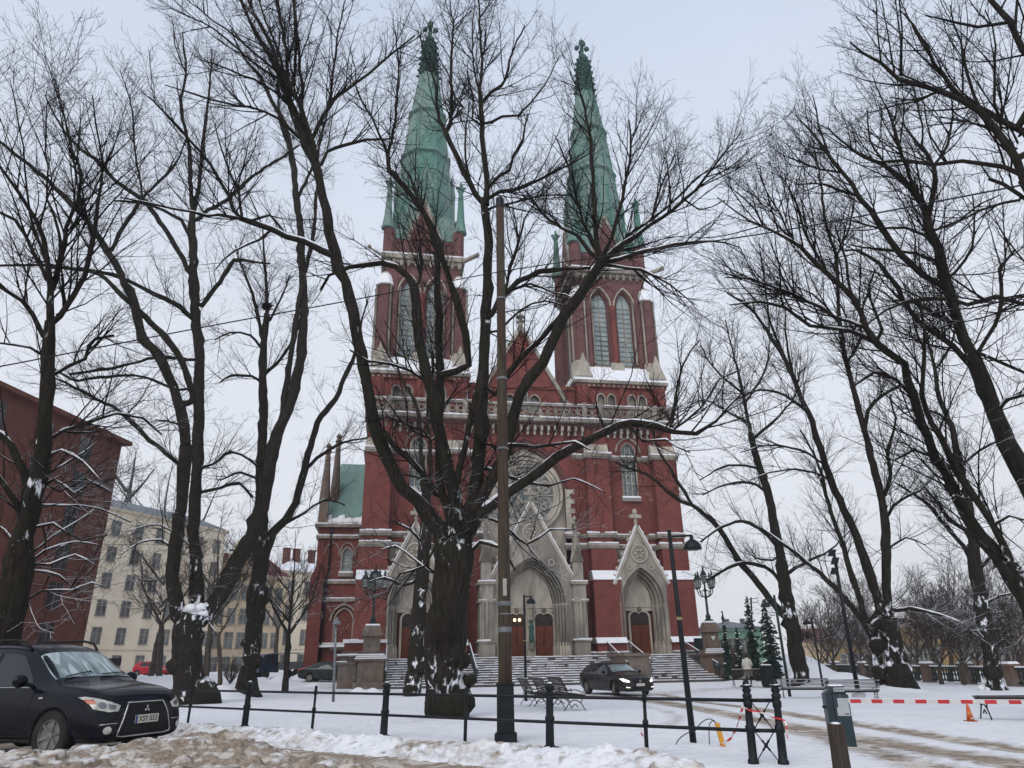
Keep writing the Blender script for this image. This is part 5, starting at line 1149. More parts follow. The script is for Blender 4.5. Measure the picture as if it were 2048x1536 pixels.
tree('largest linden in the middle with a burled trunk and five spreading snowy limbs', 18.6, [
    [(895, 1434, 40), (893, 1395, 42), (889, 1350, 42), (888, 1300, 42), (896, 1230, 42), (903, 1160, 40), (910, 1110, 38), (914, 1085, 32)],
    [(893, 1120, 26), (880, 1060, 21), (858, 1022, 19), (835, 1000, 18), (807, 975, 17), (779, 928, 16), (757, 880, 16), (743, 826, 15), (732, 754, 15), (718, 683, 14), (705, 625, 13.5), (691, 563, 13), (671, 505, 13), (655, 439, 12), (642, 374, 12), (629, 325, 11), (612, 293, 11), (593, 234, 10), (577, 195, 9), (560, 156, 7), (534, 104, 5), (508, 59, 4), (485, 10, 3), (470, -40, 2)],
    [(632, 330, 8), (618, 260, 7), (598, 205, 6), (570, 163, 5), (547, 98, 4.5), (521, 49, 4), (495, 0, 3), (480, -50, 2)],
    [(578, 175, 6), (577, 163, 5), (570, 81, 4), (560, 33, 3.4), (551, -30, 2)], [(580, 180, 5), (595, 120, 4), (590, 50, 3), (585, -30, 2)], [(575, 170, 4), (560, 110, 3.4), (530, 40, 2.6), (510, -30, 2)],
    [(600, 245, 5), (605, 163, 4.5), (593, 81, 3.6), (588, 0, 2.4), (590, -50, 1.5)],
    [(668, 513, 9), (640, 500, 8.5), (609, 485, 8), (544, 459, 7.5), (505, 445, 7), (479, 436, 6.5)], [(479, 436, 5), (456, 391, 4.5), (420, 329, 4), (385, 286, 3.4), (339, 234, 2.6), (300, 195, 1.6)],
    [(484, 438, 4.6), (440, 430, 4), (385, 425, 3.2), (310, 410, 2.6), (240, 395, 1.6)], [(485, 430, 4), (475, 380, 3.4), (450, 320, 2.6), (430, 250, 1.6)],
    [(544, 459, 3.6), (520, 480, 3), (470, 500, 2.2), (430, 540, 1.4)], [(500, 442, 3.6), (540, 430, 3), (560, 455, 2)],
    [(620, 290, 5), (629, 270, 5), (658, 212, 4.4), (691, 179, 4), (739, 146, 3.4), (788, 104, 2.6), (830, 70, 1.6)],
    [(641, 330, 5), (655, 305, 4.6), (691, 290, 4.2), (733, 280, 3.4), (788, 277, 2)], [(655, 222, 4), (662, 190, 3.6), (668, 130, 3), (678, 65, 2.2), (691, 0, 1.4)],
    [(590, 220, 3.6), (530, 170, 3), (460, 140, 2.4), (400, 120, 1.6)], [(570, 165, 3.4), (500, 120, 3), (430, 60, 2.2), (350, 20, 1.4)],
    [(610, 285, 4), (560, 240, 3.4), (500, 215, 3), (420, 200, 2.2), (330, 170, 1.4)], [(560, 150, 3), (480, 80, 2.4), (400, 20, 1.6), (350, -20, 1)],
    [(908, 1100, 24), (910, 1030, 20), (903, 965, 17), (890, 915, 16), (875, 844, 15), (865, 790, 14), (850, 736, 13), (840, 683, 12.5), (836, 629, 12), (829, 578, 12)],
    [(829, 578, 9), (818, 554, 8), (790, 529, 7.5), (736, 527, 6.5), (700, 536, 5), (660, 550, 3.4), (640, 580, 2)], [(829, 580, 5), (845, 540, 4), (840, 480, 3), (830, 430, 2)],
    [(862, 880, 4), (845, 862, 4), (800, 840, 4), (775, 832, 3), (740, 845, 2)], [(845, 760, 4), (820, 740, 4), (780, 728, 4), (738, 722, 3), (700, 700, 2)],
    [(915, 1110, 20), (905, 1050, 14), (885, 990, 11), (879, 951, 11), (879, 844, 11), (879, 701, 10), (876, 611, 9), (875, 522, 8), (876, 482, 7.5), (856, 439, 7), (824, 391, 6.5), (800, 362, 6), (778, 342, 6), (775, 309, 5.5)],
    [(775, 309, 4), (760, 270, 3.4), (735, 220, 2.6), (700, 150, 1.6)], [(776, 310, 4), (791, 228, 3.6), (797, 130, 2.6), (790, 60, 1.5)],
    [(938, 730, 9), (935, 690, 9), (925, 640, 9), (915, 600, 8.6), (893, 540, 8), (872, 485, 7), (857, 440, 5.5), (838, 400, 4), (820, 350, 2.6)],
    [(918, 1090, 30), (935, 1040, 22), (949, 1000, 19), (955, 940, 18), (960, 880, 17), (965, 772, 16), (971, 665, 13), (974, 557, 12), (976, 486, 11), (974, 439, 10), (967, 398, 9)],
    [(960, 405, 7), (928, 342, 7), (902, 286, 6.6), (890, 262, 6)], [(890, 262, 4.6), (878, 235, 4), (872, 190, 3.4), (869, 163, 3), (850, 110, 2.2), (835, 60, 1.5)],
    [(892, 264, 5), (901, 245, 5), (902, 195, 4.2), (902, 130, 3.4), (907, 60, 2.4), (900, 0, 1.5)], [(903, 240, 3), (925, 215, 2.6), (912, 195, 2.2), (895, 160, 1.4)],
    [(972, 410, 8), (973, 374, 7), (967, 293, 6.4), (962, 212, 6), (959, 176, 5.4)], [(959, 176, 4.2), (963, 146, 4), (960, 65, 3), (957, -20, 2)], [(958, 180, 3), (948, 130, 2.4), (945, 60, 1.8), (950, 0, 1)],
    [(963, 205, 4.6), (984, 185, 4.4), (1003, 173, 4), (1015, 140, 3.4), (1026, 98, 2.6), (1050, 50, 1.6)], [(966, 248, 4.4), (985, 245, 4), (1006, 234, 3.6), (1039, 231, 2.6)], [(1035, 233, 2.6), (1060, 205, 2.4), (1090, 170, 2), (1120, 110, 1.2)],
    [(972, 400, 5), (1000, 385, 5), (1026, 381, 4.4), (1074, 361, 3.6), (1139, 329, 2.6), (1190, 300, 1.6)], [(973, 380, 5), (1000, 350, 4.6), (1019, 339, 4), (1026, 313, 3.6), (1045, 277, 3), (1055, 228, 2)],
    [(975, 420, 3.6), (1020, 405, 3), (1080, 392, 2.4), (1140, 390, 1.6)], [(962, 250, 3), (945, 240, 3), (945, 200, 2.4), (935, 140, 1.6)], [(955, 395, 4), (935, 340, 3.4), (930, 270, 2.4), (940, 200, 1.5)],
    [(972, 640, 7), (985, 630, 7), (997, 600, 7), (1020, 580, 6.8), (1040, 565, 6.5), (1076, 543, 6), (1130, 540, 4.6), (1180, 536, 3.4)], [(1008, 590, 4), (1022, 532, 3.8), (1037, 486, 3.4), (1050, 440, 2.4), (1075, 400, 1.5)],
    [(1010, 585, 3.6), (1060, 570, 3.4), (1110, 585, 2.6), (1150, 600, 1.6)], [(1000, 660, 3.6), (1040, 620, 3), (1090, 600, 2.4), (1130, 612, 1.6)],
    [(935, 1060, 24), (962, 1000, 17), (988, 955, 15), (1011, 900, 15), (1022, 844, 14), (1040, 790, 14), (1062, 757, 14), (1087, 726, 14), (1112, 665, 13), (1148, 604, 13), (1183, 550, 13), (1203, 522, 13)],
    [(1201, 522, 7), (1190, 460, 6), (1188, 380, 5), (1183, 325, 4.4), (1178, 260, 3.6), (1165, 200, 2.6), (1140, 145, 1.4)], [(1205, 520, 7), (1245, 490, 6), (1300, 450, 5), (1370, 400, 4), (1430, 330, 2.6), (1482, 265, 1.4)],
    [(1205, 518, 6), (1230, 450, 5), (1250, 370, 4), (1262, 300, 3), (1258, 240, 1.6)], [(1208, 524, 6), (1280, 502, 5), (1350, 488, 4), (1420, 480, 2.6), (1480, 495, 1.5)], 
    [(1198, 520, 6), (1150, 470, 4.6), (1100, 440, 3.4), (1050, 380, 2)], [(1208, 520, 5), (1270, 460, 4), (1330, 420, 3.2), (1400, 350, 2.2), (1450, 330, 1.4)],
    [(1208, 528, 4.6), (1280, 540, 3.6), (1340, 570, 2.4), (1390, 610, 1.4)], [(1200, 516, 5), (1160, 420, 3.6), (1140, 340, 2.4), (1110, 270, 1.4)], 
    [(1300, 452, 3), (1320, 380, 2.4), (1350, 310, 1.4)], [(1370, 400, 2.6), (1400, 420, 2), (1450, 400, 1.4)],
    [(990, 790, 6), (1020, 738, 6.4), (1058, 701, 6.4), (1094, 665, 6.4), (1130, 622, 6), (1165, 585, 4.4), (1190, 560, 3)],
    [(940, 1050, 22), (985, 1008, 14), (1019, 985, 13), (1058, 958, 12), (1112, 920, 12), (1165, 887, 11), (1212, 862, 10.5), (1262, 850, 9.5), (1308, 849, 9), (1346, 863, 6), (1390, 868, 5), (1430, 845, 3.4), (1480, 790, 2)],
    [(1340, 862, 4), (1350, 800, 3.4), (1365, 730, 2.6), (1400, 680, 1.5)], [(1258, 852, 4), (1285, 885, 3.4), (1330, 880, 3), (1380, 905, 2)], [(1212, 862, 3), (1200, 830, 2.4), (1190, 790, 1.4)],
    [(1345, 860, 3.6), (1400, 820, 3), (1440, 760, 2), (1480, 740, 1.2)],
    [(872, 990, 8), (850, 955, 7.5), (818, 920, 7), (786, 890, 6.4), (764, 855, 4.6)],
    [(905, 990, 10), (915, 958, 9), (925, 915, 8), (933, 880, 8), (944, 820, 7), (951, 783, 5)],
    [(985, 895, 5), (1040, 893, 5), (1095, 892, 4), (1150, 885, 3), (1180, 900, 2)], [(975, 935, 5), (1010, 950, 5), (1050, 965, 4), (1100, 972, 4)], [(1098, 972, 2.4), (1150, 960, 2), (1210, 985, 1.3)],
    [(925, 1120, 5), (960, 1085, 4.6), (1000, 1095, 4), (1030, 1140, 3)], [(950, 1030, 4), (1010, 1050, 3.6), (1055, 1090, 3.4), (1100, 1060, 2.4), (1150, 1060, 1.5)],
    [(878, 1080, 4), (850, 1130, 3.4), (800, 1150, 2.6), (770, 1200, 1.6)], [(870, 1150, 3), (830, 1120, 2.6), (790, 1090, 2), (760, 1100, 1.2)],
], 14, dens=0.9, zs=15, l1=(1.0, 3.6), burls=[(898, 1412, 44), (880, 1400, 30), (918, 1405, 28), (918, 1320, 20), (938, 1360, 13), (884, 1345, 16), (915, 1240, 12)],
    blobs=[(917, 1085, 10, 0.5), (888, 1070, 9, 1.2), (930, 1350, 11, 1.3), (892, 1378, 16, 1.7), (935, 1380, 12, 1.0), (872, 1332, 9, 1.0), (922, 1000, 9, 0.6), (928, 950, 9, 0.6), (936, 890, 8, 0.5)])
tree('slimmer snow-flecked linden directly behind the largest middle one, on its left', 23.5, [
    [(824, 1392, 20), (829, 1350, 16), (833, 1290, 15), (838, 1210, 15), (845, 1140, 14), (852, 1060, 13), (852, 1000, 9), (846, 950, 7), (843, 915, 6)],
    [(843, 915, 5.5), (840, 844, 5), (835, 815, 4.5), (822, 790, 4), (800, 750, 3), (790, 700, 2)], [(852, 1010, 7), (862, 940, 6.4), (858, 870, 5), (856, 800, 4), (866, 740, 3), (860, 680, 1.6)],
    [(848, 1150, 5), (810, 1170, 4), (770, 1155, 3), (735, 1165, 1.6)], [(850, 1090, 4), (820, 1060, 3), (780, 1040, 2)], [(845, 960, 3.4), (810, 950, 2.6), (780, 960, 1.6)],
], 15, dens=0.9, zs=12, lean=0.02, blobs=[(836, 1265, 7, 0.8), (842, 1210, 6, 0.7), (838, 1330, 7, 1.2), (832, 1370, 9, 0.8), (846, 1180, 5, .8)], burls=[(822, 1380, 14), (846, 1335, 14)])
tree('linden by the snow mound whose long low limb reaches towards the church', 31, [
    [(1602, 1372, 20), (1601, 1350, 16), (1592, 1300, 15), (1586, 1258, 15), (1577, 1215, 14), (1569, 1173, 13), (1561, 1110, 10), (1548, 1046, 9), (1535, 983, 8), (1518, 932, 7), (1501, 868, 6)],
    [(1501, 868, 5), (1494, 830, 4.6), (1489, 805, 4), (1480, 760, 3), (1465, 700, 2), (1450, 640, 1.2)],
    [(1569, 1232, 10), (1540, 1199, 9), (1506, 1156, 8), (1476, 1118, 7.4), (1451, 1076, 7), (1430, 1046, 6.6), (1400, 1021, 6), (1385, 1011, 5.6), (1364, 1003, 5), (1334, 982, 4.4), (1303, 955, 4), (1269, 940, 3), (1230, 925, 2)],
    [(1385, 1011, 4.6), (1370, 985, 4.2), (1345, 945, 3.6), (1318, 900, 3), (1305, 860, 2)],
    [(1565, 1173, 5), (1544, 1144, 4.8), (1510, 1127, 4.5), (1472, 1129, 4), (1442, 1144, 3.4), (1412, 1160, 2.2)], [(1552, 1089, 4.4), (1523, 1059, 4.2), (1485, 1042, 4), (1442, 1055, 3.2), (1400, 1084, 2)],
    [(1520, 940, 3.6), (1490, 930, 3.4), (1440, 935, 2.6), (1400, 960, 1.6)], [(1535, 985, 3.6), (1500, 965, 3.4), (1450, 970, 2.6), (1405, 990, 1.6)], [(1505, 880, 4), (1560, 830, 3), (1590, 790, 2), (1600, 740, 1.2)],
    [(1500, 850, 3.4), (1450, 820, 2.6), (1410, 800, 2), (1380, 810, 1.2)], [(1495, 800, 3), (1530, 740, 2.4), (1540, 680, 1.4)], [(1490, 790, 3), (1430, 740, 2.4), (1400, 690, 1.4)],
    [(1545, 1120, 3), (1510, 1115, 2.6), (1505, 1110, 2)], [(1570, 1150, 4), (1620, 1120, 3.6), (1660, 1100, 2.6), (1700, 1060, 1.6)],
], 16, dens=0.95, zs=12, burls=[(1598, 1372, 15), (1612, 1378, 12)], blobs=[(1572, 1222, 9, 0.8), (1600, 1358, 9, 0.8)])
tree('double-trunked linden with snowy burls at its foot, right of the benches', 24.5, [
    [(1800, 1382, 27), (1798, 1352, 25), (1789, 1300, 20), (1781, 1265, 19), (1775, 1235, 18)],
    [(1776, 1235, 13), (1772, 1173, 11), (1772, 1089, 10.5), (1768, 1025, 10), (1755, 962, 9), (1739, 898, 8), (1722, 835, 7), (1708, 783, 6.5), (1690, 712, 5.5), (1679, 640, 5), (1672, 515, 4), (1651, 443, 3.4), (1640, 354, 2.4), (1625, 280, 1.2)],
    [(1768, 1235, 13), (1755, 1194, 12), (1734, 1131, 12), (1705, 1055, 10), (1671, 983, 9), (1645, 911, 8), (1624, 843, 7), (1600, 790, 6), (1572, 722, 5.4), (1543, 676, 4.4), (1500, 615, 3.4), (1454, 586, 2)],
    [(1740, 1255, 9), (1730, 1235, 8), (1713, 1180, 7), (1688, 1097, 6), (1662, 1025, 5), (1645, 953, 4), (1628, 911, 3), (1600, 860, 2)],
    [(1735, 1262, 8), (1720, 1235, 7.4), (1696, 1203, 7), (1654, 1160, 6), (1612, 1122, 5), (1561, 1084, 4), (1530, 1060, 2.4)],
    [(1762, 1370, 15), (1758, 1330, 13), (1752, 1290, 12), (1745, 1255, 12), (1760, 1225, 12)],
    [(1789, 1222, 4.4), (1820, 1216, 4.2), (1844, 1220, 4), (1887, 1232, 3.4), (1929, 1249, 2.4)], [(1768, 1040, 4), (1800, 1000, 3.6), (1840, 980, 2.6), (1870, 950, 1.6)],
    [(1765, 995, 5), (1780, 950, 4.6), (1775, 900, 4), (1790, 850, 3), (1780, 790, 2)], [(1730, 870, 5), (1738, 820, 4.6), (1765, 790, 4), (1800, 770, 3)],
    [(1697, 720, 4), (1720, 680, 3.6), (1722, 630, 3), (1740, 570, 2)], [(1620, 830, 4), (1570, 790, 3.4), (1520, 780, 2.6), (1470, 800, 1.6)], [(1680, 650, 3), (1640, 600, 2.6), (1590, 570, 1.6)],
    [(1648, 930, 3.4), (1600, 900, 3), (1540, 890, 2.4), (1480, 905, 1.4)], [(1660, 960, 3), (1610, 940, 2.6), (1540, 945, 2), (1500, 960, 1.2)], [(1772, 1100, 3), (1810, 1075, 2.6), (1850, 1090, 1.6)],
    [(1672, 515, 3), (1700, 450, 2.4), (1710, 380, 1.4)], [(1572, 722, 3.4), (1540, 640, 2.6), (1530, 560, 2), (1520, 500, 1.2)], [(1600, 800, 3.4), (1575, 700, 2.6), (1570, 620, 1.6)],
], 17, dens=0.95, zs=13, burls=[(1802, 1372, 25), (1798, 1345, 20), (1760, 1345, 14), (1755, 1290, 13)], blobs=[(1800, 1332, 15, 1.2), (1756, 1322, 9, 1.2), (1767, 1218, 9, 1.2), (1765, 1290, 7, .8), (1745, 1276, 6, 1.1)])
tree('snow-plastered upright linden before the balustrade, nearest the right edge', 29, [
    [(1990, 1380, 26), (1988, 1355, 17), (1980, 1310, 15), (1971, 1258, 14), (1962, 1200, 13), (1954, 1152, 13), (1948, 1110, 12), (1946, 1089, 12)],
    [(1946, 1089, 10), (1937, 1004, 9), (1920, 932, 8), (1903, 856, 7), (1878, 792, 5.5), (1868, 730, 4), (1850, 660, 2.6), (1835, 600, 1.5)],
    [(1950, 1130, 6), (1925, 1090, 5.6), (1895, 1055, 5), (1862, 1015, 4.6), (1830, 990, 4), (1790, 965, 2)], [(1955, 1140, 5), (1985, 1110, 4.6), (1992, 1135, 4), (2010, 1110, 3)], [(1946, 1089, 6), (1930, 1060, 5.6), (1900, 1040, 5), (1870, 1000, 3), (1840, 960, 1.6)],
    [(1920, 935, 4), (1960, 900, 3.4), (2000, 880, 2.4)], [(1905, 860, 4), (1880, 830, 3.4), (1840, 820, 2.4), (1800, 830, 1.4)], [(1965, 1215, 3), (2000, 1190, 2.4), (2030, 1185, 1.6)],
    [(1870, 740, 3.4), (1900, 690, 3), (1920, 620, 2)],
], 18, dens=0.95, zs=14, burls=[(1985, 1345, 14)], blobs=[(1963, 1255, 9, 0.8), (1955, 1210, 7, 1), (1987, 1322, 8, 1), (1975, 1372, 14, 1.1), (2003, 1375, 10, 1.1)])
tree('leaning linden rooted just beyond the right edge, its long limbs crossing to the left', 21, [
    [(2135, 1470, 30), (2100, 1320, 26), (2060, 1215, 18), (2035, 1173, 16), (2001, 1118, 15), (1965, 1075, 14)],
    [(1965, 1075, 14), (1930, 1020, 13), (1908, 983, 12), (1870, 911, 12), (1840, 843, 11), (1824, 795, 10), (1805, 730, 9), (1775, 705, 9), (1758, 690, 9), (1733, 658, 8), (1704, 597, 7), (1658, 551, 6), (1597, 493, 5), (1536, 461, 3.4), (1472, 425, 2), (1435, 395, 1.2)],
    [(2062, 1215, 12), (2048, 1152, 11), (2022, 1122, 10), (1984, 1046, 9), (1937, 974, 9), (1899, 907, 8), (1865, 847, 7), (1850, 790, 6), (1845, 720, 5), (1850, 660, 3.4), (1840, 600, 2)],
    [(1822, 790, 5), (1790, 755, 4.6), (1745, 745, 4), (1710, 770, 2.4)], [(1758, 690, 6), (1700, 660, 5), (1620, 650, 5), (1570, 615, 4.4), (1520, 605, 3.6), (1460, 610, 2)],
    [(1733, 658, 5), (1670, 630, 5), (1610, 600, 4.4), (1550, 575, 3.6), (1500, 560, 2.4), (1450, 555, 1.4)], [(1597, 493, 3), (1560, 430, 2.4), (1530, 380, 1.8), (1520, 330, 1.1)],
    [(1540, 462, 2.4), (1490, 400, 2), (1455, 370, 1.2)], [(1658, 551, 4), (1610, 470, 3), (1590, 400, 2), (1560, 350, 1.2)], [(1704, 597, 4), (1690, 520, 3), (1670, 450, 2)],
    [(1750, 688, 5), (1765, 660, 4), (1740, 600, 3), (1750, 540, 2)], [(1985, 1050, 4), (2020, 1030, 3.6), (2048, 1040, 3)], [(1870, 915, 4), (1830, 900, 3.6), (1790, 920, 2.4)], [(1920, 1005, 4), (1930, 980, 3), (1900, 1000, 2.4), (1870, 990, 1.5)],
], 19, base=None, dens=0.95, zs=13, blobs=[(2040, 1150, 12, 0.8)])
tree('thick linden stem leaving the right edge of the photo with far-reaching upper limbs', 22.5, [
    [(2230, 1450, 34), (2170, 1250, 28), (2105, 1080, 22), (2043, 940, 19), (2013, 885, 17), (1988, 820, 16), (1965, 760, 15), (1944, 712, 14)],
    [(1944, 712, 14), (1915, 640, 13), (1887, 551, 12), (1869, 479, 11), (1855, 432, 10)], [(1855, 432, 8), (1830, 382, 7), (1805, 355, 6), (1776, 336, 5), (1730, 315, 4), (1690, 290, 2.6), (1655, 255, 1.5)],
    [(1858, 440, 7), (1866, 400, 6), (1867, 364, 5.4), (1868, 330, 4.6)], [(1868, 330, 3.6), (1895, 290, 3), (1905, 230, 2.2), (1900, 170, 1.3)], [(1868, 332, 3.4), (1845, 290, 3), (1840, 230, 2.2), (1820, 160, 1.3)],
    [(1850, 420, 6), (1837, 390, 5.6), (1819, 354, 5), (1805, 310, 4.4), (1790, 260, 3.4), (1765, 200, 2), (1745, 150, 1.2)],
    [(1903, 590, 8), (1880, 570, 8), (1848, 551, 8), (1801, 508, 7.5), (1758, 450, 7), (1722, 393, 6), (1686, 347, 5), (1650, 300, 4), (1622, 265, 2.6), (1590, 230, 1.4)],
    [(1943, 730, 7), (1905, 690, 7), (1865, 662, 7), (1822, 626, 6), (1794, 576, 5.4), (1758, 529, 4.6), (1720, 500, 3), (1680, 500, 1.8)], [(1915, 650, 5), (1870, 625, 5), (1830, 605, 4.6), (1790, 600, 3)],
    [(1875, 500, 5), (1850, 470, 4.6), (1810, 455, 4.2), (1760, 455, 3.2), (1700, 440, 2)], [(1870, 520, 4), (1830, 505, 4), (1760, 500, 3.4), (1700, 490, 2)], [(1722, 393, 4), (1680, 380, 3.4), (1630, 365, 2.6), (1590, 370, 1.5)],
    [(1955, 700, 5), (1990, 650, 5), (2005, 600, 4.4), (2000, 540, 4), (2030, 500, 3)], [(1945, 700, 5), (1995, 725, 4.6), (2048, 745, 4)], [(1872, 460, 3.4), (1920, 440, 3), (1960, 410, 2.4), (2000, 390, 1.6)],
    [(1680, 345, 3), (1640, 340, 2.6), (1600, 320, 1.8), (1575, 290, 1.2)], [(1655, 305, 3), (1640, 250, 2.4), (1625, 190, 1.3)], [(1990, 830, 5), (2010, 800, 5), (2048, 790, 4)],
    [(1776, 336, 3), (1740, 280, 2.4), (1735, 220, 1.5)], [(1888, 560, 4), (1930, 520, 3.4), (1950, 460, 2.4), (1945, 390, 1.4)],
], 20, base=None, dens=0.95, zs=8)
tree('nearest linden, only its upper branches showing in the top right corner', 16.5, [
    [(2420, 1500, 40), (2350, 1100, 34), (2260, 760, 26), (2160, 540, 20), (2100, 440, 15), (2048, 360, 12)],
    [(2048, 360, 10), (2030, 320, 10), (2013, 292, 9), (1990, 255, 9), (1964, 223, 8), (1920, 200, 7), (1875, 183, 6), (1801, 153, 5), (1726, 104, 3), (1700, 85, 1.8)],
    [(2070, 300, 9), (2048, 267, 8), (2000, 240, 7), (1949, 213, 6), (1900, 168, 5), (1870, 130, 4), (1855, 99, 3.4), (1825, 50, 2.4), (1800, 20, 1.4)],
    [(2090, 150, 9), (2048, 99, 8), (2015, 45, 7), (1984, 0, 6), (1960, -40, 5)], [(2060, 355, 7), (2000, 335, 6), (1924, 322, 5.4), (1870, 326, 4.6), (1810, 322, 4), (1760, 325, 3), (1700, 300, 1.6)],
    [(2048, 608, 6), (1991, 594, 6), (1960, 600, 6), (1937, 612, 5.4), (1901, 597, 5), (1850, 596, 4.4), (1810, 600, 4), (1770, 620, 3), (1735, 648, 2)], [(2060, 400, 6), (2010, 372, 5.4), (1978, 358, 4.4)],
    [(2015, 45, 5), (1960, 50, 4), (1900, 48, 3), (1850, 30, 1.6)], [(1964, 223, 4), (1935, 150, 3.4), (1920, 80, 2.4), (1900, 10, 1.6)], [(2000, 240, 4), (1985, 170, 3.4), (1990, 90, 2.4), (1970, 20, 1.6)],
    [(2030, 60, 4), (2035, -10, 3)], [(1875, 183, 3), (1830, 200, 2.4), (1780, 195, 1.6)], [(1905, 170, 3), (1870, 190, 2.4), (1800, 210, 2), (1740, 225, 1.2)], [(2040, 400, 4), (1960, 420, 3.4), (1900, 455, 2.4), (1860, 460, 1.6)],
    [(2200, 640, 10), (2120, 610, 8), (2048, 608, 6)],
], 21, base=None, dens=0.85, zs=6, lean=-0.05)
# ------------------------------------------------------------------ buildings
def building(name, label, origin, rz, w, d, h, wallmat, floors, cols, z0=1.4, dz=3.1, ww=1.1, wh=1.6, roof=None, side_cols=0, frame='stone', base=None, glass='pane_pale', cat='building', skip=(), xoff=0.0, roofmat='copper_roof', pitch=4.0, snowroof=False, margin=1.6):
    """front wall along local +x from the origin, facing local -y"""
    t = thing(name, label, cat, origin, rz)
    m = MB(); m.box(0, w, 0, d, -3, h); m.build('wall', wallmat, t)
    c = MB(); c.box(-0.25, w + 0.25, -0.3, d + 0.25, h, h + 0.35); c.build('cornice', base or wallmat, t)
    if base: b = MB(); b.box(-0.06, w + 0.06, -0.07, d + 0.05, -3, 0.9); b.box(-0.05, w + 0.05, -0.06, d, z0 + dz - 0.95, z0 + dz - 0.8); b.build('plinth', base, t)
    def win(mx, u, z):
        f = MB(); f.box(u - ww / 2 - 0.09, u + ww / 2 + 0.09, -0.09, -0.012, z - 0.09, z + wh + 0.09); f.box(u - ww / 2 - 0.15, u + ww / 2 + 0.15, -0.18, -0.013, z - 0.2, z - 0.09)
        g = MB(); g.box(u - ww / 2, u + ww / 2, -0.105, -0.091, z, z + wh)
        b = MB(); b.box(u - 0.035, u + 0.035, -0.13, -0.106, z, z + wh)
        b.box(u - ww / 2, u + ww / 2, -0.13, -0.106, z + wh * 0.62, z + wh * 0.62 + 0.06)
        for q in (f, g, b): q.xf(mx)
        o = f.build('window', frame, t); g.build('pane', glass, o); b.build('sash', 'stone_light' if frame != 'iron' else 'iron', o)
    k = 0
    for i in range(floors):
        for j in range(cols):
            if (i, j) in skip: continue
            win(Matrix.Identity(4), margin + xoff + (w - 2 * margin) * (j + 0.0) / max(1, cols - 1), z0 + i * dz)
        for j in range(side_cols):
            win(Matrix.Translation((w, 0, 0)) @ Matrix.Rotation(pi / 2, 4, 'Z'), 2 + (d - 4) * j / max(1, side_cols - 1), z0 + i * dz)
    if roof == 'hip':
        r = MB(); r.add([(-0.3, -0.35, h + 0.35), (w + 0.3, -0.35, h + 0.35), (w + 0.3, d + 0.3, h + 0.35), (-0.3, d + 0.3, h + 0.35), (d * 0.35, d / 2, h + pitch), (w - d * 0.35, d / 2, h + pitch)], [(0, 1, 5, 4), (1, 2, 5), (2, 3, 4, 5), (3, 0, 4), (3, 2, 1, 0)])
        ro = r.build('roof', roofmat, t)
    return t
def facing(p0, p1): return atan2(p1.y - p0.y, p1.x - p0.x)
M['cream'] = mottled('cream_plaster', (0.86, 0.77, 0.60), (0.76, 0.67, 0.52), 0.5, 0.9, 0.05, stretch=(1, 1, 0.3))
M['beige'] = mottled('beige_plaster', (0.68, 0.55, 0.38), (0.56, 0.45, 0.31), 0.5, 0.9, 0.05)
M['yellow'] = mottled('yellow_plaster', (0.34, 0.24, 0.11), (0.25, 0.17, 0.085), 0.5, 0.9, 0.05)
M['red_roof'] = mottled('red_roof', (0.15, 0.035, 0.03), (0.10, 0.028, 0.026), 2, 0.7, 0.1, stretch=(3, 1, 1))
M['slate'] = mottled('grey_roof', (0.10, 0.115, 0.13), (0.16, 0.18, 0.2), 1.5, 0.7, 0.1, stretch=(2, 1, 1))
M['green_wall'] = mottled('green_plaster', (0.15, 0.27, 0.19), (0.2, 0.34, 0.25), 1, 0.8, 0.05)
M['plaster_base'] = mottled('plaster_base', (0.62, 0.55, 0.44), (0.5, 0.44, 0.35), 1, 0.9, 0.1)
# dark brick block on the left: front wall from beyond the frame to the corner at (170, 1290)
c0 = at(166, 1290, 68); bd = radians(4)
W_ = 30
bo = thing('brick_building', 'tall dark red brick building with a black canopy on the left', 'building', (c0[0] - W_ * cos(bd + 0.78), c0[1] - W_ * sin(bd + 0.78) * 1.0, 0), 0)
bo.rotation_euler = (0, 0, 0); bo.location = (c0[0], c0[1], 0)
# corner at the origin; wall A runs to the left towards the camera, wall B recedes behind
c1_ = at(0, 780, 57.6); BA = atan2(c1_[1] - c0[1], c1_[0] - c0[0]) + pi
bo.rotation_euler = (0, 0, BA); HB = (at(248, 890, 68)[2])
m = MB(); m.box(-34, 0, 0, 16, -1, HB); m.build('wall', 'brick_bldg', bo)
m = MB(); m.box(-34.2, 0.55, -0.6, 16.3, HB, HB + 0.35); m.build('cornice', 'brick_bldg', bo)
for i in range(6):
    for j, u in enumerate((-4.4, -8.9, -13.4, -17.9)):
        z = 2.9 + i * 2.85
        f = MB(); f.box(u - 0.8, u + 0.8, -0.08, -0.012, z - 0.08, z + 2.0); f.box(u - 0.9, u + 0.9, -0.16, -0.013, z - 0.2, z - 0.081)
        g = MB(); g.box(u - 0.68, u + 0.68, -0.1, -0.081, z, z + 1.9); b = MB(); b.box(u - 0.04, u + 0.04, -0.13, -0.101, z, z + 1.9); b.box(u - 0.68, u + 0.68, -0.13, -0.101, z + 1.2, z + 1.27)
        o = f.build('window', 'brick_bldg', bo); g.build('pane', 'glass_dark', o); b.build('sash', 'granite', o)
m = MB(); m.box(-11, 1.9, -2.2, -0.02, 1.75, 2.3); cn = m.build('canopy', 'iron', bo)
m = MB(); m.box(-11, 0.1, -2.21, -0.05, 2.302, 2.4); m.build('snow_on_canopy', 'snow', cn)
m = MB(); m.box(-34, 0.02, -0.04, -0.01, -0.8, 1.75); m.build('ground_floor', 'iron', bo)
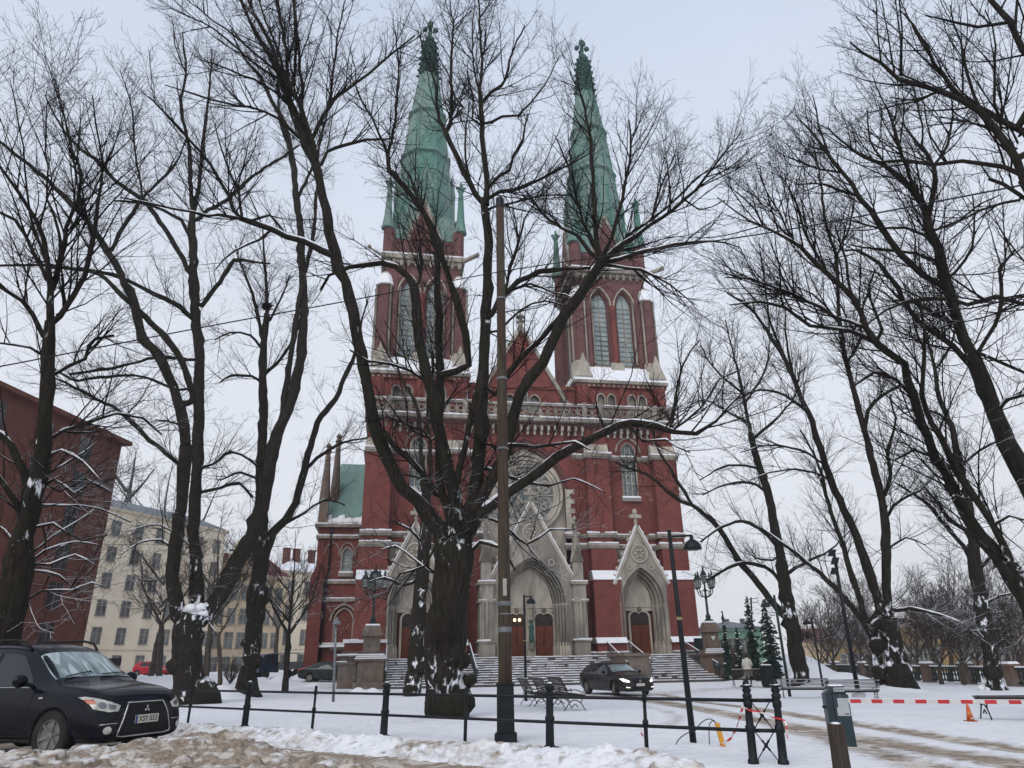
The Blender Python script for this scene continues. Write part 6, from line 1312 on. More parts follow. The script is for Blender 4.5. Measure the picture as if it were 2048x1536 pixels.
# cream six-storey block behind it, beige gabled house, far house with snowy roof
p0 = at(100, 1330, 100); p1 = at(418, 1330, 116); L = hypot(p1[0] - p0[0], p1[1] - p0[1]); ang = atan2(p1[1] - p0[1], p1[0] - p0[0])
b1 = building('apartment_building', 'plain cream plastered apartment building behind the bare trees, between brick block and gabled house', (p0[0], p0[1], 0), ang, L, 12, at(300, 1040, 108)[2], 'cream', 6, 7, z0=1.2, dz=(at(300, 1040, 108)[2] - 1.0) / 6.0, ww=1.15, wh=1.7, base='plaster_base')
rf = MB(); rf.add([(-0.2, -0.3, 0), (L + 0.2, -0.3, 0), (L - 1.5, 5, 2.2), (1.5, 5, 2.2), (L + .2, 12, 0), (-.2, 12, 0)], [(0, 1, 2, 3), (1, 4, 2), (4, 5, 3, 2), (5, 0, 3)]); rf.xf(Matrix.Translation((0, 0, at(300, 1040, 108)[2] + 0.36))); rf.build('roof', 'slate', b1)
p0 = at(405, 1330, 118); p1 = at(560, 1330, 126); L = hypot(p1[0] - p0[0], p1[1] - p0[1]); ang = atan2(p1[1] - p0[1], p1[0] - p0[0]); H2 = at(470, 1150, 121)[2]
b2 = building('gabled_house', 'beige house with a curved gable and red roof behind the bare trees', (p0[0], p0[1], 0), ang, L, 12, H2, 'beige', 4, 6, z0=0.6, dz=H2 / 4.0 - 0.2, ww=1.25, wh=2.1, base='plaster_base')
g = MB(); gw = L * 0.30; gc = L * 0.36
prof = [(-gw, 0), (gw, 0), (gw, 1.2), (gw * 0.8, 1.6), (gw * 0.62, 3.0)] + [(gw * 0.5 * cos(a), 3.4 + 2.3 * sin(a)) for a in linsp(0, pi, 8)] + [(-gw * 0.62, 3.0), (-gw * 0.8, 1.6), (-gw, 1.2)]
g.prism([(gc + x, H2 + z) for x, z in prof], -0.4, 0.4); go = g.build('gable', 'beige', b2)
w_ = MB(); 
for k in (-0.7, 0.7): w_.box(gc + k - 0.35, gc + k + 0.35, -0.44, -0.41, H2 + 1.6, H2 + 2.6)
w_.build('attic_window', 'glass_dark', go)
r = MB(); r.add([(-.3, -.3, H2 + .36), (L + .3, -.3, H2 + .36), (L, 6, H2 + 4), (0, 6, H2 + 4), (L, 12, H2 + .36), (0, 12, H2 + .36)], [(0, 1, 2, 3), (3, 2, 4, 5), (1, 4, 2), (5, 0, 3)]); r.build('roof', 'red_roof', b2)
p0 = at(548, 1330, 127); p1 = at(640, 1330, 131); L = hypot(p1[0] - p0[0], p1[1] - p0[1]) + 8; ang = atan2(p1[1] - p0[1], p1[0] - p0[0]); H3 = at(570, 1145, 127)[2]
b3 = building('corner_house', 'pale corner house with a snow-covered roof and brick chimneys, next to the transept', (p0[0], p0[1], 0), ang, L, 12, H3, 'cream', 4, 5, z0=0.8, dz=H3 / 4.0 - 0.1, ww=1.3, wh=2.2, roof='hip', roofmat='snow', base='plaster_base', pitch=3.4)
for x in (2.6, 4.5, 7.5): c = MB(); c.box(x - 0.5, x + 0.5, 4, 5, H3 + 1, H3 + 4.6); c.box(x - 0.6, x + 0.6, 3.9, 5.1, H3 + 4.6, H3 + 4.8); c.build('chimney', 'brick_bldg', b3)
# right side: houses below the terrace
def far_house(name, label, x0, x1, D, ytop, yridge, wall, roofmat, floors, cols, z0=-5, chim=0, depth=14, snow=True):
    a = at(x0, 1310, D); b = at(x1, 1310, D); L = hypot(b[0] - a[0], b[1] - a[1]); an = atan2(b[1] - a[1], b[0] - a[0]); h = at((x0 + x1) / 2, ytop, D)[2]; hr = at((x0 + x1) / 2, yridge, D)[2]
    t = building(name, label, (a[0], a[1], 0), an, L, depth, h, wall, floors, cols, z0=z0, dz=(h - z0) / floors, ww=1.2, wh=1.5)
    r = MB(); r.add([(-.4, -.5, h + .36), (L + .4, -.5, h + .36), (L - depth * 0.3, depth / 2, hr), (depth * 0.3, depth / 2, hr), (L + .4, depth, h + .36), (-.4, depth, h + .36)], [(0, 1, 2, 3), (3, 2, 4, 5), (1, 4, 2), (5, 0, 3)]); ro = r.build('roof', roofmat, t)
    for k in range(chim):
        c = MB(); x = L * (k + 1) / (chim + 1); c.box(x - 0.35, x + 0.35, depth / 2 - .6, depth / 2 + .6, hr - 1.2, hr + 0.3); c.build('chimney', 'slate', ro)
    return t
far_house('green_building', 'pale green building with a long grey metal roof behind the spruces', 1395, 1530, 105, 1262, 1238, 'green_wall', 'slate', 3, 8, z0=-3, chim=3)
far_house('terraced_house', 'dark-roofed yellowish house far behind the trees, left of the red-roofed one', 1660, 1800, 85, 1285, 1235, 'yellow', 'slate', 3, 7, chim=2)
far_house('villa', 'ochre house with a dull red roof behind the double-trunked linden', 1790, 1905, 80, 1262, 1228, 'yellow', 'red_roof', 3, 5, chim=1)
far_house('long_house', 'low yellow house with a snow-white roof at the right edge', 1895, 2120, 88, 1255, 1205, 'yellow', 'snow', 3, 9, chim=2)
far_house('red_house', 'small red-gabled house behind the trees right of the spruces', 1610, 1680, 92, 1290, 1252, 'beige', 'red_roof', 2, 3)

# ------------------------------------------------------------------ background trees
def small_tree(label, x, y, D, lean, h_px, rpx, seed, far=True, forks=2, dens=1.0, group=None, z0=None, spreadx=0.22, trunk_frac=0.35, l1=(0.8, 2.2), rmin=0.0055, detail=3, snow=0.4, l1_per=1.6, zs=14):
    """bare tree with base at photo (x, y); lean and height in photo pixels"""
    rr = random.Random(seed); tx, ty = x + lean * trunk_frac, y - h_px * trunk_frac
    L = [[(x, y, rpx), (x + lean * trunk_frac * 0.5 + rr.uniform(-3, 3), y - h_px * trunk_frac * 0.5, rpx * 0.85), (tx, ty, rpx * 0.75)]]
    for k in range(forks):
        f = (k - (forks - 1) / 2) / max(1, forks - 1) * 2 if forks > 1 else 0; ex = x + lean + f * h_px * spreadx + rr.uniform(-8, 8); ey = y - h_px * (1 - 0.12 * abs(f) + rr.uniform(-0.06, 0.03))
        mx, my = tx + (ex - tx) * 0.55 + f * 5, ty + (ey - ty) * 0.42
        L.append([(tx, ty + 4, rpx * 0.55), (mx, my, rpx * 0.34), ((mx + ex) / 2 + rr.uniform(-6, 6), (my + ey) / 2, rpx * 0.2), (ex, ey, rpx * 0.06)])
    for k in range(4 + forks):
        s = rr.choice((-1, 1)); t = rr.uniform(0.1, 0.9); sx, sy = tx + (lean * (1 - trunk_frac)) * t * 0.6, ty - h_px * (1 - trunk_frac) * t * 0.55
        ln = h_px * rr.uniform(0.16, 0.30); L.append([(tx * (1 - t) + sx * t, sy, rpx * 0.3), (sx + s * ln * 0.4, sy - ln * 0.5, rpx * 0.2), (sx + s * ln * 0.75, sy - ln * 0.95, rpx * 0.08)])
    p_ = on_ground(x, y); D = hypot(p_.x, p_.y) if y > 1300 and D < 900 and not group else D; l1 = (l1[0] * D / 45, l1[1] * D / 45); dens = dens * (45 / D) ** 0.6; rmin = rmin * (D / 45)
    return tree(label, D, L, seed, base=None, dens=dens, spread=0.5, snow=snow, l1=l1, rmin=rmin, detail=detail, group=group, far=far, lean=0.0, l1_per=l1_per, zs=zs)
small_tree('dark tree leaning right along the brick building corner', 168, 1322, 36, 110, 430, 15, 31, forks=1, trunk_frac=0.6, spreadx=0.1, far=False, dens=0.9)
small_tree('stout forked tree before the cream building, left of the red hatchback', 272, 1342, 42, 75, 420, 12, 32, forks=3)
small_tree('upright tree with two thin limbs close to the red hatchback', 285, 1340, 44, -35, 330, 7, 33, forks=2)
small_tree('slim straight tree standing in front of the red hatchback', 318, 1352, 40, 15, 300, 7, 34, forks=2)
small_tree('thin pale leaning trunk in front of the red hatchback', 302, 1352, 40, 45, 250, 6, 35, forks=1)
small_tree('thin tree right behind the three-stemmed linden, before the gabled house', 412, 1358, 46, 30, 330, 7, 36, forks=3)
small_tree('leaning slender tree between the three-stemmed linden and the nest linden', 440, 1360, 48, -10, 260, 5, 37, forks=2)
small_tree('young tree with snowy twigs at the transept corner, beside the dark saloon', 570, 1382, 34, 18, 330, 7, 38, forks=3, far=False, dens=1.1, detail=3, rmin=0.004)
small_tree('thin crooked tree behind the blue truck', 552, 1345, 52, 10, 260, 5, 39, forks=2)
small_tree('background tree rising behind the brick building, seen left of the gable', 240, 1345, 50, 60, 400, 4.5, 40, forks=4)
G = 'bare trees growing below the balustrade'
for i, (x, D, h, r, ln, f) in enumerate(((1640, 60, 120, 4, 5, 3), (1668, 52, 180, 4, -8, 3), (1700, 58, 200, 4.5, 10, 3), (1720, 66, 150, 4, 0, 3), (1835, 54, 190, 5, -10, 3), (1865, 62, 210, 4.5, 15, 3), (1900, 52, 230, 5, 5, 3), (1930, 60, 170, 4, -12, 4), (1955, 55, 150, 4, 5, 3), (2015, 56, 230, 5, 10, 4), (2045, 50, 200, 5, -8, 3), (1820, 66, 150, 4, 6, 3), (1655, 70, 140, 4, 3, 3), (1740, 50, 110, 4, 5, 4), (1880, 48, 120, 4, -4, 4), (1925, 47, 110, 4, 4, 4), (1985, 48, 120, 4, 4, 4), (2030, 47, 110, 4, -4, 4))):
    small_tree('bare snow-dusted tree behind the stone balustrade on the right', x, 1352, D, ln, h, r, 50 + i, forks=f, group=G, dens=1.25, l1=(0.7, 2.4), spreadx=0.3, trunk_frac=0.2, snow=0.5, rmin=0.006, zs=8)
for i, (x, D, h, r, ln) in enumerate(((1430, 62, 170, 4, 20), (1590, 60, 190, 4, -10))):
    pass
def bush(label, x, y, D, wpx, hpx, seed, n=26, mat='twig_far'):
    rng = np.random.RandomState(seed); c = at(x, y, D); c[2] = gz(c[0], c[1]); k = px(D) * 1.05; W_, H_ = wpx * k / 2, hpx * k
    P = np.zeros((n, 5, 3)); R = np.zeros((n, 5)); a = rng.rand(n) * 6.28; q = rng.rand(n) ** 0.6
    for j in range(5):
        t = j / 4; P[:, j, 0] = np.cos(a) * q * W_ * t ** 0.8; P[:, j, 1] = np.sin(a) * q * W_ * t ** 0.8; P[:, j, 2] = H_ * t * (1.1 - 0.45 * q) * (0.8 + 0.3 * rng.rand(n)); R[:, j] = 0.02 * (1.1 - t) + 0.004
    V0, F0 = tubes(P, R, 5); C1, R1 = spawn(rng, P, R, 5, 0.3, 0.9, 4, 0.15, (0.4, 1.0), 0.2, 0.6, 0.006, 0.012); V1, F1 = tubes(C1, R1, 3); C2, R2 = spawn(rng, C1, R1, 6, 0.15, 0.4, 3, 0.1, (0.4, 1), 0.1, 0.7, 0.005, 0.008); V2, F2 = tubes(C2, R2, 3)
    V = np.concatenate([V0, V1, V2]); F = np.concatenate([F0, F1 + len(V0), F2 + len(V0) + len(V1)])
    o = fast_mesh('bush', V, F, mat); o.location = c; return tag(o, label, 'bush')
M['twig_tan'] = mottled('tan_twigs', (0.17, 0.12, 0.085), (0.11, 0.08, 0.06), 5, 0.9, 0)
bush('dense tan leafless bush between the right pedestal and the spruces', 1468, 1335, 60, 95, 48, 3, 190, 'twig_tan')
bush('twiggy bush behind the black car bonnet, before the cream building', 235, 1330, 44, 60, 45, 4, 40)
bush('low twiggy bush between the three-stemmed linden and snow heap', 462, 1350, 60, 40, 40, 5, 30)
def spruce(label, x, ybase, ytop, D, wpx, seed):
    rng = random.Random(seed); c = at(x, ybase, D); c[2] = gz(c[0], c[1]) - 0.3; top = at(x, ytop, D)[2]; H = top - c[2]; Wd = wpx * px(D) / 2
    t = thing('spruce', label, 'spruce', c)
    m = MB(); m.tube([(0, 0, 0), (0, 0, H * 0.5), (0, 0, H * 0.97)], [0.16, 0.1, 0.02], 7); m.build('trunk', 'bark', t)
    m = MB(); s = MB(); lev = int(H / 0.26)
    for i in range(lev):
        z = H * (0.06 + 0.93 * i / lev); r = Wd * (1 - i / lev) ** 0.85 + 0.08
        for k in range(int(12 + 16 * (1 - i / lev))):
            a = rng.uniform(0, 6.28); z = H * (0.05 + 0.94 * (i + rng.uniform(-0.9, 0.9)) / lev); rr = r * (0.75 + 0.35 * sin(a * 2 + z * 1.3 + seed)) * rng.uniform(0.5, 1.15); dz = -rr * rng.uniform(0.05, 0.55); w = rr * 0.2 + 0.07; ca, sa = cos(a), sin(a)
            for q in range(4):
                f0, f1 = 0.12 + q * 0.22, 0.12 + q * 0.22 + 0.3; hw = w * (1.05 - q * 0.2); jz = rng.uniform(-0.05, 0.05)
                p = [(ca * rr * f0 - sa * hw, sa * rr * f0 + ca * hw, z + dz * f0 - 0.1 + jz), (ca * rr * f0, sa * rr * f0, z + dz * f0 + 0.06 + jz), (ca * rr * f0 + sa * hw, sa * rr * f0 - ca * hw, z + dz * f0 - 0.1 + jz), (ca * rr * f1, sa * rr * f1, z + dz * f1 - 0.03 + jz)]
                m.add(p, [(0, 1, 3), (1, 2, 3)])
            if rng.random() < 0.07:
                q = rr * rng.uniform(0.5, 0.9); s.blob((ca * q, sa * q, z + dz * q / rr + 0.06), (w * 0.9, w * 0.9, 0.04), k, 6, 0.3)
    m.build('foliage', 'spruce_needles', t); s.build('snow', 'snow', t, True); return t
M['spruce_needles'] = mottled('spruce_needles', (0.010, 0.022, 0.016), (0.022, 0.042, 0.032), 4, 0.85, 0)
spruce('slender spruce nearest the church, leftmost of the spruces', 1456, 1322, 1220, 55, 26, 1)
spruce('shortest spruce, second from the left of the spruces', 1481, 1324, 1250, 55, 38, 2)
spruce('tall pointed spruce in the middle of the spruces', 1512, 1335, 1190, 52, 46, 3)
spruce('broad dark spruce partly behind the green lamp pole, rightmost of the spruces', 1547, 1340, 1196, 50, 66, 4)
spruce('small spruce top rising right beside the candelabra of the right pedestal', 1417, 1300, 1240, 75, 24, 5)
an = MB(); a0 = at(1507, 1330, 110); a1 = at(1502, 1195, 110); an.tube([a0, a1], 0.12, 6); 
for k in (0, 1): q0 = at(1488, 1200 + k * 8, 110); q1 = at(1516, 1196 + k * 8, 110); an.bar(q0, q1, 0.08)
tag(an.build('antenna_mast', 'iron'), 'thin antenna mast beyond the green building roof', 'mast')
# ------------------------------------------------------------------ balustrade on the right
def balustrade(label, pts, seed=0):
    t = thing('balustrade', label, 'balustrade', pts[0]); o = Vector(pts[0])
    for i, p in enumerate(pts):
        q = Vector(p) - o; m = MB(); m.box(-0.31, 0.31, -0.28, 0.28, -0.3, 0.93, 0.03); m.box(-0.36, 0.36, -0.33, 0.33, 0.93, 1.04)
        nx_ = Vector(pts[min(i + 1, len(pts) - 1)]) - Vector(pts[max(i - 1, 0)]); mx = Matrix.Translation(q) @ Matrix.Rotation(atan2(nx_.y, nx_.x), 4, 'Z'); m.xf(mx)
        pi_ = m.build('pillar', 'granite', t); s = MB(); s.box(-0.33, 0.33, -0.3, 0.3, 1.041, 1.15, 0.08); s.xf(mx); s.build('snow_cap', 'snow', pi_)
        if i + 1 < len(pts):
            r = Vector(pts[i + 1]) - o; d = r - q; L = d.length; r_ = MB(); c = MB(); sn = MB()
            r_.box(0.38, L - 0.38, -0.1, 0.1, 0.78, 0.87); r_.box(0.38, L - 0.38, -0.08, 0.08, 0.12, 0.2)
            n = int((L - 0.8) / 0.24)
            for k in range(n):
                x = 0.5 + (L - 1.0) * k / max(1, n - 1); c.lathe([(0.05, 0.2), (0.035, 0.35), (0.07, 0.48), (0.035, 0.64), (0.05, 0.78)], (x, 0, 0), 6)
                if k: c.bar((x - (L - 1) / max(1, n - 1), 0, 0.66), (x, 0, 0.76), 0.03)
            sn.box(0.38, L - 0.38, -0.11, 0.11, 0.871, 0.94, 0.03); mx = Matrix.Translation(q) @ Matrix.Rotation(atan2(d.y, d.x), 4, 'Z')
            for w_ in (r_, c, sn): w_.xf(mx)
            a = r_.build('rail', 'green_iron', t); c.build('balusters', 'green_iron', a); sn.build('snow', 'snow', a)
    return t
bp = []
for x, D in ((1400, 74), (1432, 72), (1465, 70), (1500, 67), (1535, 64), (1583, 60), (1672, 53), (1728, 49), (1785, 46), (1855, 43), (1932, 40.5), (2022, 38), (2120, 36)):
    p = at(x, 1340, D * 1.19); bp.append(Vector((p[0], p[1], gz(p[0], p[1]))))
balustrade('long terrace balustrade of granite pillars and dark baluster panels with snow caps', bp)
# ------------------------------------------------------------------ street fence
def tube_mb(pts, r, n=8): return MB().tube(pts, r, n)
fence = thing('park_fence', 'black iron street fence of two round rails on thick and thin posts', 'fence', fa)
def fl(p): return Vector(p) - Vector(fa)
lean_v = Vector((fdir.x * 0.035, fdir.y * 0.035, 0))
def along(x, y0=1470):
    """point of the fence line seen at photo column x"""
    d = ray(x, y0); dd = Vector((d[0], d[1])); q = Vector((fa.x, fa.y)); f2 = Vector((fdir.x, fdir.y))
    den = dd.x * (-f2.y) + dd.y * f2.x; t = (q.x * (-f2.y) + q.y * f2.x) / den; return Vector((dd.x * t, dd.y * t, 0.36))
def post_profile(P, kind):
    m = MB(); c = fl(P)
    if kind == 'thick':
        m.lathe([(0.15, -0.1), (0.15, 0.03), (0.10, 0.06), (0.092, 0.45), (0.11, 0.47), (0.11, 0.52), (0.088, 0.54), (0.08, 0.88), (0.105, 0.9), (0.105, 0.93), (0.075, 0.95), (0.095, 0.98), (0.12, 1.01), (0.12, 1.03), (0.06, 1.06), (0.045, 1.10), (0.02, 1.12)], (0, 0, 0), 8, rot=pi / 8)
        for k in range(4): m.box(-0.02, 0.02, -0.02, 0.02, 0, 0.1) if False else m.obox((0.13 * cos(k * pi / 2), 0.13 * sin(k * pi / 2), 0.0), (0.07 * cos(k * pi / 2), 0.07 * sin(k * pi / 2), 0), (-0.03 * sin(k * pi / 2), 0.03 * cos(k * pi / 2), 0), (0, 0, 0.03))
    elif kind == 'thin':
        m.lathe([(0.035, -0.1), (0.035, 0.42), (0.05, 0.45), (0.05, 0.53), (0.03, 0.56), (0.028, 0.82), (0.045, 0.85), (0.045, 0.93), (0.03, 0.96), (0.038, 0.99), (0.035, 1.02), (0.01, 1.05)], (0, 0, 0), 10)
    else:
        m.lathe([(0.11, -0.1), (0.11, 0.04), (0.088, 0.06), (0.082, 0.46), (0.1, 0.48), (0.1, 0.56), (0.078, 0.58), (0.07, 0.84), (0.09, 0.87), (0.09, 0.95), (0.065, 0.98), (0.095, 1.02), (0.095, 1.06), (0.065, 1.08), (0.09, 1.12), (0.09, 1.15), (0.06, 1.17), (0.13, 1.19), (0.135, 1.2), (0.07, 1.23), (0.065, 1.26), (0.045, 1.29), (0.015, 1.31)], (0, 0, 0), 16)
    fr_, fz_ = {'thick': (0.72, 0.86), 'thin': (0.85, 0.83), 'tall': (0.64, 0.76)}[kind]; m.xf(Matrix.Diagonal((fr_, fr_, fz_, 1)))
    sh = Matrix(((1, 0, lean_v.x, 0), (0, 1, lean_v.y, 0), (0, 0, 1, 0), (0, 0, 0, 1)))
    m.xf(Matrix.Translation(c) @ sh); return m
posts = [(372, 'thin'), (487, 'thick'), (623, 'thin'), (767, 'thick'), (930, 'thin'), (1099, 'thick'), (1291, 'thin'), (1500, 'tall')]
PP = {}
for x, k in posts:
    P = along(x); PP[x] = P; o = post_profile(P, k).build('post', 'iron', fence, k != 'thick')
    if k != 'thin':
        s = MB(); s.blob(fl(P) + Vector((0, 0, 1.115 * 0.84 if k == 'thick' else 1.21 * 0.76)) + lean_v, (0.04, 0.04, 0.018) if k == 'thick' else (0.07, 0.07, 0.018), 3, 10, 0.12); s.build('snow', 'snow', o, True)
P0 = along(-160); P8 = PP[1500]
for z, r in ((0.735, 0.0235), (0.375, 0.0235)):
    m = MB(); m.tube([fl(P0) + Vector((0, 0, z)) + lean_v * z, fl(PP[767]) + Vector((0, 0, z - 0.004)) + lean_v * z, fl(P8) + Vector((0, 0, z)) + lean_v * z], r, 10); m.build('rail', 'iron', fence, True)
# gate section with cast lattice between the two tall posts
Pg = on_ground(1567, 1527); Pg.z = 0.36; gt = thing('gate_post', 'ornate black iron post with domed cap, right of its twin, ending the street fence', 'post', Pg)
_s = fa.copy(); _m = post_profile(Vector(fa), 'tall'); _m.build('post_shaft', 'iron', gt, True)
lt = thing('lattice_panel', 'narrow black cast iron lattice panel between the two ornate posts', 'fence', P8)
d = Vector(Pg) - Vector(P8); m = MB(); b = MB()
for z in (0.375, 0.735): m.tube([(0.05 * d.x, 0.05 * d.y, z), (d.x, d.y, z)], 0.024, 8)
m.build('rail', 'iron', lt, True)
def on(t, z): return Vector((d.x * t, d.y * t, z))
for z0, z1 in ((0.03, 0.375), (0.375, 0.735)):
    zm = (z0 + z1) / 2
    for a, c in ((on(0.15, z0), on(0.85, z1)), (on(0.15, z1), on(0.85, z0))):
        b.tube([a, a + (c - a) * 0.3, a + (c - a) * 0.36, a + (c - a) * 0.42, on(0.5, zm), a + (c - a) * 0.58, a + (c - a) * 0.64, a + (c - a) * 0.7, c], [0.007, 0.007, 0.016, 0.012, 0.024, 0.012, 0.016, 0.007, 0.007], 7)
b.build('lattice', 'iron', lt, True)
# snow on the dome of the right ornate post
s = MB(); s.blob((lean_v.x, lean_v.y, 1.21 * 0.76), (0.07, 0.07, 0.018), 3, 10, 0.12); s.build('snow', 'snow', gt, True)
# red and white tape
def tape_mat():
    m, nt, b = new_mat('barrier_tape'); t = N(nt, "TexCoord"); w = N(nt, "TexWave"); nt.links.new(t.outputs["Object"], w.inputs["Vector"]); w.inputs["Scale"].default_value = 3.2; w.bands_direction = 'Z'; w.inputs["Distortion"].default_value = 1.5
    nt.links.new(mixrgb(nt, mrange(nt, w.outputs[0], 0.48, 0.52), (0.62, 0.03, 0.03), (0.75, 0.73, 0.72)), b.inputs["Base Color"]); b.inputs["Roughness"].default_value = 0.5; return m
M['tape'] = tape_mat(); M['red_plastic'] = plain('red_plastic', (0.5, 0.02, 0.03), 0.5)
def strip(mb, pts, w, seed=0, th=0.003):
    rr = random.Random(seed); P = [Vector(p) for p in pts]
    Q, _ = resample(np.array([tuple(p) for p in P]), np.zeros(len(P)), 0.05)
    for i in range(len(Q) - 1):
        a = 0.8 * sin(i * 0.5 + seed); mb.bar(Q[i], Q[i + 1] + (Q[i + 1] - Q[i]) * 0.1, w, th, up=(sin(a), cos(a), 0.6))
m = MB(); D8 = hypot(P8.x, P8.y)
strip(m, [at(1486, 1412, D8 - .1), at(1478, 1440, D8 + .1), at(1470, 1462, D8 + .3), at(1458, 1480, D8 + .45), at(1440, 1490, D8 + .6)], 0.03, 1)
tag(m.build('barrier_tape', 'tape'), 'red and white tape hanging from ornate post to the yellow stake', 'tape')
m = MB(); strip(m, [at(1484, 1413, D8 - .12), at(1498, 1420, D8 - .14), at(1520, 1424, D8 - .1), at(1550, 1436, D8 - .1), at(1570, 1442, D8 - .12), at(1574, 1470, D8 - .14), at(1576, 1478, D8 - .14)], 0.024, 4)
tag(m.build('tape_loop', 'tape'), 'red and white tape tied round both ornate posts with a dangling end', 'tape')
m = MB(); D7 = hypot(PP[1291].x, PP[1291].y); strip(m, [at(1284, 1458, D7), at(1282, 1466, D7 - .03), at(1286, 1472, D7 - .03)], 0.022, 2); tag(m.build('tape_scrap', 'red_plastic'), 'short red scrap of tape on the thin fence post', 'tape')
st = on_ground(1446, 1492); m = MB(); tp = at(1434, 1446, hypot(st.x, st.y)); m.obox((Vector(st) + Vector(tp)) / 2, (Vector(tp) - Vector(st)) / 2, (0.035, 0, 0), (0, 0.02, 0)); so = m.build('cable_stake', plain('yellow_plastic', (0.62, 0.30, 0.02), 0.5)); tag(so, 'yellow plastic cable guard stake standing in snow inside the fence', 'stake')
Ds = hypot(st.x, st.y)
for lab, pts in (('long thin black cable loop arching from yellow stake down to snow on the left', [(1434, 1448), (1428, 1441), (1415, 1438), (1400, 1448), (1390, 1462), (1375, 1466), (1358, 1478), (1349, 1495)]), ('short black cable loop beside the yellow stake', [(1434, 1448), (1428, 1442), (1424, 1442), (1419, 1448), (1418, 1470), (1419, 1490)])):
    m = MB(); Q, _ = resample(np.array([at(x, y, Ds + 0.2) for x, y in pts]), np.zeros(len(pts)), 0.05); m.tube(Q, 0.008, 6); tag(m.build('cable', 'iron'), lab, 'cable')
# ------------------------------------------------------------------ poles and lamps
def pole_mat():
    m = mottled('weathered_pole', (0.072, 0.056, 0.038), (0.03, 0.023, 0.017), 3, 0.85, 0.4, stretch=(9, 9, 0.7), dist=0.01, c3=(0.05, 0.025, 0.02)); return m
M['pole'] = pole_mat()
pb = on_ground(1012, 1483); Dp = hypot(pb.x, pb.y); tz = at(1000, 415, Dp)[2]; tx = at(1000, 415, Dp)[0] - pb.x
up_ = thing('utility_pole', 'tall weathered brown pole with a dark box base, before the largest linden', 'pole', pb)
m = MB(); k = Dp / FPX * 0.93; m.tube([(0, 0, 0.05), (0, 0, 1.8), (tx * 0.35, 0, tz * 0.35), (tx * 0.7, 0, tz * 0.7), (tx, 0, tz - pb.z)], [14.5 * k, 13.2 * k, 12.2 * k, 10.5 * k, 10.0 * k], 16); m.build('shaft', 'pole', up_, True)
m = MB()
for z, h_ in ((1.75, 0.09), (2.2, 0.08), (2.05, 0.02)): m.lathe([(14 * k, z), (14 * k, z + h_)], (0, 0, 0), 16)
for y, r in ((900, 13.2), (600, 12.2), (760, 12.8)): z = at(1006, y, Dp)[2] - pb.z; m.lathe([(r * k, z), (r * k, z + 0.04)], (tx * z / tz, 0, 0), 14)
m.build('metal_band', 'rail', up_, False)
m = MB(); m.sqlathe([(0.19, -0.1), (0.19, 0.12), (0.15, 0.14), (0.145, 0.88), (0.16, 0.89), (0.16, 0.91)]); m.build('base_box', 'iron', up_)
m = MB(); m.lathe([(10.6 * k, 0), (10.6 * k, 0.25), (5 * k, 0.3)], (tx, 0, tz - pb.z - 0.02), 12); m.build('cap', 'iron', up_)
m = MB(); z = at(1010, 1268, Dp)[2] - pb.z; m.box(-0.02, 0.05, -13.6 * k, -12.9 * k, z + 0.65, z + 0.95); m.build('sticker', plain('old_sticker', (0.35, 0.34, 0.33)), up_)
cb_ = MB(); pts = [(-150, 760, 13.5), (0, 733, 13), (430, 650, 12.2), (700, 601, 11.8), (1003, 543, Dp - .15), (1300, 500, 10.8), (1560, 462, 10.2), (1900, 398, 9.6), (2200, 340, 9.2)]
Q, _ = resample(np.array([at(*p) for p in pts]), np.zeros(len(pts)), 0.5); cb_.tube(Q, 0.011, 6); tag(cb_.build('overhead_cable', 'iron'), 'thin black cable strung across the whole photo past the brown pole', 'cable')
def lamp_post(label, base, top, r0, r1, arm, head_r, D=None, mat='iron', collar=True):
    b = on_ground(*base) if D is None else Vector(at(base[0], base[1], D)); D = hypot(b.x, b.y); b.z = gz(b.x, b.y); t = thing('lamp_post', label, 'street lamp', b); T = Vector(at(top[0], top[1], D)) - b
    k = D / FPX * 0.93; m = MB(); m.tube([(0, 0, -0.1), T * 0.5, T], [r0 * k, (r0 + r1) / 2 * k, r1 * k], 12); m.build('pole', mat, t, True)
    if collar: m = MB(); q = T * 0.55; m.lathe([(r0 * k * 0.93, 0), (r0 * k * 0.93, 0.05)], q, 12); m.build('band', plain('yellowed_band', (0.25, 0.2, 0.08)), t)
    H = Vector(at(arm[0], arm[1], D)) - b; s = (1 if H.x > T.x else -1); m = MB(); A = Vector((T.x * H.z / T.z, T.y * H.z / T.z, H.z + head_r * 1.25)); m.tube([A, Vector((H.x + s * head_r * 0.1, H.y, H.z + head_r * 1.25)), Vector((H.x + s * head_r * .1, H.y, H.z + head_r * 0.7))], head_r * 0.13, 8); m.build('arm', mat, t)
    m = MB(); m.lathe([(head_r * 1.0, -head_r * 0.35), (head_r * 1.03, -head_r * 0.2), (head_r * 0.95, 0.12 * head_r), (head_r * 0.72, 0.5 * head_r), (head_r * 0.35, 0.75 * head_r), (head_r * 0.22, 0.85 * head_r), (head_r * 0.2, 1.2 * head_r)], H, 18); sh = m.build('lamp_shade', mat, t, True)
    m = MB(); m.lathe([(head_r * 0.9, -head_r * 0.34), (head_r * 0.9, -head_r * 0.31)], H, 18); m.build('diffuser', plain('lamp_diffuser', (0.6, 0.62, 0.58), 0.4), sh); return t
lamp_post('large dark lamp post with a hanging dome shade, right of the estate car', (1387, 1485), (1338, 1060), 6.4, 4.0, (1385, 1093), 0.155)
lamp_post('thin dark lamp post in front of the great portal', (1052, 1402), (1048, 1190), 3.0, 2.0, (1062, 1204), 0.2)
lamp_post('green lamp post beside the broad spruce and the benches', (1580, 1393), (1548, 1190), 3.0, 2.2, (1531, 1211), 0.2, mat='green_iron', collar=False)
